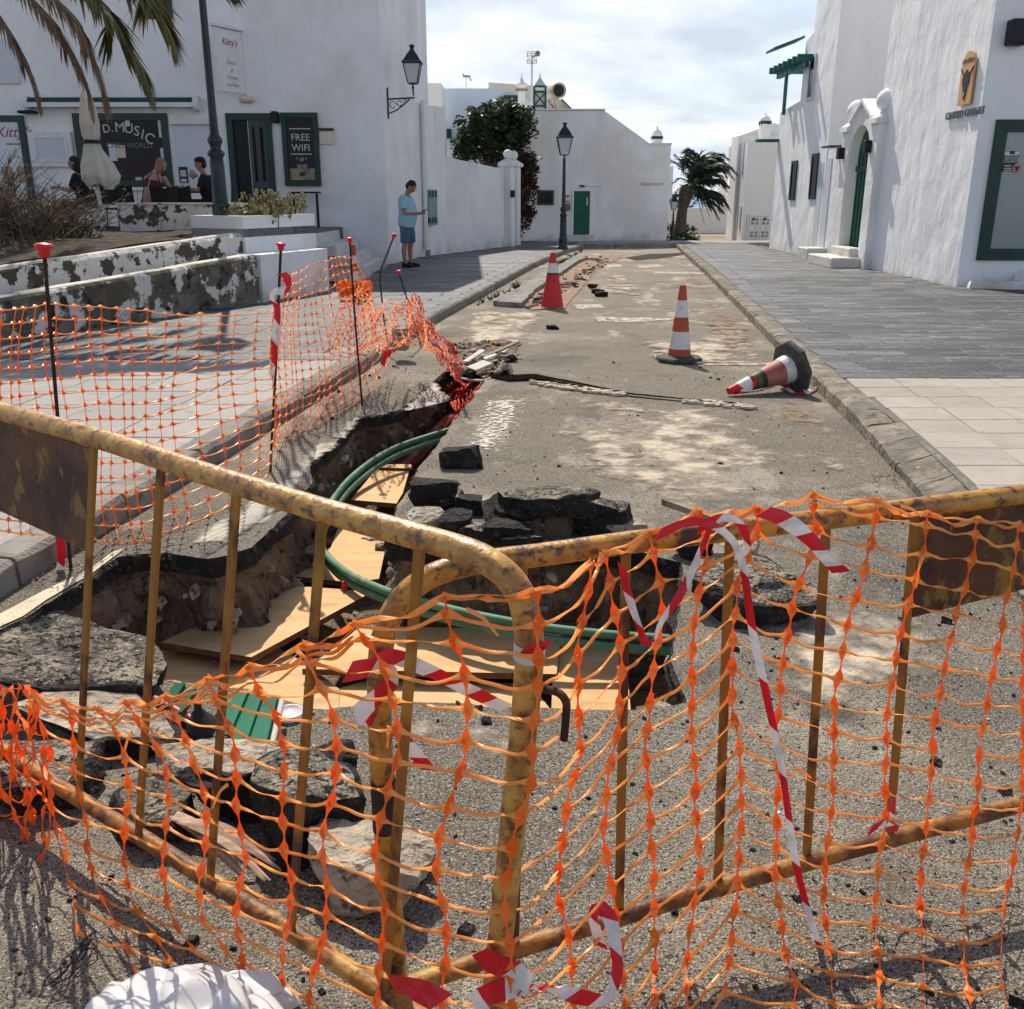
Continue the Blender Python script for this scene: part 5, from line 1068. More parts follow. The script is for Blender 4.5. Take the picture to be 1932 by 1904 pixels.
for (u0, v0, u1, v1) in ((988, 1055, 972, 1785), (1183, 1028, 1170, 1722), (1380, 1004, 1356, 1668), (1562, 985, 1524, 1618), (1730, 968, 1680, 1580), (2010, 930, 1960, 1500)):
    a = pr(u0, v0); b = pr(u1, v1); w = .0085; mb = MB()
    mb.prism([a - rdir * w, a + rdir * w, b + rdir * w, b - rdir * w], Vector((-rdir.y, rdir.x, 0)) * .009); mb.build('upright_bar', m_['bar'], rbar)
MB().prism([pr(1735, 975), pr(2010, 937), pr(2000, 1096), pr(1932, 1112), pr(1722, 1165)], Vector((-rdir.y, rdir.x, 0)) * .004).build('sign_panel', m_['rust3'], rbar)
MB().tube([pr(722, 1470), pr(727, 1565)], .0232, 14, cap=False).build('black_tape_band', m_['black'], rbar)
MB().tube([pl(1000, 1212), pl(998, 1242)], .0232, 14, cap=False).build('clear_tape_band', m_['reflect'], lbar)

# ================================================================== FOREGROUND NETTING
KD = [  # traced strands: (anchor v, top v, step, polyline)
 ('r', 1190, 998, 48, [(1942, 990), (1930, 1250), (1931, 1462), (1920, 1590), (1910, 1633), (1895, 1713), (1890, 1761), (1886, 1812), (1893, 1855), (1899, 1900), (1900, 2100)]),
 ('r', 1176, 988, 50, [(1925, 985), (1913, 1071), (1900, 1122), (1893, 1176), (1882, 1220), (1873, 1273), (1866, 1310), (1848, 1408), (1844, 1499), (1833, 1586), (1819, 1677), (1817, 1717), (1819, 1815), (1828, 1863), (1835, 2100)]),
 ('r', 1158, 980, 50, [(1844, 980), (1833, 1067), (1820, 1114), (1804, 1158), (1793, 1211), (1784, 1253), (1775, 1300), (1764, 1354), (1757, 1452), (1751, 1541), (1739, 1626), (1735, 1717), (1740, 1768), (1742, 1870), (1745, 2100)]),
 ('r', 1143, 969, 50, [(1750, 969), (1742, 1045), (1728, 1093), (1713, 1143), (1699, 1194), (1682, 1289), (1675, 1340), (1671, 1444), (1671, 1539), (1659, 1626), (1650, 1717), (1653, 1768), (1659, 1823), (1660, 1870), (1662, 2100)]),
 ('r', 1127, 943, 51, [(1655, 943), (1653, 972), (1644, 1025), (1631, 1076), (1615, 1127), (1600, 1176), (1590, 1227), (1573, 1329), (1573, 1433), (1570, 1523), (1559, 1614), (1553, 1659), (1555, 1712), (1559, 1763), (1568, 1819), (1573, 1870), (1575, 2100)]),
 ('r', 1100, 932, 50, [(1531, 932), (1535, 958), (1544, 1003), (1528, 1053), (1508, 1100), (1493, 1151), (1477, 1249), (1466, 1358), (1468, 1459), (1466, 1550), (1462, 1644), (1468, 1697), (1475, 1754), (1484, 1806), (1502, 1855), (1497, 1892), (1490, 2100)]),
 ('r', 1055, 958, 51, [(1426, 958), (1431, 973), (1426, 1016), (1405, 1060), (1388, 1107), (1388, 1158), (1382, 1209), (1380, 1267), (1382, 1328), (1388, 1379), (1399, 1430), (1399, 1524), (1397, 1579), (1390, 1672), (1386, 1723), (1377, 1812), (1370, 1846), (1364, 1892), (1360, 2100)]),
 ('r', 1120, 962, 53, [(1317, 962), (1330, 1010), (1335, 1063), (1320, 1111), (1308, 1172), (1306, 1274), (1304, 1360), (1311, 1448), (1313, 1546), (1322, 1648), (1302, 1743), (1295, 1830), (1295, 1870), (1295, 2100)]),
 ('r', 1155, 1006, 56, [(1222, 1006), (1244, 1089), (1253, 1151), (1240, 1215), (1234, 1254), (1221, 1373), (1218, 1437), (1227, 1543), (1233, 1641), (1235, 1699), (1235, 1852), (1236, 2100)]),
 ('r', 1215, 1040, 57, [(1138, 1045), (1149, 1084), (1159, 1149), (1170, 1215), (1174, 1280), (1164, 1389), (1147, 1464), (1137, 1577), (1147, 1628), (1155, 1682), (1172, 1792), (1174, 1846), (1181, 1890), (1185, 2100)]),
 ('r', 1294, 1060, 59, [(1114, 1060), (1114, 1099), (1100, 1160), (1089, 1227), (1091, 1294), (1092, 1352), (1096, 1410), (1082, 1470), (1068, 1529), (1053, 1645), (1055, 1706), (1072, 1757), (1079, 1815), (1082, 1867), (1084, 2100)]),
 ('l', 1359, 1107, 60, [(1008, 1107), (1014, 1142), (1018, 1211), (1014, 1307), (1004, 1420), (1003, 1478), (980, 1546), (963, 1607), (953, 1672), (953, 1737), (963, 1785), (963, 1839), (968, 1884), (968, 2100)]),
 ('l', 1336, 1126, 61, [(836, 1126), (846, 1161), (863, 1227), (879, 1277), (884, 1336), (879, 1400), (869, 1458), (850, 1515), (826, 1584), (823, 1642), (835, 1696), (843, 1754), (842, 1815), (835, 1860), (828, 2100)]),
 ('l', 1321, 1176, 57, [(666, 1176), (682, 1196), (712, 1234), (728, 1265), (741, 1321), (751, 1379), (751, 1437), (734, 1485), (717, 1546), (707, 1611), (714, 1662), (729, 1713), (724, 1768), (714, 1829), (711, 1880), (708, 2100)]),
 ('l', 1301, 1215, 53, [(572, 1215), (593, 1273), (608, 1301), (630, 1355), (637, 1403), (634, 1454), (625, 1515), (608, 1573), (608, 1625), (620, 1679), (615, 1737), (605, 1798), (586, 1856), (570, 2000)]),
 ('l', 1304, 1256, 50, [(470, 1256), (487, 1304), (522, 1345), (534, 1389), (537, 1430), (535, 1485), (532, 1597), (552, 1655), (549, 1700), (532, 1812), (530, 1867), (535, 1990)]),
 ('l', 1275, 1278, 49, [(392, 1278), (406, 1318), (430, 1362), (440, 1400), (448, 1451), (443, 1553), (470, 1597), (457, 1648), (443, 1703), (457, 1819), (477, 1870), (500, 1950)]),
 ('l', 1250, 1312, 49, [(312, 1312), (327, 1345), (348, 1379), (358, 1427), (378, 1468), (389, 1512), (392, 1570), (375, 1665), (377, 1717), (392, 1764), (440, 1805), (470, 1850), (495, 1885)]),
 ('l', 1220, 1322, 48, [(236, 1322), (249, 1338), (269, 1372), (293, 1396), (324, 1485), (314, 1532), (307, 1635), (309, 1686), (324, 1730), (344, 1771), (385, 1812), (409, 1836)]),
 ('l', 1190, 1328, 48, [(180, 1328), (191, 1355), (218, 1379), (232, 1410), (242, 1457), (244, 1505), (235, 1553), (235, 1648), (245, 1693), (266, 1737), (293, 1768), (320, 1809), (337, 1839)]),
 ('l', 1165, 1322, 48, [(118, 1322), (126, 1338), (147, 1372), (136, 1430), (140, 1478), (164, 1526), (164, 1621), (181, 1665), (194, 1703), (218, 1747), (239, 1788), (262, 1853)]),
 ('l', 1135, 1305, 48, [(52, 1305), (65, 1318), (82, 1365), (82, 1423), (90, 1457), (92, 1500), (97, 1529), (109, 1580), (126, 1648), (140, 1710), (147, 1751), (148, 1798)]),
]
NR0, NR1 = -5, 16
def colpos(P, v):
    for a, b in zip(P, P[1:]):
        if a[1] <= v <= b[1]: return a[0] + (b[0] - a[0]) * (v - a[1]) / max(1e-6, b[1] - a[1])
    return None
def build_net():
    mbv, mbh = MB(), MB(); grid = {}; random.seed(11)
    for ci, (side, anc, top_v, st, P) in enumerate(KD):
        off = .045 if side == 'r' else .04
        if ci == 11: off = .030
        def place(u, v, o):
            q = (pr if side == 'r' else pl)(u, v, o)
            if side == 'r' and ci == 10: q = pr(u, v, .09)
            if q.z < .02: q = G(u, v, .015 + .01 * abs(math.sin(u * .1 + v * .07)))
            return q
        for r in range(NR0, NR1 + 1):
            v = anc + r * st + 3 * math.sin(ci * 1.7 + r * 2.1)
            if v < top_v - 12: continue
            v = max(v, top_v)
            u = colpos(P, v)
            if u is None: continue
            o = off + .010 * math.sin(ci * 1.9 + r * .7) + .006 * math.sin(ci * .6 + r * 1.9)
            grid[(ci, r)] = (place(u, v, o), u, v, place)
        ks = sorted(r for c, r in grid if c == ci)
        if grid[(ci, ks[0])][2] > top_v + 14: grid[(ci, ks[0] - 1)] = (place(colpos(P, top_v), top_v, off), colpos(P, top_v), top_v, place)
    for ci in range(len(KD)):
        ks = sorted(r for c, r in grid if c == ci); P = KD[ci][4]
        face = Vector((0, -1, .15))
        for r0, r1 in zip(ks, ks[1:]):
            A, B = grid[(ci, r0)], grid[(ci, r1)]; pts = []; ws = []; K = 10
            kn = rnd(.82, 1.12)
            for k in range(K + 1):
                t = k / K; v = A[2] + (B[2] - A[2]) * t; u = colpos(P, v)
                if u is None: u = A[1] + (B[1] - A[1]) * t
                p = A[3](u, v, 0) ; base = A[0].lerp(B[0], t)
                q = Vector((p.x, p.y, p.z)); q = base + (q - A[0].lerp(B[0], t)) * 0
                q.x += .0022 * math.sin(t * math.pi) * math.sin(r0 * 2.3 + ci)
                pts.append(q)
                e = min(t, 1 - t); ws.append((.0088 if e < .01 else .0084 if e < .11 else .0064 if e < .21 else .0034 if e < .31 else .0019 if e < .41 else .0014) * (kn if e < .21 else 1))
            mbv.ribbon(pts, ws, .0009, [face + Vector((.35 * math.sin(ci * 3 + r0 + k * .2), 0, 0)) for k in range(K + 1)])
    for (ci, r), A in list(grid.items()):
        nxt = [(ci + 1, r)] if (ci + 1, r) in grid else []
        for key in nxt:
            B = grid[key]
            if abs(A[2] - B[2]) > 130: continue
            K = 12; pts = []; ws = []; ns = []; L_ = (A[0] - B[0]).length
            if random.random() < .025 and r > 2: continue
            sag = .05 * L_ * (1 + .8 * math.sin(ci * 5.1 + r * 3.3)); ph = rnd(0, 6.28); tw = rnd(.5, 1.9); f2 = rnd(3, 11)
            for k in range(K + 1):
                t = k / K; p = A[0].lerp(B[0], t); s_ = math.sin(math.pi * t)
                p = p + Vector((0, 0, -sag * s_ + .0035 * s_ * math.sin(t * 9 + ph))) + Vector((0, -.004 * s_ * math.cos(t * 7 + ph), 0))
                e = min(t, 1 - t); ws.append(.0088 if e < .01 else .0052 if e < .09 else .0030 if e < .17 else .0031)
                pts.append(p); a = tw * (s_ ** .6) * (1 + .6 * math.sin(t * f2 + ph)); ns.append(Vector((0, -math.cos(a), math.sin(a))))
            mbh.ribbon(pts, ws, .0009, ns)
    # top selvedge and the bunched strands that hang from it on the left
    for ci in range(len(KD) - 1):
        a = grid[(ci, min(r for c, r in grid if c == ci))]; b = grid[(ci + 1, min(r for c, r in grid if c == ci + 1))]
        if abs(a[2] - b[2]) > 140: continue
        n_ = 1 if ci < 13 else 4
        for q in range(n_):
            K = 10; pts = []; ns = []; ph = rnd(0, 6)
            for k in range(K + 1):
                t = k / K; s_ = math.sin(math.pi * t); p = a[0].lerp(b[0], t) + Vector((0, 0, -.012 * s_ - .009 * q + .006 * math.sin(t * 7 + ph) * s_)) + Vector((0, -.006 * q, 0))
                pts.append(p); ns.append(Vector((0, -math.cos(t * 3 + q), .5 + math.sin(t * 4 + ph))))
            mbh.ribbon(pts, .0055 if q == 0 else .0035, .001, ns)
    # loose snapped tails
    for u, v, du, dv in ((560, 1228, 40, 60), (735, 1370, -4, 40), (880, 1150, 60, 50), (1500, 1450, 30, 18), (1650, 1740, -18, 70), (1420, 1820, -30, 50), (340, 1400, 40, 60), (1742, 1050, -14, 60), (1700, 955, 40, 20), (250, 1380, -20, 60), (430, 1480, -30, 46)):
        f = pr if u > 1010 else pl; pts = smooth([f(u, v, .05), f(u + du * .5, v + dv * .3, .055), f(u + du, v + dv, .05)], 6)
        mbh.ribbon(pts, [.004 * (1 - .6 * i / len(pts)) for i in range(len(pts))], .0008, [Vector((.4 * math.sin(i), -1, .6)) for i in range(len(pts))])
    return mbv, mbh
fnet = thing('foreground_netting', 'torn orange safety netting hung across both rusty barriers in the foreground', 'safety netting', (0, 1.3, 0))
mbv, mbh = build_net()
mbv.build('vertical_strands', m_['net'], fnet, kind='stuff'); mbh.build('horizontal_tapes', m_['net_lit'], fnet, kind='stuff')
# crumpled bunch at the left end of the netting
def crumple(center, size, n, seed, w=.005, step=.045):
    random.seed(seed); mb = MB(); C_ = Vector(center)
    for i in range(n):
        p = C_ + Vector((rnd(-1, 1) * size[0], rnd(-1, 1) * size[1], rnd(-1, 1) * size[2])); d = Vector((rnd(-1, 1) * .5, rnd(-1, 1) * .5, rnd(-1, 1))).normalized(); pts = [p]
        for k in range(6):
            d = (d + Vector((rnd(-1, 1), rnd(-1, 1), rnd(-1, 1.)) ) * .7).normalized(); q = pts[-1] + d * step * Vector((1, 1, 1)).x
            for ax in range(3):
                if abs(q[ax] - C_[ax]) > size[ax] * 1.1: d[ax] *= -1
            pts.append(pts[-1] + d * step)
        sp = smooth(pts, 3); mb.ribbon(sp, [w * (1.9 if j % 9 in (0, 1, 8) else .75) for j in range(len(sp))], .0009, [Vector((math.sin(j * .3 + i), math.cos(j * .2), .5)) for j in range(len(sp))])
    return mb
random.seed(5); mb = MB(); ST = []
for k in range(15):
    u0 = -70 + k * 9.5; P = []
    for q in range(9):
        v = 1298 + q * 40 + rnd(-8, 8); P.append(pl(u0 + .16 * (v - 1300) * (.3 + .05 * k) + 14 * math.sin(q * 1.3 + k * 2.1) + rnd(-6, 6), v, .05 + .035 * math.sin(k * 2.7 + q * .9) + rnd(0, .02)))
    S_ = smooth(P, 5); ST.append(P)
    mb.ribbon(S_, [.0078 if j % 5 == 0 else .0058 if j % 5 in (1, 4) else .0022 for j in range(len(S_))], .0009, [Vector((math.sin(j * .35 + k), -1, .4 * math.cos(j * .3))) for j in range(len(S_))])
for k in range(14):
    for q in range(9):
        if rnd(0, 1) < .25: continue
        a, b = ST[k][q], ST[k + 1][q]; S_ = smooth([a, a.lerp(b, .5) + Vector((rnd(-.01, .01), rnd(-.02, .02), rnd(-.03, .0))), b], 4)
        mb.ribbon(S_, .0030, .0008, [Vector((.3, -1, math.sin(j + k))) for j in range(len(S_))])
mb.build('bunched_end', m_['net'], fnet, kind='stuff')

# ================================================================== RED AND WHITE TAPE
def tape(name, P, w, seg, label, cat='barrier tape', nrm=None, k=8, parent=None, fold=0, group=None, ph=0, sh=.012):
    pts = smooth(P, k); mb = MB(); L_ = [0]
    for a, b in zip(pts, pts[1:]): L_.append(L_[-1] + (b - a).length)
    # resample evenly at seg/4 so that stripes are regular
    st = seg / 4; res = []; d = 0; i = 0
    while d < L_[-1]:
        while L_[i + 1] < d: i += 1
        res.append(pts[i].lerp(pts[i + 1], (d - L_[i]) / max(1e-9, L_[i + 1] - L_[i]))); d += st
    n = len(res); ns = []
    for j in range(n):
        base = Vector(nrm or (0, -1, .2)); a = fold * math.sin(j * .5 + ph); ns.append(Vector((base.x + math.sin(a) * .9, base.y, base.z + .3 * math.sin(j * .33))))
    ww = [w * (1 - .35 * abs(math.sin(j * .21 + ph)) * min(1, fold * 2)) for j in range(n)]
    mb.ribbon(res, ww, .0012, ns, mf=lambda j: (j // 4) % 2, sh=sh)
    return mb.build(name, [m_['red'], m_['white']], parent, label, cat, group)
tape('knotted_tape', [pr(1240, 1010, .07), pr(1300, 985, .075), pr(1340, 990, .08), pr(1375, 1012, .08), pr(1400, 1060, .075), pr(1420, 1190, .07), pr(1450, 1330, .07), pr(1475, 1450, .065), pr(1500, 1620, .06), pr(1525, 1720, .06), pr(1560, 1830, .06), pr(1590, 1950, .06)], 0.0085, .12,
     'long red and white tape hanging from the right barrier rail down to the bottom edge', fold=.25)
tape('tape_loop', [pr(1345, 985, .07), pr(1322, 1040, .07), pr(1290, 1110, .07), pr(1250, 1170, .07), pr(1225, 1215, .07), pr(1205, 1180, .065), pr(1185, 1120, .06), pr(1172, 1060, .06)], .0085, .06, 'V shaped loop of red and white tape below the rail knot', fold=.5, ph=1)
tape('tape_knot', [pr(1318, 998, .05), pr(1340, 985, .07), pr(1370, 978, .075), pr(1398, 992, .075), pr(1408, 1030, .07), pr(1390, 1052, .06)], .0095, .045, 'twisted tape knot tied round the right barrier rail', fold=.4)
tape('tape_tail', [pr(1440, 965, .06), pr(1480, 980, .065), pr(1530, 1020, .07), pr(1562, 1055, .075), pr(1590, 1082, .07)], .016, .05, 'crumpled white and red tape tail beside the rail knot', fold=.35, ph=2)
tape('post_tape', [pr(700, 1255, .05), pr(740, 1240, .06), pr(800, 1262, .06), pr(860, 1290, .04), pr(910, 1315, -.0), pr(958, 1338, -.04)], .014, .06, 'red and white tape stretched between the two barrier posts', fold=.2)
tape('post_knot', [pr(655, 1268, .05), pr(690, 1262, .055), pr(722, 1258, .06), pr(735, 1290, .06), pr(690, 1335, .06), pr(665, 1362, .055)], .017, .045, 'bunched tape knotted round the curved right barrier post', fold=.3, ph=3)
tape('hanging_end', [pr(690, 1345, .03), pr(720, 1375, .0), pr(760, 1392, -.03), pr(790, 1430, -.04), pr(812, 1455, -.04)], .013, .05, 'short red and white tape end dangling behind the curved post', fold=.3)
tape('foot_wrap', [pl(905, 1795, .035), pl(925, 1815, .04), pl(965, 1830, .04), pl(985, 1850, .03), pl(940, 1870, .04), pl(905, 1890, .035), pl(930, 1930, .04), pl(970, 1960, .03)], .02, .07, 'red and white tape wrapped round the foot of the left barrier post', fold=.1, nrm=(-.4, -1, .1))
tape('low_tape', [pl(985, 1868, .03), pr(1040, 1862, .14), pr(1090, 1880, .14), pr(1140, 1885, .13), pr(1163, 1840, .12), pr(1160, 1780, .09), pr(1150, 1735, .06), pr(1135, 1715, .045), pr(1120, 1730, .05), pr(1135, 1790, .05)], .016, .06, 'loop of red and white tape drooping from the right barrier bottom rail', fold=.45, ph=1)
tape('wind_blown_tape', [pl(985, 1228, .03), pl(1010, 1240, .03), pl(1032, 1222, .02), pl(1044, 1198, .02)], .009, .2, 'scrap of whitish tape stuck to the left barrier post', fold=.3, ph=2) 
tape('rail_knot', [pr(1640, 1568, .03), pr(1665, 1555, .035), pr(1690, 1560, .03), pr(1684, 1530, .03), pr(1692, 1510, .02), pr(1698, 1500, .02)], .008, .03, 'small red tape knot on the last visible bar of the right barrier', fold=.3)
tape('white_scrap', [pl(740, 1858, .16), pl(775, 1862, .17), pl(805, 1875, .17), pl(840, 1895, .16)], .02, .16, 'crumpled whitish tape scrap between the feet of the two barriers', fold=.2)
# ================================================================== STAKES AND THE SECOND NET
def stake(path, cap_r, label, r=.008):
    t = thing('steel_stake', label, 'stake', path[-1], 'capped rebar stakes')
    MB().tube(path, r, 7).build('rod', m_['rebar'], t)
    d = (path[0] - path[1]).normalized(); M = d.to_track_quat('Z', 'Y').to_matrix(); c = path[0]; s = cap_r
    MB().lathe(c, [(s * .5, -s * 1.0), (s * .62, -s * .9), (s * .68, -.1 * s), (s * 1.0, 0), (s * 1.05, s * .3), (s * .8, s * .5), (s * .1, s * .6)], 14, M=M).build('cap', m_['cap_red'], t); return t
A0, B0, C0 = G(133, 1076), G(508, 890), G(684, 766)
def up_at(base, u, v):                                  # a point seen at (u, v) at the distance of a stake's foot
    return Y(u, v, base.y)
def rod(base, P): return [up_at(base, u, v) for u, v in P] + [Vector(base) - Vector((0, 0, .06))]
stake(rod(A0, [(83, 468), (95, 620), (108, 775), (120, 930)]), .036, 'red capped rebar stake nearest the camera on the left')
stake(rod(B0, [(530, 463), (526, 560), (520, 700), (514, 800)]), .027, 'red capped rebar stake wrapped in red and white tape')
stake(rod(C0, [(660, 452), (664, 520), (671, 620), (678, 700)]), .027, 'straight red capped stake in front of the orange and white post')
D0 = G(735, 660); stake(rod(D0, [(744, 444), (730, 480), (719, 508), (717, 530), (724, 600)]), .03, 'bent red capped stake leaning toward the standing man', .009)
E0 = G(797, 655); stake(rod(E0, [(752, 513), (765, 555), (780, 600)]), .032, 'short tilted red capped stake above the shade-tinted mesh')
def netfn(name, S, NI, NJ, mat, label, parent=None, mat_v=None, wv=.004, wh=.0042, node=.009, seed=3, amp=.02, kind=None, drop=.0, Kn=4, cols=None):
    """S(s, t) -> world point; NI strands across, NJ rows down"""
    random.seed(seed); mb = MB(); g = {}
    for i in range(NI + 1):
        for j in range(NJ + 1):
            p = S(i / NI, j / NJ); g[i, j] = p + Vector((0, amp * nz(p, 3, seed), amp * .5 * nz(p, 4, seed + 1)))
    for i in range(NI + 1):
        for j in range(NJ + 1):
            for di, dj in ((1, 0), (0, 1)):
                if (i + di, j + dj) not in g or random.random() < drop: continue
                a, b = g[i, j], g[i + di, j + dj]; pts = []; ws = []
                K = Kn
                for k in range(K + 1):
                    t = k / K; s_ = math.sin(math.pi * t); pts.append(a.lerp(b, t) + Vector((0, 0, -.05 * (b - a).length * s_ if di else 0))); e = min(t, 1 - t)
                    ws.append(node if e < .01 else (wh if di else wv) * (.7 if e > .3 else 1.0))
                mb.ribbon(pts, ws, .0018, Vector((0, -1, .1)) if dj else Vector((.1, -1, .55)), mf=(lambda _: 1) if (dj and mat_v) else None)
    return mb.build(name, [mat, mat_v] if mat_v else mat, parent, label, 'safety netting' if label else None, kind=kind)
def bez(P, t):                                         # piecewise linear through control points with x as parameter index
    n = len(P) - 1; f = min(n - 1e-6, max(0, t * n)); i = int(f); a = f - i
    a = a * a * (3 - 2 * a) * .5 + a * .5
    return (P[i][0] + (P[i + 1][0] - P[i][0]) * a, P[i][1] + (P[i + 1][1] - P[i][1]) * a)
# section 1: off frame left -> stake B
z1_ = lambda x, y: (.3229 * x, 439.1 + .3229 * y)
T1 = [(-420, 520), (-100, 475), (100, 440), (270, 405), (540, 432), (750, 440), (1000, 478), (1290, 475), (1590, 462)]
M1 = [(-420, 1150), (-60, 1120), (100, 1120), (330, 1110), (560, 1080), (760, 1080), (980, 1050), (1310, 960), (1600, 900)]
B1 = [(-430, 1800), (-40, 1730), (140, 1750), (420, 1760), (640, 1800), (830, 1800), (1060, 1700), (1330, 1590), (1570, 1410)]
def S1(s, t):
    a = bez(T1, s); m = bez(M1, s); b = bez(B1, s)
    x = (1 - t) ** 2 * a[0] + 2 * t * (1 - t) * (2 * m[0] - .5 * (a[0] + b[0])) + t * t * b[0]; y = (1 - t) ** 2 * a[1] + 2 * t * (1 - t) * (2 * m[1] - .5 * (a[1] + b[1])) + t * t * b[1]
    u, v = z1_(x + 18 * math.sin(t * 7 + s * 9), y)
    p = VP(u, v, A0, B0, .03 + .16 * math.sin(s * 8) * t - .10 * math.sin(math.pi * t) * math.sin(s * 6))
    return p if p.z > .02 else G(u, v, .02)
n2 = thing('left_netting', 'long orange safety netting strung between the stakes on the left', 'safety netting', (-1.7, 4.8, 0))
netfn('mesh', S1, 22, 16, m_['net_lit'], None, n2, m_['net'], wv=.0024, wh=.0042, node=.0120, amp=.03, Kn=6, kind='stuff')
z2_ = lambda x, y: (483. + .3229 * x, 421.5 + .3229 * y)
T2 = [(140, 330), (230, 285), (350, 225), (470, 200), (575, 188)]
M2 = [(120, 800), (230, 760), (380, 730), (560, 620), (690, 470)]
B2 = [(100, 1300), (240, 1235), (420, 1140), (620, 1020), (790, 760)]
def S2(s, t):
    a = bez(T2, s); m = bez(M2, s); b = bez(B2, s)
    x = (1 - t) ** 2 * a[0] + 2 * t * (1 - t) * (2 * m[0] - .5 * (a[0] + b[0])) + t * t * b[0]; y = (1 - t) ** 2 * a[1] + 2 * t * (1 - t) * (2 * m[1] - .5 * (a[1] + b[1])) + t * t * b[1]
    u, v = z2_(x + 10 * math.sin(t * 9 + s * 5), y)
    p = VP(u, v, B0, C0, -.05 - .25 * math.sin(math.pi * s) + .1 * math.sin(s * 14 + t * 3))
    return p if p.z > .03 else G(u, v, .03)
n3 = thing('middle_netting', 'billowing orange netting between the taped stake and the orange and white post', 'safety netting', (-1.3, 6.5, 0))
netfn('mesh', S2, 16, 18, m_['net_far'], None, n3, wv=.0023, wh=.0034, node=.0095, amp=.04, Kn=5, kind='stuff')
T3 = [(600, 330), (640, 420), (700, 500), (780, 470), (860, 440), (920, 450)]
B3 = [(400, 720), (560, 770), (700, 760), (830, 740), (960, 700), (1060, 760)]
def S3(s, t):
    a = bez(T3, s); b = bez(B3, s); u, v = z2_(a[0] + (b[0] - a[0]) * t + 22 * math.sin(s * 31 + t * 8), a[1] + (b[1] - a[1]) * t + 16 * math.sin(s * 17 + t * 13))
    p = Y(u, v, 8.35 - 1.0 * t + .35 * math.sin(s * 11)); return p if p.z > .05 else G(u, v, .05 + .05 * abs(math.sin(s * 40 + t * 20)))
netfn('slumped_netting', S3, 24, 15, m_['net_far'], 'slumped pile of orange netting by the kerb below the bent stake', wv=.0032, wh=.0032, node=.009, amp=.10, Kn=4, seed=8)
T4 = [(895, 430), (930, 420), (1000, 560), (1060, 640), (1180, 740)]
B4 = [(900, 640), (960, 660), (1040, 760), (1130, 860), (1210, 960)]
def S4(s, t):
    a = bez(T4, s); b = bez(B4, s); u, v = z2_(a[0] + (b[0] - a[0]) * t + 14 * math.sin(s * 23 + t * 9), a[1] + (b[1] - a[1]) * t + 10 * math.sin(s * 13 + t * 11))
    p = Y(u, v, 8.6 - 1.2 * s + .2 * math.sin(t * 9)); return p if p.z > .03 else G(u, v, .04)
netfn('shaded_netting', S4, 20, 9, m_['net_shaded'], 'orange netting coloured darker red for shade, trailing from the short stake to the trench end', wv=.004, wh=.004, node=.008, amp=.07, Kn=3, seed=9)
T5 = [(1080, 880), (1160, 900), (1250, 930), (1330, 920)]; B5 = [(1090, 1010), (1150, 1040), (1160, 1170), (1130, 1210)]
def S5(s, t):
    a = bez(T5, s); b = bez(B5, s); u, v = z2_(a[0] + (b[0] - a[0]) * t + 10 * math.sin(s * 23 + t * 9), a[1] + (b[1] - a[1]) * t + 10 * math.sin(s * 13 + t * 11))
    return G(u, v, -.06 - .22 * t * (1 - .6 * s) + .04 * math.sin(s * 20 + t * 12))
netfn('trench_netting', S5, 14, 10, m_['net_shaded'], 'orange netting coloured red for shade, fallen into the far end of the trench', wv=.004, wh=.004, node=.009, amp=.05, Kn=3, seed=10)
# tape round stake B
sb = [up_at(B0, u, v) + Vector((0, -.02, 0)) for u, v in ((532, 515), (543, 525), (540, 548), (524, 548), (515, 562), (524, 580), (524, 610), (520, 640), (517, 670), (513, 716))]
tape('stake_tape', sb, .024, .12, 'red and white tape wound down the taped stake', fold=.3, sh=.02)
tape('stake_tape_end', [up_at(A0, 112, 1010), up_at(A0, 116, 1035), up_at(A0, 115, 1060), up_at(A0, 112, 1080)], .02, .14, 'short red and white tape tied low on the stake nearest the camera', fold=.3)
tape('netting_ribbon', [up_at(C0, 738, 660), up_at(C0, 726, 672), up_at(C0, 722, 690), up_at(C0, 712, 700)], .022, .3, 'faded pink tape scrap caught in the middle netting', fold=.4)
# orange and white delineator post with rubble round its foot
dp = G(672, 566, KZ); dl = thing('delineator_post', 'orange and white striped tube post with netting gathered round its foot', 'marker post', dp)
tp_ = Y(668, 461, dp.y).z; H_ = tp_ - KZ; P0 = Vector((dp.x, dp.y, KZ)); lean = Vector((-.02, 0, 1))
for k, (a_, b_, mt) in enumerate(((0, .22, 'reflect'), (.22, .52, 'reflect'), (.52, .66, 'cone_or'), (.66, .8, 'reflect'), (.8, 1.0, 'cone_or'))):
    MB().tube([P0 + lean * H_ * a_, P0 + lean * H_ * b_], [.055 - .012 * a_, .055 - .012 * b_], 14).build('post_band', m_[mt], dl)
mb = crumple(P0 + Vector((0, -.05, .16)), (.22, .16, .12), 90, 12, w=.009, step=.08); mb.build('gathered_netting', m_['net_far'], None, 'bundle of orange netting tied round the striped post foot', 'safety netting')

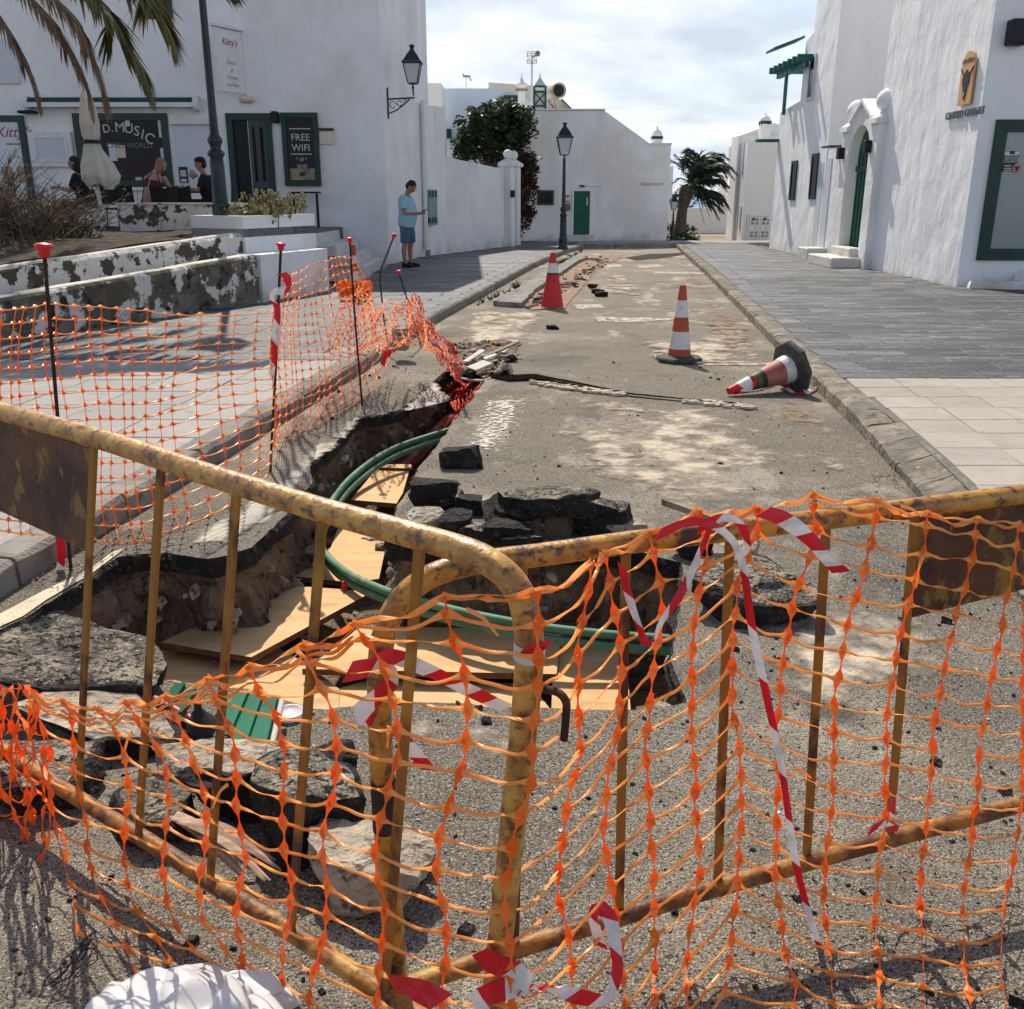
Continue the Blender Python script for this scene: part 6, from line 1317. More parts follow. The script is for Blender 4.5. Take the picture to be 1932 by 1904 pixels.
# ================================================================== TRAFFIC CONES
def cone(name, base, h, bands, rb, rt, base_s, label, M=None, base_mat='rubber', hexa=False, base_h=.05):
    t = thing(name, label, 'traffic cone', base, 'traffic cones'); M = M or Matrix.Identity(3); b = Vector(base)
    mb = MB(); s = base_s
    if hexa: mb.lathe(b, [(s * 1.0, 0), (s * 1.02, base_h * .7), (s * .97, base_h), (rb * 1.35, base_h * 1.1), (rb * 1.15, base_h * 1.3)], 8, M=M, sm=False, a0=R(22.5))
    else: mb.lathe(b, [(s * 1.08, 0), (s * 1.08, base_h * .8), (s, base_h), (rb * 1.2, base_h * 1.05)], 4, M=M, sm=False, a0=R(45))
    mb.build('base', m_[base_mat], t); hh = h - base_h
    for a_, b_, mt in bands:
        r0 = rb + (rt - rb) * a_; r1 = rb + (rt - rb) * b_; e = .0015 if mt == 'reflect' else 0
        MB().lathe(b, [(r0 + e, base_h + hh * a_), (r1 + e, base_h + hh * b_)], 24, M=M).build('cone_band', m_[mt], t)
    MB().lathe(b, [(rt, h - .001), (rt * 1.0, h + .004), (rt * .7, h + .008), (rt * .6, h - .03)], 20, M=M).build('tip_rim', m_[bands[-1][2]], t)
    return t
cb = G(1281, 681)
cone('traffic_cone', cb, Y(1287, 539, cb.y).z, [(0, .12, 'cone_or'), (.12, .365, 'reflect'), (.365, .565, 'cone_or'), (.565, .80, 'reflect'), (.80, 1, 'cone_or')], .118, .032, .232, 'orange and white banded cone standing upright in the middle of the road', hexa=True, base_h=.045)
cb = G(1042, 582); 
cone('traffic_cone', cb, Y(1049, 477, cb.y).z, [(0, .60, 'cone_red'), (.60, .635, 'charcoal'), (.635, .81, 'reflect'), (.81, 1, 'cone_red')], .165, .035, .2, 'tall red cone with one white band on the dug strip by the left kerb', base_mat='wood_grey', base_h=.03)
# toppled cone: axis from the base plate (upper right) to the tip (lower left)
tipw = G(1375, 738, .045); bw_ = G(1508, 742, 0); bc = Y(1498, 692, G(1500, 738).y + .02)
ax = (tipw - bc).normalized(); hT = (tipw - bc).length
Mt = ax.to_track_quat('Z', 'Y').to_matrix()
cone('toppled_cone', bc, hT, [(0, .16, 'reflect'), (.16, .45, 'hazy_red'), (.45, .52, 'charcoal'), (.52, .62, 'palm_leaf'), (.62, .67, 'charcoal'), (.67, .86, 'white'), (.86, 1, 'cone_red')], .125, .03, .235, 'toppled cone lying against the right kerb wrapped in torn tape', M=Mt @ Matrix.Rotation(R(22), 3, 'Z'), base_mat='rubber', hexa=True, base_h=.05)
tape('ground_tape', [G(1385, 742, .02), G(1430, 738, .03), G(1470, 726, .05), G(1500, 742, .02), G(1520, 738, .03), G(1545, 730, .02)], .022, .12, 'red and white tape lying on the road under the toppled cone', nrm=(0, -.3, 1), fold=.5)
tape('cone_tape', [bc + ax * hT * .66 + Vector((.0, -.04, .06)), bc + ax * hT * .7 + Vector((.03, -.07, 0)), bc + ax * hT * .78 + Vector((0, -.06, -.03)), bc + ax * hT * .88 + Vector((0, -.05, .02)), bc + ax * hT * .98 + Vector((0, -.04, 0))], .018, .1, 'torn red tape wound round the tip of the toppled cone', fold=.5)
# ================================================================== LAMP POSTS
def lamppost(base, h, s, label, lamp=True, cut=None):
    t = thing('lamp_post', label, 'lamp post', base, 'green cast iron lamp posts'); b = Vector(base); H_ = h
    prof = [(.16, 0), (.16, .06), (.13, .09), (.12, .28), (.135, .30), (.105, .34), (.095, .85), (.085, .92), (.115, .96), (.115, .99), (.075, 1.03), (.075, 1.08), (.10, 1.12), (.10, 1.16), (.062, 1.22), (.052, 1.6), (.040, H_ / s)]
    MB().lathe(b, [(r * s, z * s) for r, z in prof], 14).build('column', m_['green_metal'], t)
    if lamp: lantern(t, b + Vector((0, 0, H_ + .12 * s)), s)
    return t
b2 = G(1062, 471, KZ); zt = Y(1066, 251, b2.y).z
lamppost(b2, Y(1066, 300, b2.y).z - KZ, .95, 'full green lamp post standing by the kerb at the street end')
b1 = Vector((-4.50, 15.45, 1.1)); lamppost(b1, 5.3, 1.12, 'large green lamp post rising out of the frame beside the planter box')
b3 = G(1268, 462, 0) ; b3 = Vector((Y(1268, 455, 36).x, 36, -.03)); lamppost(b3, Y(1270, 396, 36).z - .03, .6, 'small distant lamp post between the gable house and the palm')
# ================================================================== RUBBLE, PLYWOOD, PIPES
def chunk_mb(c, size, rz=0, rx=0, ry=0, seed=0, top=0, rough=.12, n=3, side=0, cut=0):
    """broken slab: rounded, noise displaced box; top faces get material `top`"""
    bm = bmesh.new(); bmesh.ops.create_cube(bm, size=2); bmesh.ops.subdivide_edges(bm, edges=bm.edges[:], cuts=(2 ** n) - 1, use_grid_fill=True)
    M = Euler((rx, ry, rz)).to_matrix(); h = Vector(size) / 2; c = Vector(c); vs = []; mn = min(size)
    rg = random.Random(seed * 7 + 1); cuts = []
    for k in range(9 if n > 1 else 4):
        a_ = rg.uniform(0, 6.283); cuts.append((Vector((math.cos(a_), math.sin(a_), rg.uniform(-.55, .35))).normalized(), rg.uniform(.72 + cut, 1.0 + cut)))
    for k in range(3): a_ = rg.uniform(0, 6.283); cuts.append((Vector((math.cos(a_) * .35, math.sin(a_) * .35, 1)).normalized(), rg.uniform(.85, 1.02)))
    for v in bm.verts:
        p = v.co.copy()
        for cn, cd in cuts:
            t_ = p.dot(cn) - cd
            if t_ > 0: p -= cn * t_
        q = Vector((p.x * h.x, p.y * h.y, p.z * h.z)); s_ = 1 / max(.03, mn)
        dsp = rough * mn
        ang = 1 + .12 * nz((p.x * 1.0, p.y * 1.0, 0), 1.3, seed)
        q.x *= ang; q.y *= 1 + .12 * nz((p.x, p.y, 4), 1.3, seed + 1)
        k = .35 if (p.z > .9) else 1
        q += Vector((nz(q, s_ * .8, seed + 2), nz(q, s_ * .8, seed + 3), k * nz(q, s_ * .8, seed + 4))) * dsp * 1.2
        q += Vector((nz(q, s_ * 2.6, seed + 5), nz(q, s_ * 2.6, seed + 6), k * nz(q, s_ * 2.6, seed + 7))) * dsp * .6
        vs.append(c + M @ q)
    bm.verts.index_update(); bm.normal_update(); mb = MB(); b = 0; mb.v = vs
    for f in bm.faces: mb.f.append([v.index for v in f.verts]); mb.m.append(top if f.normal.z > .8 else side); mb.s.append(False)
    bm.free(); return mb
RM = [m_['asphalt_dk'], m_['asphalt_top'], m_['concrete_rock'], m_['dirt']]
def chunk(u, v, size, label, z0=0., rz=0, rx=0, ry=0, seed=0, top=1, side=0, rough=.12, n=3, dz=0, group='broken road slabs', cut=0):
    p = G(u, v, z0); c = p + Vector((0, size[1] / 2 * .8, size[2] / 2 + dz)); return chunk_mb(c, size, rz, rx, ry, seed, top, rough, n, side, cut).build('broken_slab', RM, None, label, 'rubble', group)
# left foreground
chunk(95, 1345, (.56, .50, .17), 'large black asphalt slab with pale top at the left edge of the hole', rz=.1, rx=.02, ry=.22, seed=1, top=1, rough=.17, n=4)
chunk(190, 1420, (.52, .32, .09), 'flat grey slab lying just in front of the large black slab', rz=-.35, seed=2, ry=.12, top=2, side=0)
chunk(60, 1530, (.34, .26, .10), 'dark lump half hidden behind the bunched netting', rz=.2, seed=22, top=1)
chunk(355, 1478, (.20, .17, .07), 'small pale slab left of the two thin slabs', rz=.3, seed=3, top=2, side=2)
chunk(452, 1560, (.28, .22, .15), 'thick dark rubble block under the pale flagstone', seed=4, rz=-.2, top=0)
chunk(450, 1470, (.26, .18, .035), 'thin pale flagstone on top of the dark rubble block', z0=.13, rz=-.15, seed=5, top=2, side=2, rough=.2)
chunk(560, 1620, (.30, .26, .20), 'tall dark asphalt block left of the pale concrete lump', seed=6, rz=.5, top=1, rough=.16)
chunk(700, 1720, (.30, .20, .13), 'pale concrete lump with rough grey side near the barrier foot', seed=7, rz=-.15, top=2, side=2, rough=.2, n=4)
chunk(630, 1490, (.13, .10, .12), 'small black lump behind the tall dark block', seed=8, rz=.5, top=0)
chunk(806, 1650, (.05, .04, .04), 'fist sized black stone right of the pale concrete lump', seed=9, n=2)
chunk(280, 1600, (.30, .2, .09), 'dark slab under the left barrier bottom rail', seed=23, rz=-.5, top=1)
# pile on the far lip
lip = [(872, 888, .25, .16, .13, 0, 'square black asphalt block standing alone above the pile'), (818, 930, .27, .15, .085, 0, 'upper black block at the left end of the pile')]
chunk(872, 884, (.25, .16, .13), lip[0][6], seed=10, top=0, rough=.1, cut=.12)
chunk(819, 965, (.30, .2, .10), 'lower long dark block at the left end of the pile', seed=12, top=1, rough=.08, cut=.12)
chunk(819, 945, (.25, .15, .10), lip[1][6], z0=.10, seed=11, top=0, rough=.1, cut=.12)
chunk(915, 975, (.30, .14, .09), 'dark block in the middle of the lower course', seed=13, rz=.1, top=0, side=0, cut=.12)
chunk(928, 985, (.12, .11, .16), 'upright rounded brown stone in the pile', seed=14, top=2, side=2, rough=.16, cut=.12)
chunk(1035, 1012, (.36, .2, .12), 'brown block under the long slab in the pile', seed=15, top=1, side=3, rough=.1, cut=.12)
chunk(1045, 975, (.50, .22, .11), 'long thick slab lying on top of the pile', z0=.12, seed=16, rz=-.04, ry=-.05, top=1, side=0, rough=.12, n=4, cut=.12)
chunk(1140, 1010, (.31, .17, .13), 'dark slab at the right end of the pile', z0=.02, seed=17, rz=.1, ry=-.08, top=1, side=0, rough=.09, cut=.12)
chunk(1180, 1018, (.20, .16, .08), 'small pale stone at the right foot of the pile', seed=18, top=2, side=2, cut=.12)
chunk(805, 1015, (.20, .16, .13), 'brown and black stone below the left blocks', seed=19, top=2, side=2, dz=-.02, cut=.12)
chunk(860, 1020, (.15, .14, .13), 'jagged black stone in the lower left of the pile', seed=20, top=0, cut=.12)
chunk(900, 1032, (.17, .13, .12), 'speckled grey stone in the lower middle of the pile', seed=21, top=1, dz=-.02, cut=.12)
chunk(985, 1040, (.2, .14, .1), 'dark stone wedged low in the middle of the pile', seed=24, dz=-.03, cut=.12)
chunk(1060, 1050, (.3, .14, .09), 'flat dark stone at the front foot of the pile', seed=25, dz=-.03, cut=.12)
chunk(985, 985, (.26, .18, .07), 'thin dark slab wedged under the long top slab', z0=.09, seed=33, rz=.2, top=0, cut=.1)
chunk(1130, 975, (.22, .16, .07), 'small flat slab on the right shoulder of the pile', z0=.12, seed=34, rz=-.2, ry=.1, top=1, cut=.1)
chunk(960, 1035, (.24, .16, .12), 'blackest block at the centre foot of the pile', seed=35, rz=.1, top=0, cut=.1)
# right slab
chunk(1450, 1185, (.50, .40, .16), 'big broken asphalt slab lying on the road right of the hole', seed=26, rz=-.28, rx=.18, top=1, rough=.16, n=4)
chunk(1320, 1060, (.22, .18, .10), 'dark rubble lump on the right lip of the hole', seed=27, rz=.3, top=1)
chunk(1385, 1075, (.24, .2, .10), 'broken brown slab piece behind the big right slab', seed=28, top=2, side=2)
pk = thing('broken_plank', 'short weathered plank piece lying on rubble behind the right barrier', 'plank', G(1310, 960, .1))
MB().box(G(1310, 965, .13), (.34, .06, .03), rz=R(-38), ry=.12, jit=.004).build('board', m_['wood_grey'], pk)
MB().box(G(1355, 985, .10), (.26, .07, .035), rz=R(-36), ry=.1, jit=.004).build('board', m_['wood_grey'], pk)
# loose fragments in the trench
random.seed(31)
mb = MB()
for i in range(170):
    p = G(rnd(180, 1280), rnd(1045, 1320), -.50); s = rnd(.012, .05)
    if not inside((p.x, p.y), rim): continue
    k = chunk_mb(p, (s, s * rnd(.6, 1), s * rnd(.4, .8)), rnd(0, 6), rnd(0, 1), 0, i, 0, .25, 1); mb.add(k.v, k.f, 0)
for i in range(150):
    k_ = random.randrange(n); p = rim[k_]; q = inward(k_); zz = rnd(-.5, -.12); s = rnd(.02, .075); k = chunk_mb((p.x + q.x * rnd(.0, .05), p.y + q.y * rnd(0, .05), zz), (s, s * rnd(.6, 1), s * rnd(.5, .9)), rnd(0, 6), rnd(0, 1), 0, i, 0, .25, 1); mb.add(k.v, k.f, 0)
mb.build('trench_stones', m_['concrete_rock'], kind='stuff')
for i, (u, v, s) in enumerate(((600, 1060, .16), (575, 1020, .18), (230, 1200, .14), (560, 1075, .12), (700, 1050, .14), (735, 1070, .16))):
    chunk(u, v, (s, s * .9, s * .8), ('stone', 'cobble', 'earthy stone', 'boulder', 'pale stone', 'brown stone')[i] + ' on the trench floor ' + ('against the left wall', 'under the barrier rail', 'near the petals', 'by the leaning plywood', 'beside the green conduit', 'at the inner corner of the hole')[i], z0=-.52, seed=60 + i, top=2, side=3, rough=.25, group='stones in the trench')
# scattered grit on the road
mb = MB()
for i in range(900):
    y = rnd(1.4, 10) if i % 3 else rnd(1.4, 4); x = rnd(-1.7, 2.2) * (1 if y < 4 else 1) + (.02 * y)
    if inside((x, y), rim) or x < kx(KL, y) + .05 or x > kx(KR, y) - .04: continue
    s = rnd(.002, .007) if i % 14 else rnd(.008, .018); k = MB().box((x, y, slab_lift(x, y) + s * .3), (s * 2, s * 1.5, s), rnd(0, 6), rnd(0, 1), jit=s * .3); mb.add(k.v, k.f)
mb.build('road_grit', m_['asphalt_dk'], kind='stuff')
mb = MB()
for i in range(260):
    y = rnd(1.5, 9); x = rnd(-1.5, 2.1)
    if inside((x, y), rim) or x > kx(KR, y) - .04: continue
    s = rnd(.002, .006); mb.box((x, y, slab_lift(x, y) + s * .3), (s * 2, s * 1.5, s * .6), rnd(0, 6), rnd(0, 1))
mb.build('pale_grit', m_['chalk'], kind='stuff')
# the transverse crack with its pale mortar
m_['crack'] = pm('open_crack', (.008, .007, .006), [((.04, .03, .022), 20, .55, .68, 6)], 1, spec=0)
cr = dens([G(u, v) for u, v in ((925, 706), (965, 712), (1010, 710), (1040, 716), (1110, 730), (1190, 747), (1290, 757), (1400, 766), (1400, 769), (1290, 760), (1190, 750.5), (1110, 734), (1035, 720), (1000, 720), (960, 722), (925, 714))], .05, True, .012, 3, 9)
sheet('road_crack', None, m_['crack'], .0205, .12, 0, world=cr, fade_w=99)
random.seed(44)
mb = MB()
for i in range(170):
    t = rnd(0, 1); u = 1000 + 420 * t; v = 717 + 49 * t ** .8 + rnd(-1, 5)
    if 1180 < u < 1290: continue
    p = G(u, v, .02); k = chunk_mb(p, (rnd(.03, .09), rnd(.02, .05), rnd(.012, .03)), rnd(-.4, .1), 0, 0, i, 0, .2, 1); mb.add(k.v, k.f)
mb.build('mortar_bits', m_['dust2'] if 'dust2' in m_ else pm('pale_mortar', (.5, .42, .34), rough=1), kind='stuff')
chunk(1041, 622, (.20, .12, .06), 'small black clod in a pothole beyond the crack', seed=70, n=2, rz=-.7)
# debris heap at the trench end
random.seed(45)
mb = MB()
for i in range(150):
    p = G(rnd(850, 965), rnd(650, 712)) ; s = rnd(.03, .11); k = chunk_mb(p + Vector((0, 0, rnd(0, .05))), (s, s * rnd(.6, 1), s * rnd(.4, .8)), rnd(0, 6), rnd(0, 1), 0, i, 0, .25, 1); mb.add(k.v, k.f, 0 if i % 3 else 1)
mb.build('debris_heap', [m_['concrete_rock'], m_['asphalt_dk']], kind='stuff')
for i, (u, v, sz, rz, mt, lab) in enumerate(((895, 672, (.28, .06, .015), .9, 'concrete', 'pale splinter of board pointing toward the road'), (940, 662, (.5, .06, .02), .55, 'wood_grey', 'long greenish strip leaning on the debris heap'), (905, 690, (.18, .2, .015), .5, 'canvas', 'square beige board scrap on the debris heap'), (962, 655, (.3, .05, .02), 1.0, 'canvas', 'upright pale strip at the right of the debris heap'), (925, 673, (.12, .09, .01), .2, 'chalk', 'small white plastic shard on the debris heap'))):
    MB().box(G(u, v, .08), sz, rz=rz, ry=-.3, jit=.004).build('board_scrap', m_[mt], None, lab, 'scrap', 'board scraps on the debris heap')
chunk(758, 662, (.20, .18, .22), 'brown rock holding down the slumped netting on the kerb', seed=71, z0=.1, top=2, side=2, n=2)
# asphalt strip lifted beside the far left kerb
mbk = MB(); sl = dens([G(u, v) for u, v in ((930, 578), (985, 582), (1008, 555), (1060, 520), (1090, 498), (1110, 490), (1085, 487), (1050, 505), (1000, 536), (945, 562))], .12, True, .03, 8, 3)
n_ = len(sl); ar = sum(sl[i].x * sl[(i + 1) % n_].y - sl[(i + 1) % n_].x * sl[i].y for i in range(n_))
if ar < 0: sl = sl[::-1]
mbk.prism([(p.x, p.y, .005) for p in sl], (0, 0, .075)); mbk.build('lifted_strip', m_['kerb2'], None, 'long lifted strip of old asphalt between the left kerb and the red cone', 'rubble')
random.seed(47); mb = MB()
for i in range(120):
    t = rnd(0, 1); u = 1010 + 130 * t + rnd(-15, 15); v = 575 - 85 * t + rnd(-8, 8); s = rnd(.03, .14); k = chunk_mb(G(u, v, .02), (s, s * .8, s * .5), rnd(0, 6), 0, 0, i, 0, .25, 1); mb.add(k.v, k.f, i % 3 == 0)
mb.build('subbase_rubble', [m_['dirt2'], m_['asphalt_dk']], kind='stuff')
for i, (u, v) in enumerate(((1128, 555), (1118, 545), (1135, 561))): chunk(u, v, (.22, .14, .09), ('first', 'smaller', 'rearmost')[i] + ' black clod beside the dug strip right of the red cone', seed=80 + i, n=2, group='clods by the dug strip')
dk = sheet('far_road_patch', [(1180, 487), (1225, 480), (1330, 476), (1390, 474), (1300, 480), (1240, 488), (1200, 492)], m_['asphalt_dk'], .01, .3, .03, seed=20, fade_w=99)

# plywood sheets
def ply(P, z, label, th=.018, dzs=None, tex=(0,)):
    pts = [G(u, v, z + (dzs[i] if dzs else 0)) for i, (u, v) in enumerate(P)]
    c = sum(pts, Vector()) / len(pts); t = thing('plywood_sheet', label, 'plywood', c, 'plywood sheets over the trench')
    e = .003; mb = MB(); n = len(pts)
    nn = Vector()
    for i in range(n): nn += pts[i].cross(pts[(i + 1) % n])
    if nn.z < 0: pts = pts[::-1]
    top = [p for p in pts]; mb.add(top, [list(range(n))]); mb.build('face_veneer', m_['ply'], t)
    mb = MB(); lo = [p - Vector((0, 0, th)) for p in pts]; hi = [p - Vector((0, 0, .0012)) for p in pts]
    mb.add(lo + hi, [list(range(n))[::-1]] + [(i, (i + 1) % n, n + (i + 1) % n, n + i) for i in range(n)]); mb.build('board_edge', m_['ply_edge'], t); return t
ply([(191, 1240), (250, 1212), (307, 1185), (409, 1160), (575, 1250), (640, 1300), (640, 1340), (450, 1330), (211, 1290)], -.46, 'wide plywood sheet lying lowest at the left end of the trench')
ply([(412, 1161), (560, 1106), (650, 1112), (700, 1118), (474, 1240), (303, 1212)], -.38, 'propped plywood sheet in the middle with mesh shadows on it', .03)
ply([(300, 1215), (540, 1085), (560, 1078), (575, 1090), (420, 1165), (330, 1218)], -.43, 'narrow plywood strip behind the propped sheet', .02)
ply([(570, 1262), (616, 1234), (682, 1180), (971, 1188), (1060, 1190), (1050, 1272)], -.40, 'large plywood sheet between the two barrier posts', .03)
ply([(600, 1310), (700, 1282), (1000, 1290), (1040, 1340), (640, 1345)], -.47, 'shadowed plywood sheet under the front lip of the hole')
ply([(1045, 1225), (1110, 1212), (1180, 1218), (1190, 1340), (1040, 1345)], -.42, 'pale plywood sheet with a shadow band at the right end', .02)
ply([(662, 943), (712, 883), (774, 881), (760, 930), (748, 950)], -.33, 'plywood sheet in the narrow trench under the green conduits', .03)
ply([(716, 876), (775, 876), (778, 884), (714, 882)], -.31, 'thin plywood strip beyond the red pipe')
ply([(624, 1033), (640, 990), (712, 1002), (726, 1040), (715, 1092), (662, 1099), (556, 1087)], -.42, 'plywood sheet disappearing under the barrier rail', .03)
# green conduits
path = [(880, 800, -.10), (845, 812, -.12), (740, 848, -.17), (662, 902, -.22), (615, 965, -.27), (600, 1015, -.3), (636, 1068, -.3), (720, 1112, -.27), (850, 1150, -.22), (1000, 1180, -.22), (1130, 1196, -.24), (1262, 1206, -.26)]
c1 = smooth([G(u, v, z) for u, v, z in path], 6)
MB().tube(c1, .021, 12).build('green_conduit', m_['green_pipe'], None, 'upper of two green conduits curving through the trench', 'conduit', 'green conduits')
c2 = smooth([G(u, v, z) + Vector((-.0, .0, -.045)) + Vector((.02, -.03, 0)) for u, v, z in path], 6)
MB().tube(c2, .021, 12).build('green_conduit', m_['green_pipe'], None, 'lower of two green conduits curving through the trench', 'conduit', 'green conduits')
rp = [G(905, 745, -.42), G(874, 770, -.40), G(825, 815, -.40), G(780, 862, -.42), G(740, 905, -.46)]
MB().tube(smooth(rp, 4), .062, 16).build('red_pipe', m_['red_pipe'], None, 'thick brick red pipe lying in the narrow trench', 'pipe')
MB().tube(smooth([p + Vector((-.14, .03, -.04)) for p in rp], 4), .045, 14).build('grey_pipe', m_['blue_film'], None, 'dark grey pipe beside the brick red pipe', 'pipe')
mb = MB(); V = [G(u, v, -.47) for u, v in ((815, 830), (790, 868), (735, 880), (765, 850))]; mb.prism(V, (0, 0, .004)); mb.build('film_sheet', m_['blue_film'], None, 'dark blue film scrap lying behind the red pipe', 'film')
MB().tube(smooth([G(850, 707, .0), G(880, 716, -.03), G(912, 718, -.01), G(925, 714, .01)], 4), .012, 8).build('thin_pipe', m_['chalk'], None, 'thin pale pipe crossing the far end of the trench', 'pipe')
# green broken sheet pieces, pipes, funnel, lid, cup
gs = thing('green_shutter_piece', 'broken piece of ribbed green painted sheet on the ground by the front lip', 'sheet piece', G(455, 1370))
def ribbed(P, n, h=.014):
    a, b, c, d = [Vector(p) for p in P]; mb = MB()       # a-b near edge, d-c far edge
    prof = []
    for i in range(n):
        t0 = i / n; prof += [(t0 + .02, 0), (t0 + .62 / n, 0), (t0 + .68 / n, h), (t0 + .94 / n, h), (t0 + .99 / n, 0)]
    V = []; k = len(prof)
    for t, hh in prof: V += [a.lerp(b, t) + Vector((0, 0, hh)), d.lerp(c, t) + Vector((0, 0, hh))]
    b0 = len(mb.v); mb.add(V, [(2 * i, 2 * i + 2, 2 * i + 3, 2 * i + 1) for i in range(k - 1)])
    mb.add([p - Vector((0, 0, .006)) for p in V], [(2 * i, 2 * i + 1, 2 * i + 3, 2 * i + 2) for i in range(k - 1)]); return mb
ribbed([G(400, 1388, .05), G(505, 1408, .05), G(526, 1320, .07), G(445, 1302, .07)], 3).build('ribbed_panel', m_['green_sheet'], gs)
MB().tube([G(512, 1412, .05), G(532, 1322, .07)], .01, 6).build('edge_strip', m_['canvas'], gs)
ribbed([G(302, 1332, .06), G(345, 1352, .06), G(372, 1306, .09), G(330, 1286, .09)], 2).build('green_sheet_piece', m_['green_sheet'], None, 'small upright green ribbed piece left of the larger one', 'sheet piece')
MB().prism([G(238, 1306, .03), G(276, 1312, .03), G(276, 1296, .04), G(240, 1296, .04)], (0, 0, .004)).build('green_sheet_piece', m_['green_sheet'], None, 'flat turquoise scrap beside the big black slab', 'sheet piece')
MB().tube([G(232, 1318, .05), G(290, 1346, .05), G(330, 1362, .04)], .011, 10).build('pink_pipe', m_['pink_pipe'], None, 'lower pink plastic pipe beside the green pieces', 'pipe', 'pink pipes')
MB().tube([G(292, 1318, .07), G(330, 1338, .06), G(372, 1362, .04)], .011, 10).build('pink_pipe', m_['pink_pipe'], None, 'upper pink plastic pipe beside the green pieces', 'pipe', 'pink pipes')
MB().lathe(G(378, 1376, .0), [(.075, 0), (.07, .008), (.03, .05), (.012, .07), (.01, .11)], 14).build('black_funnel', m_['black'], None, 'black plastic funnel beside the green ribbed sheet', 'funnel')
ld = thing('plastic_lid', 'round white plastic lid on the asphalt at the front lip', 'lid', G(548, 1352))  # a round plastic lid lying on the asphalt
MB().lathe(G(548, 1352, .0), [(.040, 0), (.043, .012), (.046, .014), (.046, .02), (.040, .021), (.038, .016), (.001, .015)], 24).build('lid_rim', m_['bagm'], ld)
rc_ = thing('plastic_cup', 'small red plastic cup shape lying on the plywood', 'cup', G(650, 1112, -.37))
MB().lathe(G(650, 1112, -.375), [(.016, 0), (.018, .005), (.018, .012), (.011, .014), (.013, .03), (.013, .045), (.009, .046)], 16).build('cap_body', m_['cap_red'], rc_)
MB().ball(G(335, 1110, -.25), .022, 8).build('tennis_ball', m_['leaf2'], None, 'small greenish ball lodged on the trench wall', 'ball')
# dry palm husk
random.seed(51); mb = MB()
for i in range(11):
    a = G(285 + i * 5, 1520 + i * 3, .05 + .004 * i); b = G(430 + i * 10, 1648 + rnd(-26, 14), .03 + rnd(0, .02)); m = a.lerp(b, .5) + Vector((0, 0, .035))
    mb.ribbon(smooth([a, m, b], 6), [.002 + .012 * math.sin(math.pi * min(1, (j + 1) / 13)) for j in range(13)], .002, (.2 * math.sin(i), -.3, 1))
mb.build('palm_husk', pm('dry_palm_husk', (.33, .21, .15), [((.5, .36, .26), 6, .45, .6, 5, (1, 6, 1)), ((.16, .09, .06), 9, .55, .66, 5)], .8), None, 'dry split palm husk lying under the left barrier rail', 'palm husk')
# white bag at the bottom
random.seed(52)
def bag(cx, cy, sx, sy, h, seed):
    mb = MB(); K = 40; V = []
    for j in range(K + 1):
        for i in range(K + 1):
            s0 = i / K * 2 - 1; t0 = j / K * 2 - 1; s = s0 * math.sqrt(1 - t0 * t0 / 2); t = t0 * math.sqrt(1 - s0 * s0 / 2); r = min(1, math.hypot(s, t)); x = cx + s * sx; y = cy + t * sy
            hh = h * max(0, 1 - r ** 2.2) ** .6
            f = abs(nz((s * .8, t * .8, 0), 1.1, seed)) * 1.3
            V.append((x + .05 * nz((s, t, 1), 2, seed), y + .05 * nz((s, t, 2), 2, seed), .004 + hh * (.62 + f) + .003 * (1 - abs(nz((s * 2.2, t * 2.2, 3), 1, seed + 2)) * 4) * (1 if hh > .01 else 0)))
    mb.add(V, [(j * (K + 1) + i, j * (K + 1) + i + 1, (j + 1) * (K + 1) + i + 1, (j + 1) * (K + 1) + i) for j in range(K) for i in range(K)], sm=True); return mb
p = G(345, 1900, .03)
mb = bag(p.x - .015, p.y - .02, .16, .13, .105, 4); q = bag(p.x + .12, p.y - .02, .10, .11, .085, 9); mb.add(q.v, q.f, sm=True); q = bag(p.x - .11, p.y - .02, .08, .10, .065, 19); mb.add(q.v, q.f, sm=True)
mb.build('plastic_bag', m_['bagm'], None, 'crumpled white plastic bag on the ground at the bottom left', 'plastic bag')
random.seed(57); mb = MB()
for i in range(5):
    p = [G(90 + rnd(-10, 30) + q * (14 + i), 1858 - q * 20 + rnd(-12, 12), .012 + .02 * abs(math.sin(q + i))) for q in range(6)]; mb.tube(smooth(p, 3), .0022, 4, cap=False)
mb.build('frayed_cord', m_['black'], None, 'tangle of thin black frayed cord left of the white plastic bag', 'cord')
# leaf litter and petals
random.seed(53)
def litter(name, areas, n, mat, s0, s1, kind='stuff'):
    mb = MB()
    for i in range(n):
        u0, v0, u1, v1, z = areas[i % len(areas)]; p = G(rnd(u0, u1), rnd(v0, v1), z + rnd(.003, .02)); s = rnd(s0, s1); a = rnd(0, 6.28)
        d = Vector((math.cos(a), math.sin(a), rnd(-.4, .4))) * s; e = Vector((-math.sin(a), math.cos(a), rnd(-.5, .5))) * s * rnd(.25, .5)
        mb.add([p - d, p - e, p + d + Vector((0, 0, s * .3)), p + e], [(0, 1, 2, 3)])
    return mb.build(name, mat, kind=kind)
litter('leaf_litter', [(110, 1020, 170, 1065, 0), (60, 1055, 160, 1110, .0), (200, 1205, 290, 1235, -.45), (290, 1150, 420, 1195, -.5), (250, 1010, 330, 1050, 0), (60, 1010, 130, 1035, .0)], 620, m_['dead_leaf'], .004, .014)
litter('petals', [(180, 1232, 240, 1250, -.44), (470, 1148, 486, 1160, -.36), (400, 1235, 430, 1250, -.44)], 40, m_['petal'], .008, .02)
litter('gutter_litter', [(1480, 680, 1530, 720, 0), (1400, 590, 1440, 640, 0), (1640, 880, 1700, 915, 0), (1330, 515, 1360, 530, 0)], 260, m_['dead_leaf'], .005, .018)
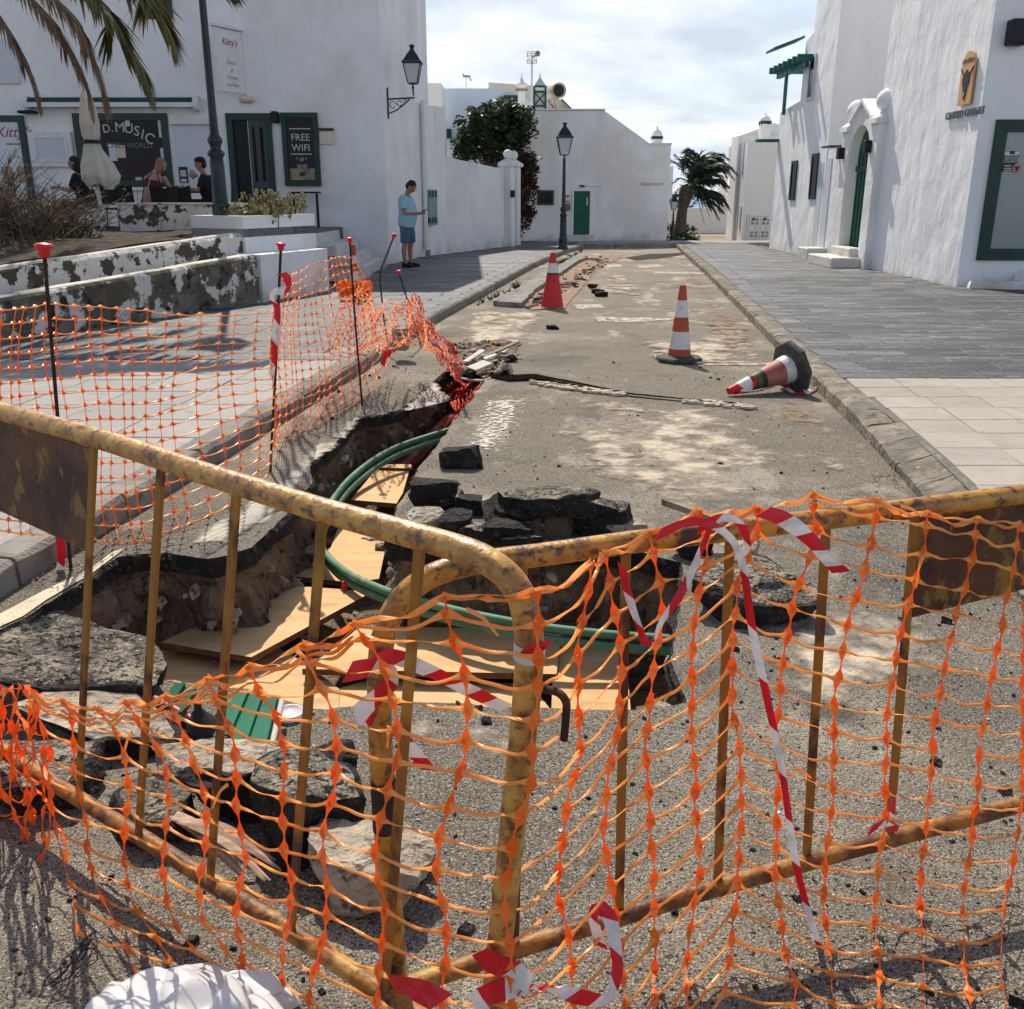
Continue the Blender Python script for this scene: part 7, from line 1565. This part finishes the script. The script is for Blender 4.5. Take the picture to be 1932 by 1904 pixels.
# ================================================================== VEGETATION
def leaf_quad(mb, p, s, mi=0, up=.3):
    a = rnd(0, 6.28); d = Vector((math.cos(a), math.sin(a), rnd(-.8, .8))).normalized(); e = d.cross(Vector((rnd(-1, 1), rnd(-1, 1), rnd(-1, 1)))).normalized() * s * .42
    mb.add([p - d * s, p - e, p + d * s, p + e], [(0, 1, 2, 3)], mi)
def crown(mb, c, r, n, s, seed, mi=(0,), holes=.0, clump=7):
    random.seed(seed); c = Vector(c); cl = []
    for i in range(clump * 12):
        d = Vector((rnd(-1, 1), rnd(-1, 1), rnd(-1, 1))).normalized(); k = rnd(.55, 1.0); cl.append((c + Vector((d.x * r[0], d.y * r[1], d.z * r[2])) * k, rnd(.12, .26) * min(r) * 1.3, random.choice(mi)))
    for i in range(n):
        q, rr, mm = random.choice(cl); d = Vector((rnd(-1, 1), rnd(-1, 1), rnd(-1, 1)))
        leaf_quad(mb, q + d * rr, s * rnd(.6, 1.3), mm)
    return mb
def frond(base, P, L_leaf, n, mat, parent, droop=.5, side=1., dens_=1., wq=.35, name='frond', rach=.014, fold=.5, lw=.045):
    pts = smooth(P, 6); mb = MB(); k = len(pts)
    mb.tube(pts, [rach * (1 - .8 * i / k) for i in range(k)], 5)
    for i in range(n):
        t = (i + .5) / n; f = t * (k - 1); a = int(f); p = pts[a].lerp(pts[min(k - 1, a + 1)], f - a); T = (pts[min(k - 1, a + 1)] - pts[max(0, a - 1)]).normalized()
        sd = T.cross(Vector((0, 0, 1)))
        if sd.length < .2: sd = T.cross(Vector((0, 1, .2)))
        sd.normalize(); up = sd.cross(T).normalized()
        ll = L_leaf * (math.sin(math.pi * min(1, .12 + t * .88)) ** .5) * rnd(.8, 1.15)
        for sg in (-1, 1):
            d = (sd * sg * side * rnd(.55, .9) + T * rnd(.9, 1.5) * .75 + up * fold * rnd(-.1, .5) + Vector((0, 0, -droop * rnd(.5, 1.2)))).normalized()
            w = T * ll * lw + Vector((0, 0, .002)); tip = p + d * ll + Vector((0, 0, -.12 * ll))
            mid = p + d * ll * .5
            mb.add([p - w, mid - w * 1.1, tip, mid + w * 1.1, p + w], [(0, 1, 2, 3, 4)])
    return mb.build(name, mat, parent)
# near palm: crown above and left of the frame, drooping fronds reaching into it
random.seed(61)
pc = Vector((-7.1, 12.7, 5.2)); np_ = thing('near_palm', 'palm leaning over the garden bed with drooping dry fronds at top left', 'palm tree', (-7.8, 13.2, .8))
MB().tube(smooth([(-7.8, 13.2, .6), (-7.75, 13.15, 2.2), (-7.5, 12.95, 3.8), (-7.1, 12.7, 5.15)], 5), [.26 - .003 * i for i in range(16)], 12).build('trunk', m_['trunk'], np_)
FR = [([(-60, -190), (-10, 20), (40, 100), (62, 150), (80, 215)], 'palm_dry', 11.3, .28), ([(20, -180), (70, 10), (120, 75), (160, 150), (178, 232)], 'palm_dry', 11.2, .30), ([(60, -190), (105, 0), (160, 75), (190, 150), (205, 222)], 'palm_dry', 11.0, .34),
      ([(95, -200), (160, -20), (215, 50), (262, 120), (292, 198)], 'palm_leaf', 11.1, .46), ([(150, -210), (220, -50), (275, -10), (310, 40), (334, 108)], 'palm_leaf', 11.4, .5), ([(120, -220), (240, -100), (330, -90), (400, -60), (440, -20)], 'palm_leaf', 11.6, .5)]
for P, mt, yy, ll in FR:
    frond(pc, [pc] + [Y(u, v, yy) for u, v in P[1:]], ll, 190, m_[mt], np_, droop=1.1 if mt == 'palm_dry' else .7, side=.4 if mt == 'palm_dry' else .75, rach=.028, lw=.075)
random.seed(62)
for i in range(24):
    a = R(i * 15 + 30); Lh = rnd(2.8, 3.5); d = Vector((math.cos(a), math.sin(a), 0))
    if d.x > .6 and d.y < -.1: d = Vector((-.5, -.86, 0))
    frond(pc, [pc, pc + d * Lh * .4 + Vector((0, 0, .7)), pc + d * Lh * .8 + Vector((0, 0, .4)), pc + d * Lh + Vector((0, 0, -.5))], .5, 60, m_['palm_leaf'], np_, droop=.6, lw=.08)
# dry shrub on the left
random.seed(63); dry = thing('dry_shrub', 'large tangled dry shrub at the left of the garden bed', 'shrub', (-7.2, 13.6, .95))
mb = MB(); lf = MB()
for i in range(620):
    c0 = Vector((rnd(-9.5, -6.1), rnd(12.8, 14.8), .93)); hx = 1 - abs(c0.x + 7.9) / 2.1
    tip = c0 + Vector((rnd(-.7, .9), rnd(-.6, .5), max(.2, (.4 + .85 * max(0, hx)) * rnd(.5, 1.15)))); mid = c0.lerp(tip, .5) + Vector((rnd(-.15, .15), rnd(-.1, .1), rnd(.05, .2)))
    pts = smooth([c0, mid, tip], 3); mb.tube(pts, [.011, .009, .008, .007, .006, .005, .003], 3, cap=False)
    for k in range(3):
        q = pts[rnd(0, 6).__int__()]; e = q + Vector((rnd(-.3, .3), rnd(-.2, .2), rnd(0, .28))); mb.tube([q, e], [.005, .003], 3, cap=False)
        if random.random() < .3: leaf_quad(lf, e, .03)
mb.build('twigs', m_['twig'], dry, kind='stuff'); lf.build('dry_leaves', m_['succ'], dry, kind='stuff')
g2 = MB(); random.seed(64)
for k in range(170): leaf_quad(g2, Vector((-6.1 + rnd(-.3, .3), 13.9 + rnd(-.3, .3), .98 + abs(rnd(-.0, .3)))), .045)
g2.build('weed_clump', m_['leaf2'], None, 'small green weed at the foot of the dry shrub', 'plant', kind='stuff')
# succulents in the planter
random.seed(65); su = thing('planter_succulents', 'spiky pale succulents and buds filling the white planter box', 'plant', (-3.95, 15.6, 1.12))
mb = MB(); md = MB()
for i in range(95):
    b = Vector((rnd(-4.3, -3.45), 15.65 + rnd(-.5, .6), 1.1)); h = rnd(.15, .62) * (1 - .5 * abs(b.x + 3.8)); tip = b + Vector((rnd(-.15, .15), rnd(-.1, .1), h)); md.tube([b, b.lerp(tip, .5) + Vector((rnd(-.04, .04), 0, 0)), tip], [.008, .007, .005], 4, cap=False)
    for k in range(7): q = b.lerp(tip, rnd(.3, 1)); s_ = rnd(.016, .034); mb.ball(q + Vector((rnd(-.05, .05), rnd(-.05, .05), rnd(-.02, .04))), (s_, s_, s_ * 1.3), 5)
mb.build('buds', m_['succ'], su, kind='stuff'); md.build('stems', m_['twig'], su, kind='stuff')
lf = MB()
for k in range(220): leaf_quad(lf, Vector((-4.25 + rnd(-.3, .3), 15.2 + rnd(-.25, .3), 1.15 + rnd(-.02, .22))), .04)
lf.build('green_leaves', m_['leaf2'], su, kind='stuff')
# garden tree
tr = thing('garden_tree', 'dense round crowned dark tree behind the garden wall', 'tree', (-.6, 31.5, 0))
cY = 31.5; c = Y(935, 258, cY); base = Y(925, 330, cY); random.seed(66); mb = MB()
for u, v, r_ in ((890, 268, .07), (905, 250, .08), (930, 240, .09), (955, 245, .08), (975, 262, .07), (915, 230, .06), (945, 225, .06), (990, 250, .05), (880, 280, .05)):
    e = Y(u, v, cY + rnd(-.6, .6)); b = Vector((base.x + rnd(-.15, .2), cY, 0.2)); mb.tube(smooth([b, Vector((base.x + .1 * rnd(-1, 1), cY, base.z)), base.lerp(e, .5) + Vector((0, 0, -.1)), e], 4), [r_ * (1 - .05 * i) for i in range(13)], 6)
mb.build('trunk', m_['bark'], tr)
mb = MB()
for (u, v, rx_, rz_, n_) in ((935, 240, 1.15, .62, 3200), (905, 262, .8, .6, 1600), (968, 240, .75, .7, 1700), (880, 275, .45, .35, 500), (950, 280, .8, .5, 1500), (945, 210, .6, .35, 700), (872, 290, .3, .3, 300), (985, 225, .3, .45, 400)):
    crown(mb, Y(u, v, cY), (rx_, .9, rz_), n_, .085, int(u + v), (0, 0, 0, 1))
mb.build('crown', [m_['leaf'], m_['leaf2']], tr)
bg_ = thing('bougainvillea', 'dark red bougainvillea spilling over behind the gate piers', 'bush', (.9, 32.2, 0)); mb = MB()
for (u, v, rx_, rz_, n_) in ((985, 330, .45, .75, 1300), (992, 370, .42, .8, 1400), (975, 300, .45, .4, 700), (1000, 310, .3, .4, 500), (985, 410, .3, .5, 600), (975, 435, .2, .3, 250), (965, 285, .3, .3, 250)):
    crown(mb, Y(u, v, 32.2), (rx_, .5, rz_), n_, .07, int(u * 3 + v), (0, 0, 1))
mb.build('foliage', [m_['boug'], m_['leaf']], bg_)
MB().tube([Y(975, 458, 32.4), Y(980, 400, 32.4), Y(985, 340, 32.3)], .06, 6).build('stem', m_['bark'], bg_)
# far palm
random.seed(67); pb_ = Vector((Y(1281, 455, 36.5).x, 36.5, 0)); pcx = Y(1303, 345, 36.5); fp = thing('far_palm', 'wind blown date palm at the far end of the street', 'palm tree', (pb_.x, 36.5, 0))
MB().tube(smooth([pb_, pb_ + Vector((.06, 0, 1.0)), Y(1290, 385, 36.5), pcx + Vector((-.1, 0, -.1))], 5), [.26, .24, .22, .20, .19, .185, .18, .18, .18, .19, .21, .23, .25, .26, .25, .22], 12).build('trunk', m_['trunk'], fp)
for i in range(46):
    t = i / 45; e = R(rnd(-75, 96)); az = rnd(-1, 1); L_ = rnd(1.5, 2.15)
    dx = 1.0 if i % 7 else -.4
    d0 = Vector((.25 + dx * .25 * rnd(.2, 1), az * .9, rnd(-.5, 1.2))).normalized()
    p1 = pcx + d0 * L_ * .38; p2_ = p1 + Vector((dx * rnd(.35, .65), az * .35, d0.z * .35)) * 1.0; p3 = p2_ + Vector((dx * rnd(.15, .5), az * .1, -rnd(.15, .55)))
    frond(pcx, [pcx, p1, p2_, p3], .42, 40, m_['palm_far'], fp, droop=.55, lw=.06, side=.7, rach=.02)
for k, (u, v) in enumerate(((1264, 300), (1273, 290), (1268, 345), (1262, 380), (1330, 425), (1340, 410))):
    e = Y(u, v, 36.3); frond(pcx, [pcx, pcx.lerp(e, .5) + Vector((0, 0, .15)), e], .3, 26, m_['palm_far'], fp, droop=.4, side=.5, rach=.02)
mb = MB()
for (u, v, y_, r_, n_) in ((1298, 440, 37.5, .35, 420), (1262, 440, 37.2, .4, 400), (1290, 452, 35.2, .3, 300)): crown(mb, Y(u, v, y_), (r_, .3, r_ * .9), n_, .07, u)
mb.build('dark_bushes', m_['leaf'], None, 'dark bushes round the foot of the far palm', 'bush')
mb = MB(); crown(mb, Y(1300, 456, 35), (.55, .35, .22), 700, .06, 9); mb.build('agave_clump', m_['leaf2'], None, 'low light green clump right of the palm trunk', 'bush')
mb = MB(); crown(mb, Y(1285, 385, 60), (1.6, .8, 1.0), 700, .15, 10); mb.build('distant_tree', m_['leaf'], None, 'distant green tree top above the end wall', 'tree')
random.seed(68)
mb = MB()
for (u0, v0, u1, v1, n_) in ((1045, 510, 1100, 480, 26), (900, 583, 985, 545, 20)):
    for i in range(n_): 
        t = rnd(0, 1); p = G(u0 + (u1 - u0) * t, v0 + (v1 - v0) * t - 6, KZ)
        for k in range(5): e = p + Vector((rnd(-.08, .08), rnd(-.08, .08), rnd(.02, .12))); mb.ribbon([p, e], [.008, .002], .001, (0, -1, .2))
mb.build('kerb_weeds', m_['leaf2'], kind='stuff')

# ================================================================== UMBRELLA
uc = Y(188, 400, 17.5); um = thing('closed_umbrella', 'closed cream garden umbrella tied with a dark strap before the bar window', 'umbrella', (uc.x, 17.5, .92))
zf_ = lambda v: Y(188, v, 17.5).z
MB().tube([(uc.x + .03, 17.5, .9), (uc.x - .02, 17.5, zf_(150))], .03, 10).build('pole', m_['offwhite'], um)
mb = MB(); prof = [(zf_(165), .05), (zf_(200), .12), (zf_(235), .155), (zf_(256), .145), (zf_(266), .115), (zf_(285), .155), (zf_(310), .24), (zf_(335), .28), (zf_(352), .20)]; n = 48; V = []
prof2 = []
for i in range(len(prof) - 1):
    for k in range(5): t = k / 5; prof2.append((prof[i][0] + (prof[i + 1][0] - prof[i][0]) * t, prof[i][1] + (prof[i + 1][1] - prof[i][1]) * t))
prof2.append(prof[-1])
for i, (zz, r_) in enumerate(prof2):
    low = max(0, (i - 24) / 16)
    for j in range(n):
        a = 2 * math.pi * j / n; rr = r_ * (1 + (.10 + .1 * low) * math.sin(a * 8 + i * .12) + .12 * low * math.sin(a * 3 + 1))
        V.append((uc.x + .02 + .10 * low + rr * math.cos(a), 17.5 + rr * math.sin(a), zz + .05 * low * math.sin(a * 3)))
mb.add(V, [(i * n + (j + 1) % n, i * n + j, (i + 1) * n + j, (i + 1) * n + (j + 1) % n) for i in range(len(prof2) - 1) for j in range(n)], sm=True); mb.build('canopy', m_['canvas'], um)
MB().lathe((uc.x + .01, 17.5, zf_(268)), [(.15, -.03), (.155, 0), (.15, .03)], 20).build('tie_strap', m_['blackpaint'], um)
# chairs and tables on the terrace
def chair(loc, rz, lab):
    t = thing('terrace_chair', lab, 'chair', loc, 'black chairs on the bar terrace', 0); L0 = Vector(loc); M = Euler((0, 0, rz)).to_matrix()
    def pt(x, y, z): return L0 + M @ Vector((x, y, z))
    mb = MB(); mb.box(pt(0, 0, .43), (.44, .42, .035), rz=rz); mb.build('seat', m_['blackpaint'], t)
    mb = MB(); K = 8; V = []
    for i in range(K + 1):
        x = -.24 + .48 * i / K; yv = .2 + .06 * (1 - (x / .24) ** 2); top = .84 - .05 * (1 - (x / .24) ** 2)
        V += [pt(x, yv, .5), pt(x, yv + .03, top), pt(x, yv + .055, top), pt(x, yv + .025, .5)]
    fs = []
    for i in range(K):
        for j in range(4): fs.append((i * 4 + j, i * 4 + (j + 1) % 4, (i + 1) * 4 + (j + 1) % 4, (i + 1) * 4 + j))
    mb.add(V, fs + [(3, 2, 1, 0), (K * 4, K * 4 + 1, K * 4 + 2, K * 4 + 3)]); mb.build('backrest', m_['blackpaint'], t)
    for sx_, sy_ in ((-1, -1), (1, -1), (-1, 1), (1, 1)):
        MB().tube([pt(sx_ * .19, sy_ * .17, .42), pt(sx_ * .22, sy_ * .21, 0)], .013, 6).build('leg', m_['blackpaint'], t)
    return t
TZ = .92
for u, rz, lab in ((232, R(170), 'black chair just right of the umbrella pole'), (262, R(150), 'black chair behind the woman in maroon'), (318, R(195), 'black chair between the two seated people'), (352, R(165), 'black chair left of the lamp post'), (418, R(-80), 'black chair right of the lamp post seen side on')):
    p = Y(u, 380, 18.6); chair((p.x, 18.6 + .2 * math.sin(u), TZ), rz, lab)
tb = thing('terrace_table', 'low black table in front of the woman in maroon', 'table', (Y(335, 380, 19.4).x, 19.4, TZ))
xx = Y(335, 380, 19.4).x; MB().box((xx, 19.4, TZ + .72), (.8, .7, .03)).build('table_top', m_['blackpaint'], tb); MB().tube([(xx, 19.4, TZ), (xx, 19.4, TZ + .71)], .03, 8).build('leg', m_['blackpaint'], tb); MB().lathe((xx, 19.4, TZ), [(.25, 0), (.24, .02), (.04, .04)], 14).build('foot_plate', m_['blackpaint'], tb)

# ================================================================== PEOPLE
def blob(mb, P, rads, n=14, flat=None, sm=True):
    pts = [Vector(p) for p in P]; mb.tube(pts, rads, n, flat=flat); mb.ball(pts[0], rads[0], n); mb.ball(pts[-1], rads[-1], n)
def remesh(o, vox, smooth_=2):
    m = o.modifiers.new('r', 'REMESH'); m.mode = 'VOXEL'; m.voxel_size = vox; m.use_smooth_shade = True
    s = o.modifiers.new('s', 'SMOOTH'); s.factor = .5; s.iterations = smooth_
    dg = bpy.context.evaluated_depsgraph_get(); me = bpy.data.meshes.new_from_object(o.evaluated_get(dg)); o.modifiers.clear()
    mats = list(o.data.materials); o.data = me
    if not len(me.materials):
        for k in mats: me.materials.append(k)
    return o
def hand(mb, w, d, side, curl=.6, s=1.):
    """palm + five bent fingers; w wrist, d pointing direction, side = thumb direction"""
    w = Vector(w); d = Vector(d).normalized(); sd = (Vector(side) - d * Vector(side).dot(d)).normalized(); n = d.cross(sd)
    mb.tube([w, w + d * .05 * s, w + d * .09 * s], [.022 * s, .036 * s, .034 * s], 8, flat=.55)
    for i in range(4):
        L_ = (.070, .080, .074, .058)[i] * s; b = w + d * .085 * s + sd * (.027 - .018 * i) * s; p = [b]; dd = d.copy()
        for k in range(3): dd = (dd + n * curl * .8).normalized(); p.append(p[-1] + dd * L_ / 3)
        mb.tube(p, [.0095 * s, .009 * s, .008 * s, .0065 * s], 6)
    b = w + d * .03 * s + sd * .028 * s; mb.tube([b, b + (sd + d * .6) * .035 * s, b + (sd * .6 + d * 1.5) * .045 * s], [.012 * s, .0105 * s, .008 * s], 6)
def head(mb, hb, c, f, up, hair_top=1., s=1., hair_len=0., bald=False):
    """c: centre of the head, f: facing"""
    c = Vector(c); f = Vector(f).normalized(); up = Vector(up).normalized(); r = f.cross(up).normalized(); up = r.cross(f); M = Matrix((r, f, up)).transposed()
    def ell(m_b, o, rr, n=16): m_b.lathe(c + M @ Vector(o) * s, [(max(1e-4, math.sin(math.pi * i / 10)), -math.cos(math.pi * i / 10)) for i in range(11)], n, M=M @ Matrix.Diagonal(Vector(rr) * s))
    ell(mb, (0, 0, .02), (.077, .095, .10)); ell(mb, (0, .03, -.05), (.058, .06, .065)); ell(mb, (0, .045, -.095), (.03, .03, .022))
    ell(mb, (0, .098, -.012), (.012, .02, .024), 8); ell(mb, (0, .088, .022), (.045, .014, .010), 8); ell(mb, (0, .085, -.055), (.024, .012, .009), 8)
    for sx_ in (-1, 1): ell(mb, (sx_ * .08, -.005, -.01), (.012, .02, .03), 8)
    ell(hb, (0, -.018, .042), (.083, .097, .092)); ell(hb, (0, -.045, -.005), (.080, .07, .085))
    if hair_len: ell(hb, (0, -.07, -.08 - hair_len * .4), (.085, .05, .10 + hair_len * .5)); ell(hb, (.05, -.03, -.07), (.045, .06, .09)); ell(hb, (-.05, -.03, -.07), (.045, .06, .09))
    eyes = MB()
    for sx_ in (-1, 1): ell(eyes, (sx_ * .030, .088, .004), (.012, .006, .006), 8)
    return eyes
# standing man by the corner, looking down at a phone
F0 = G(771, 504, KZ); SX = F0.x; SY = F0.y; s = 1.0
def mp_(x, y, z): return Vector((SX + x, SY + y, KZ + z))     # faces +x (to the right), slightly towards the camera
man = thing('person', 'man in pale blue t-shirt and denim shorts standing looking down at his phone', 'person', (SX, SY, KZ))
body = MB(); fx = Vector((1, -.25, 0)).normalized(); fy = Vector((.25, 1, 0)).normalized()
def q_(a, b, z): return mp_(0, 0, z) + fx * a + fy * b           # a forward, b to his left
for sd_, off in ((1, .03), (-1, -.02)):
    blob(body, [q_(-.01, sd_ * .10, .92), q_(.0 + off, sd_ * .11, .50), q_(-.03 + off, sd_ * .12, .36), q_(-.02 + off, sd_ * .12, .09)], [.088, .057, .058, .036])
    blob(body, [q_(-.04 + off, sd_ * .12, .05), q_(.12 + off, sd_ * .14, .035)], [.04, .035])
body.tube([q_(-.02, 0, .86), q_(-.0, 0, 1.0), q_(-.0, 0, 1.2), q_(-.01, 0, 1.38), q_(.0, 0, 1.46)], [.15, .165, .16, .135, .07], 14, flat=1.15)
blob(body, [q_(.0, 0, 1.44), q_(.045, 0, 1.56)], [.055, .052])
for sd_ in (1, -1):
    sh_ = q_(-.01, sd_ * .20, 1.38); el = q_(.04, sd_ * .235, 1.10); wr = q_(.285, sd_ * .09, 1.10)
    blob(body, [sh_, sh_.lerp(el, .5), el, el.lerp(wr, .5), wr], [.05, .047, .042, .037, .026])
    hand(body, wr, fx + Vector((0, 0, .12)) - fy * sd_ * .25, Vector((0, 0, 1)), .75)
hairm = MB(); hc = q_(.11, 0, 1.63); hf = fx + Vector((0, 0, -1.05)); eyes = head(body, hairm, hc, hf, Vector((fx.x * .6, fx.y * .6, 1)), s=1.06)
remesh(body.build('body', m_['skin'], man), .011)
remesh(hairm.build('hair', m_['hair'], man), .012); eyes.build('eyes', m_['hair'], man)
sh = MB(); sh.tube([q_(-.02, 0, .84), q_(.0, 0, .95), q_(.03, 0, 1.1), q_(.01, 0, 1.25), q_(-.01, 0, 1.38), q_(.01, 0, 1.455)], [.185, .195, .198, .188, .165, .08], 18, flat=1.18)
for sd_ in (1, -1):
    a = q_(-.01, sd_ * .17, 1.40); b = q_(.02, sd_ * .235, 1.19); sh.ball(a, .088, 12); sh.tube([a, a.lerp(b, .5), b], [.086, .080, .076], 12)
remesh(sh.build('t_shirt', m_['shirt'], man), .013)
st_ = MB(); st_.tube([q_(-.02, 0, .98), q_(-.02, 0, .84)], [.155, .165], 16, flat=1.12)
for sd_, off in ((1, .03), (-1, -.02)): st_.tube([q_(-.015, sd_ * .085, .90), q_(off * .7, sd_ * .10, .68), q_(off, sd_ * .115, .50)], [.12, .112, .10], 14); st_.ball(q_(-.015, sd_ * .085, .90), .12, 12)
remesh(st_.build('shorts', m_['denim'], man), .013)
for sd_, off in ((1, .03), (-1, -.02)):
    b_ = MB(); blob(b_, [q_(-.05 + off, sd_ * .12, .045), q_(.06 + off, sd_ * .13, .045), q_(.15 + off, sd_ * .145, .033)], [.045, .045, .036]); b_.tube([q_(-.04 + off, sd_ * .12, .05), q_(-.035 + off, sd_ * .12, .11)], [.045, .043], 12)
    remesh(b_.build('shoe', m_['blackpaint'], man), .012)
ph = MB(); ph.bbox(q_(.385, -.0, 1.155), (.15, .075, .01), .004, rz=-.24, ry=-.5); ph.build('mobile_phone', m_['blackpaint'], None, 'dark phone held in the standing man\'s hands', 'phone')
# woman leaning forward, seen from behind
W0 = Y(292, 370, 19.0); wx, wy = W0.x, 19.0
def w_(x, y, z): return Vector((wx + x, wy + y, TZ + z))
wo = thing('person', 'woman with light brown hair in a maroon strappy top leaning over the table', 'person', (wx, wy, TZ)); body = MB(); hr = MB()
blob(body, [w_(-.10, 0, .50), w_(-.06, .03, .75), w_(.02, .06, .98), w_(.05, .08, 1.06)], [.16, .15, .145, .08], flat=1.0)
body.tube([w_(-.10, 0, .5), w_(-.06, .02, .7), w_(.0, .05, .92), w_(.04, .07, 1.04)], [.17, .155, .17, .11], 14, flat=.8)
for sd_ in (1, -1):
    blob(body, [w_(-.1 + sd_ * .09, 0, .50), w_(-.05 + sd_ * .12, .42, .50)], [.09, .07]); blob(body, [w_(-.05 + sd_ * .12, .42, .50), w_(-.05 + sd_ * .12, .40, .06)], [.06, .04])
    s0 = w_(.03 + sd_ * .17, .06, .97); e0 = w_(.12 + sd_ * .17, .10, .76); h0 = w_(.2 + sd_ * .10, .22, .60 + .05)
    blob(body, [s0, s0.lerp(e0, .5), e0, e0.lerp(h0, .5), h0], [.05, .042, .036, .032, .024]); hand(body, h0, (.3, .6, -.3), (-sd_, 0, .3), .4)
blob(body, [w_(.05, .09, 1.03), w_(.1, .14, 1.13)], [.05, .048]); eyes = head(body, hr, w_(.13, .17, 1.21), (.6, .7, -.35), (0, .2, 1), hair_len=.10)
remesh(body.build('body', m_['skin2'], wo), .014); remesh(hr.build('hair', m_['blond'], wo), .014); eyes.build('eyes', m_['hair'], wo)
tp = MB(); tp.tube([w_(-.10, 0, .46), w_(-.07, .01, .62), w_(-.03, .03, .8), w_(.01, .055, .93)], [.195, .172, .172, .178], 16, flat=.83); remesh(tp.build('top', m_['maroon'], wo), .014)
MB().tube([w_(-.12, -.02, .9), w_(-.06, -.09, 1.0), w_(.02, -.03, 1.08)], .01, 6).build('strap', m_['maroon'], wo); MB().tube([w_(.13, -.03, .9), w_(.13, -.08, 1.0), w_(.09, -.02, 1.08)], .01, 6).build('strap', m_['maroon'], wo)
# dark clothed figure partly hidden by the lamp post, and one behind the umbrella
def seated(cx, cy, face, lab, skin, cloth, hair, long=.0, cap=False, lean=.1):
    f = Vector(face).normalized(); r = f.cross(Vector((0, 0, 1))); 
    def k_(a, b, z): return Vector((cx, cy, TZ)) + f * a + r * b + Vector((0, 0, z))
    t = thing('person', lab, 'person', (cx, cy, TZ)); body = MB(); hr = MB(); cl = MB()
    for sd_ in (1, -1):
        blob(body, [k_(0, sd_ * .1, .5), k_(.42, sd_ * .12, .52), k_(.42, sd_ * .12, .07)], [.085, .065, .042]); blob(body, [k_(.4, sd_ * .12, .04), k_(.54, sd_ * .13, .03)], [.04, .035])
        s0 = k_(lean, sd_ * .19, .98); e0 = k_(lean + .12, sd_ * .22, .74); h0 = k_(lean + .36, sd_ * .12, .80); blob(body, [s0, s0.lerp(e0, .5), e0, e0.lerp(h0, .5), h0], [.05, .044, .038, .034, .025]); hand(body, h0, f, (0, 0, 1), .6)
    body.tube([k_(0, 0, .46), k_(0, 0, .6), k_(lean * .6, 0, .85), k_(lean, 0, 1.03)], [.16, .15, .155, .08], 14, flat=1.15); blob(body, [k_(lean, 0, 1.02), k_(lean + .03, 0, 1.13)], [.05, .048])
    eyes = head(body, hr, k_(lean + .05, 0, 1.22), f + Vector((0, 0, -.15)), (0, 0, 1), hair_len=long)
    cl.tube([k_(0, 0, .44), k_(0, 0, .6), k_(lean * .6, 0, .85), k_(lean, 0, 1.0)], [.175, .168, .172, .12], 14, flat=1.15)
    for sd_ in (1, -1): s0 = k_(lean, sd_ * .17, .98); e0 = k_(lean + .08, sd_ * .22, .80); cl.tube([s0, e0], [.072, .06], 10); cl.ball(s0, .074, 10)
    for sd_ in (1, -1): cl.tube([k_(0, sd_ * .1, .5), k_(.42, sd_ * .12, .52)], [.105, .085], 10)
    remesh(body.build('body', m_[skin], t), .015); remesh(hr.build('hair', m_[hair], t), .015); remesh(cl.build('clothes', m_[cloth], t), .016); eyes.build('eyes', m_['hair'], t)
    if cap: MB().lathe(k_(lean + .05, 0, 1.29), [(.105, -.03), (.10, .02), (.06, .05), (.01, .06)], 14).build('cap', m_['darkcloth'], t)
    return t
p = Y(400, 380, 18.9); seated(p.x, 18.9, (-1, -.2, 0), 'person in black with a dark cap sitting behind the lamp post', 'skin', 'darkcloth', 'hair', cap=True)
p = Y(165, 380, 18.4); seated(p.x, 18.4, (-1, -.1, 0), 'person with dark tied hair sitting left of the closed umbrella', 'skin', 'darkcloth', 'hair', long=.05)
p = Y(368, 330, 18.7); gb = MB(); gb.tube([Y(360, 334, 18.7), Y(367, 326, 18.7)], [.05, .09], 10); gb.build('brown_cup', m_['terra'], None, 'brown cup raised by the person in the dark cap', 'cup')
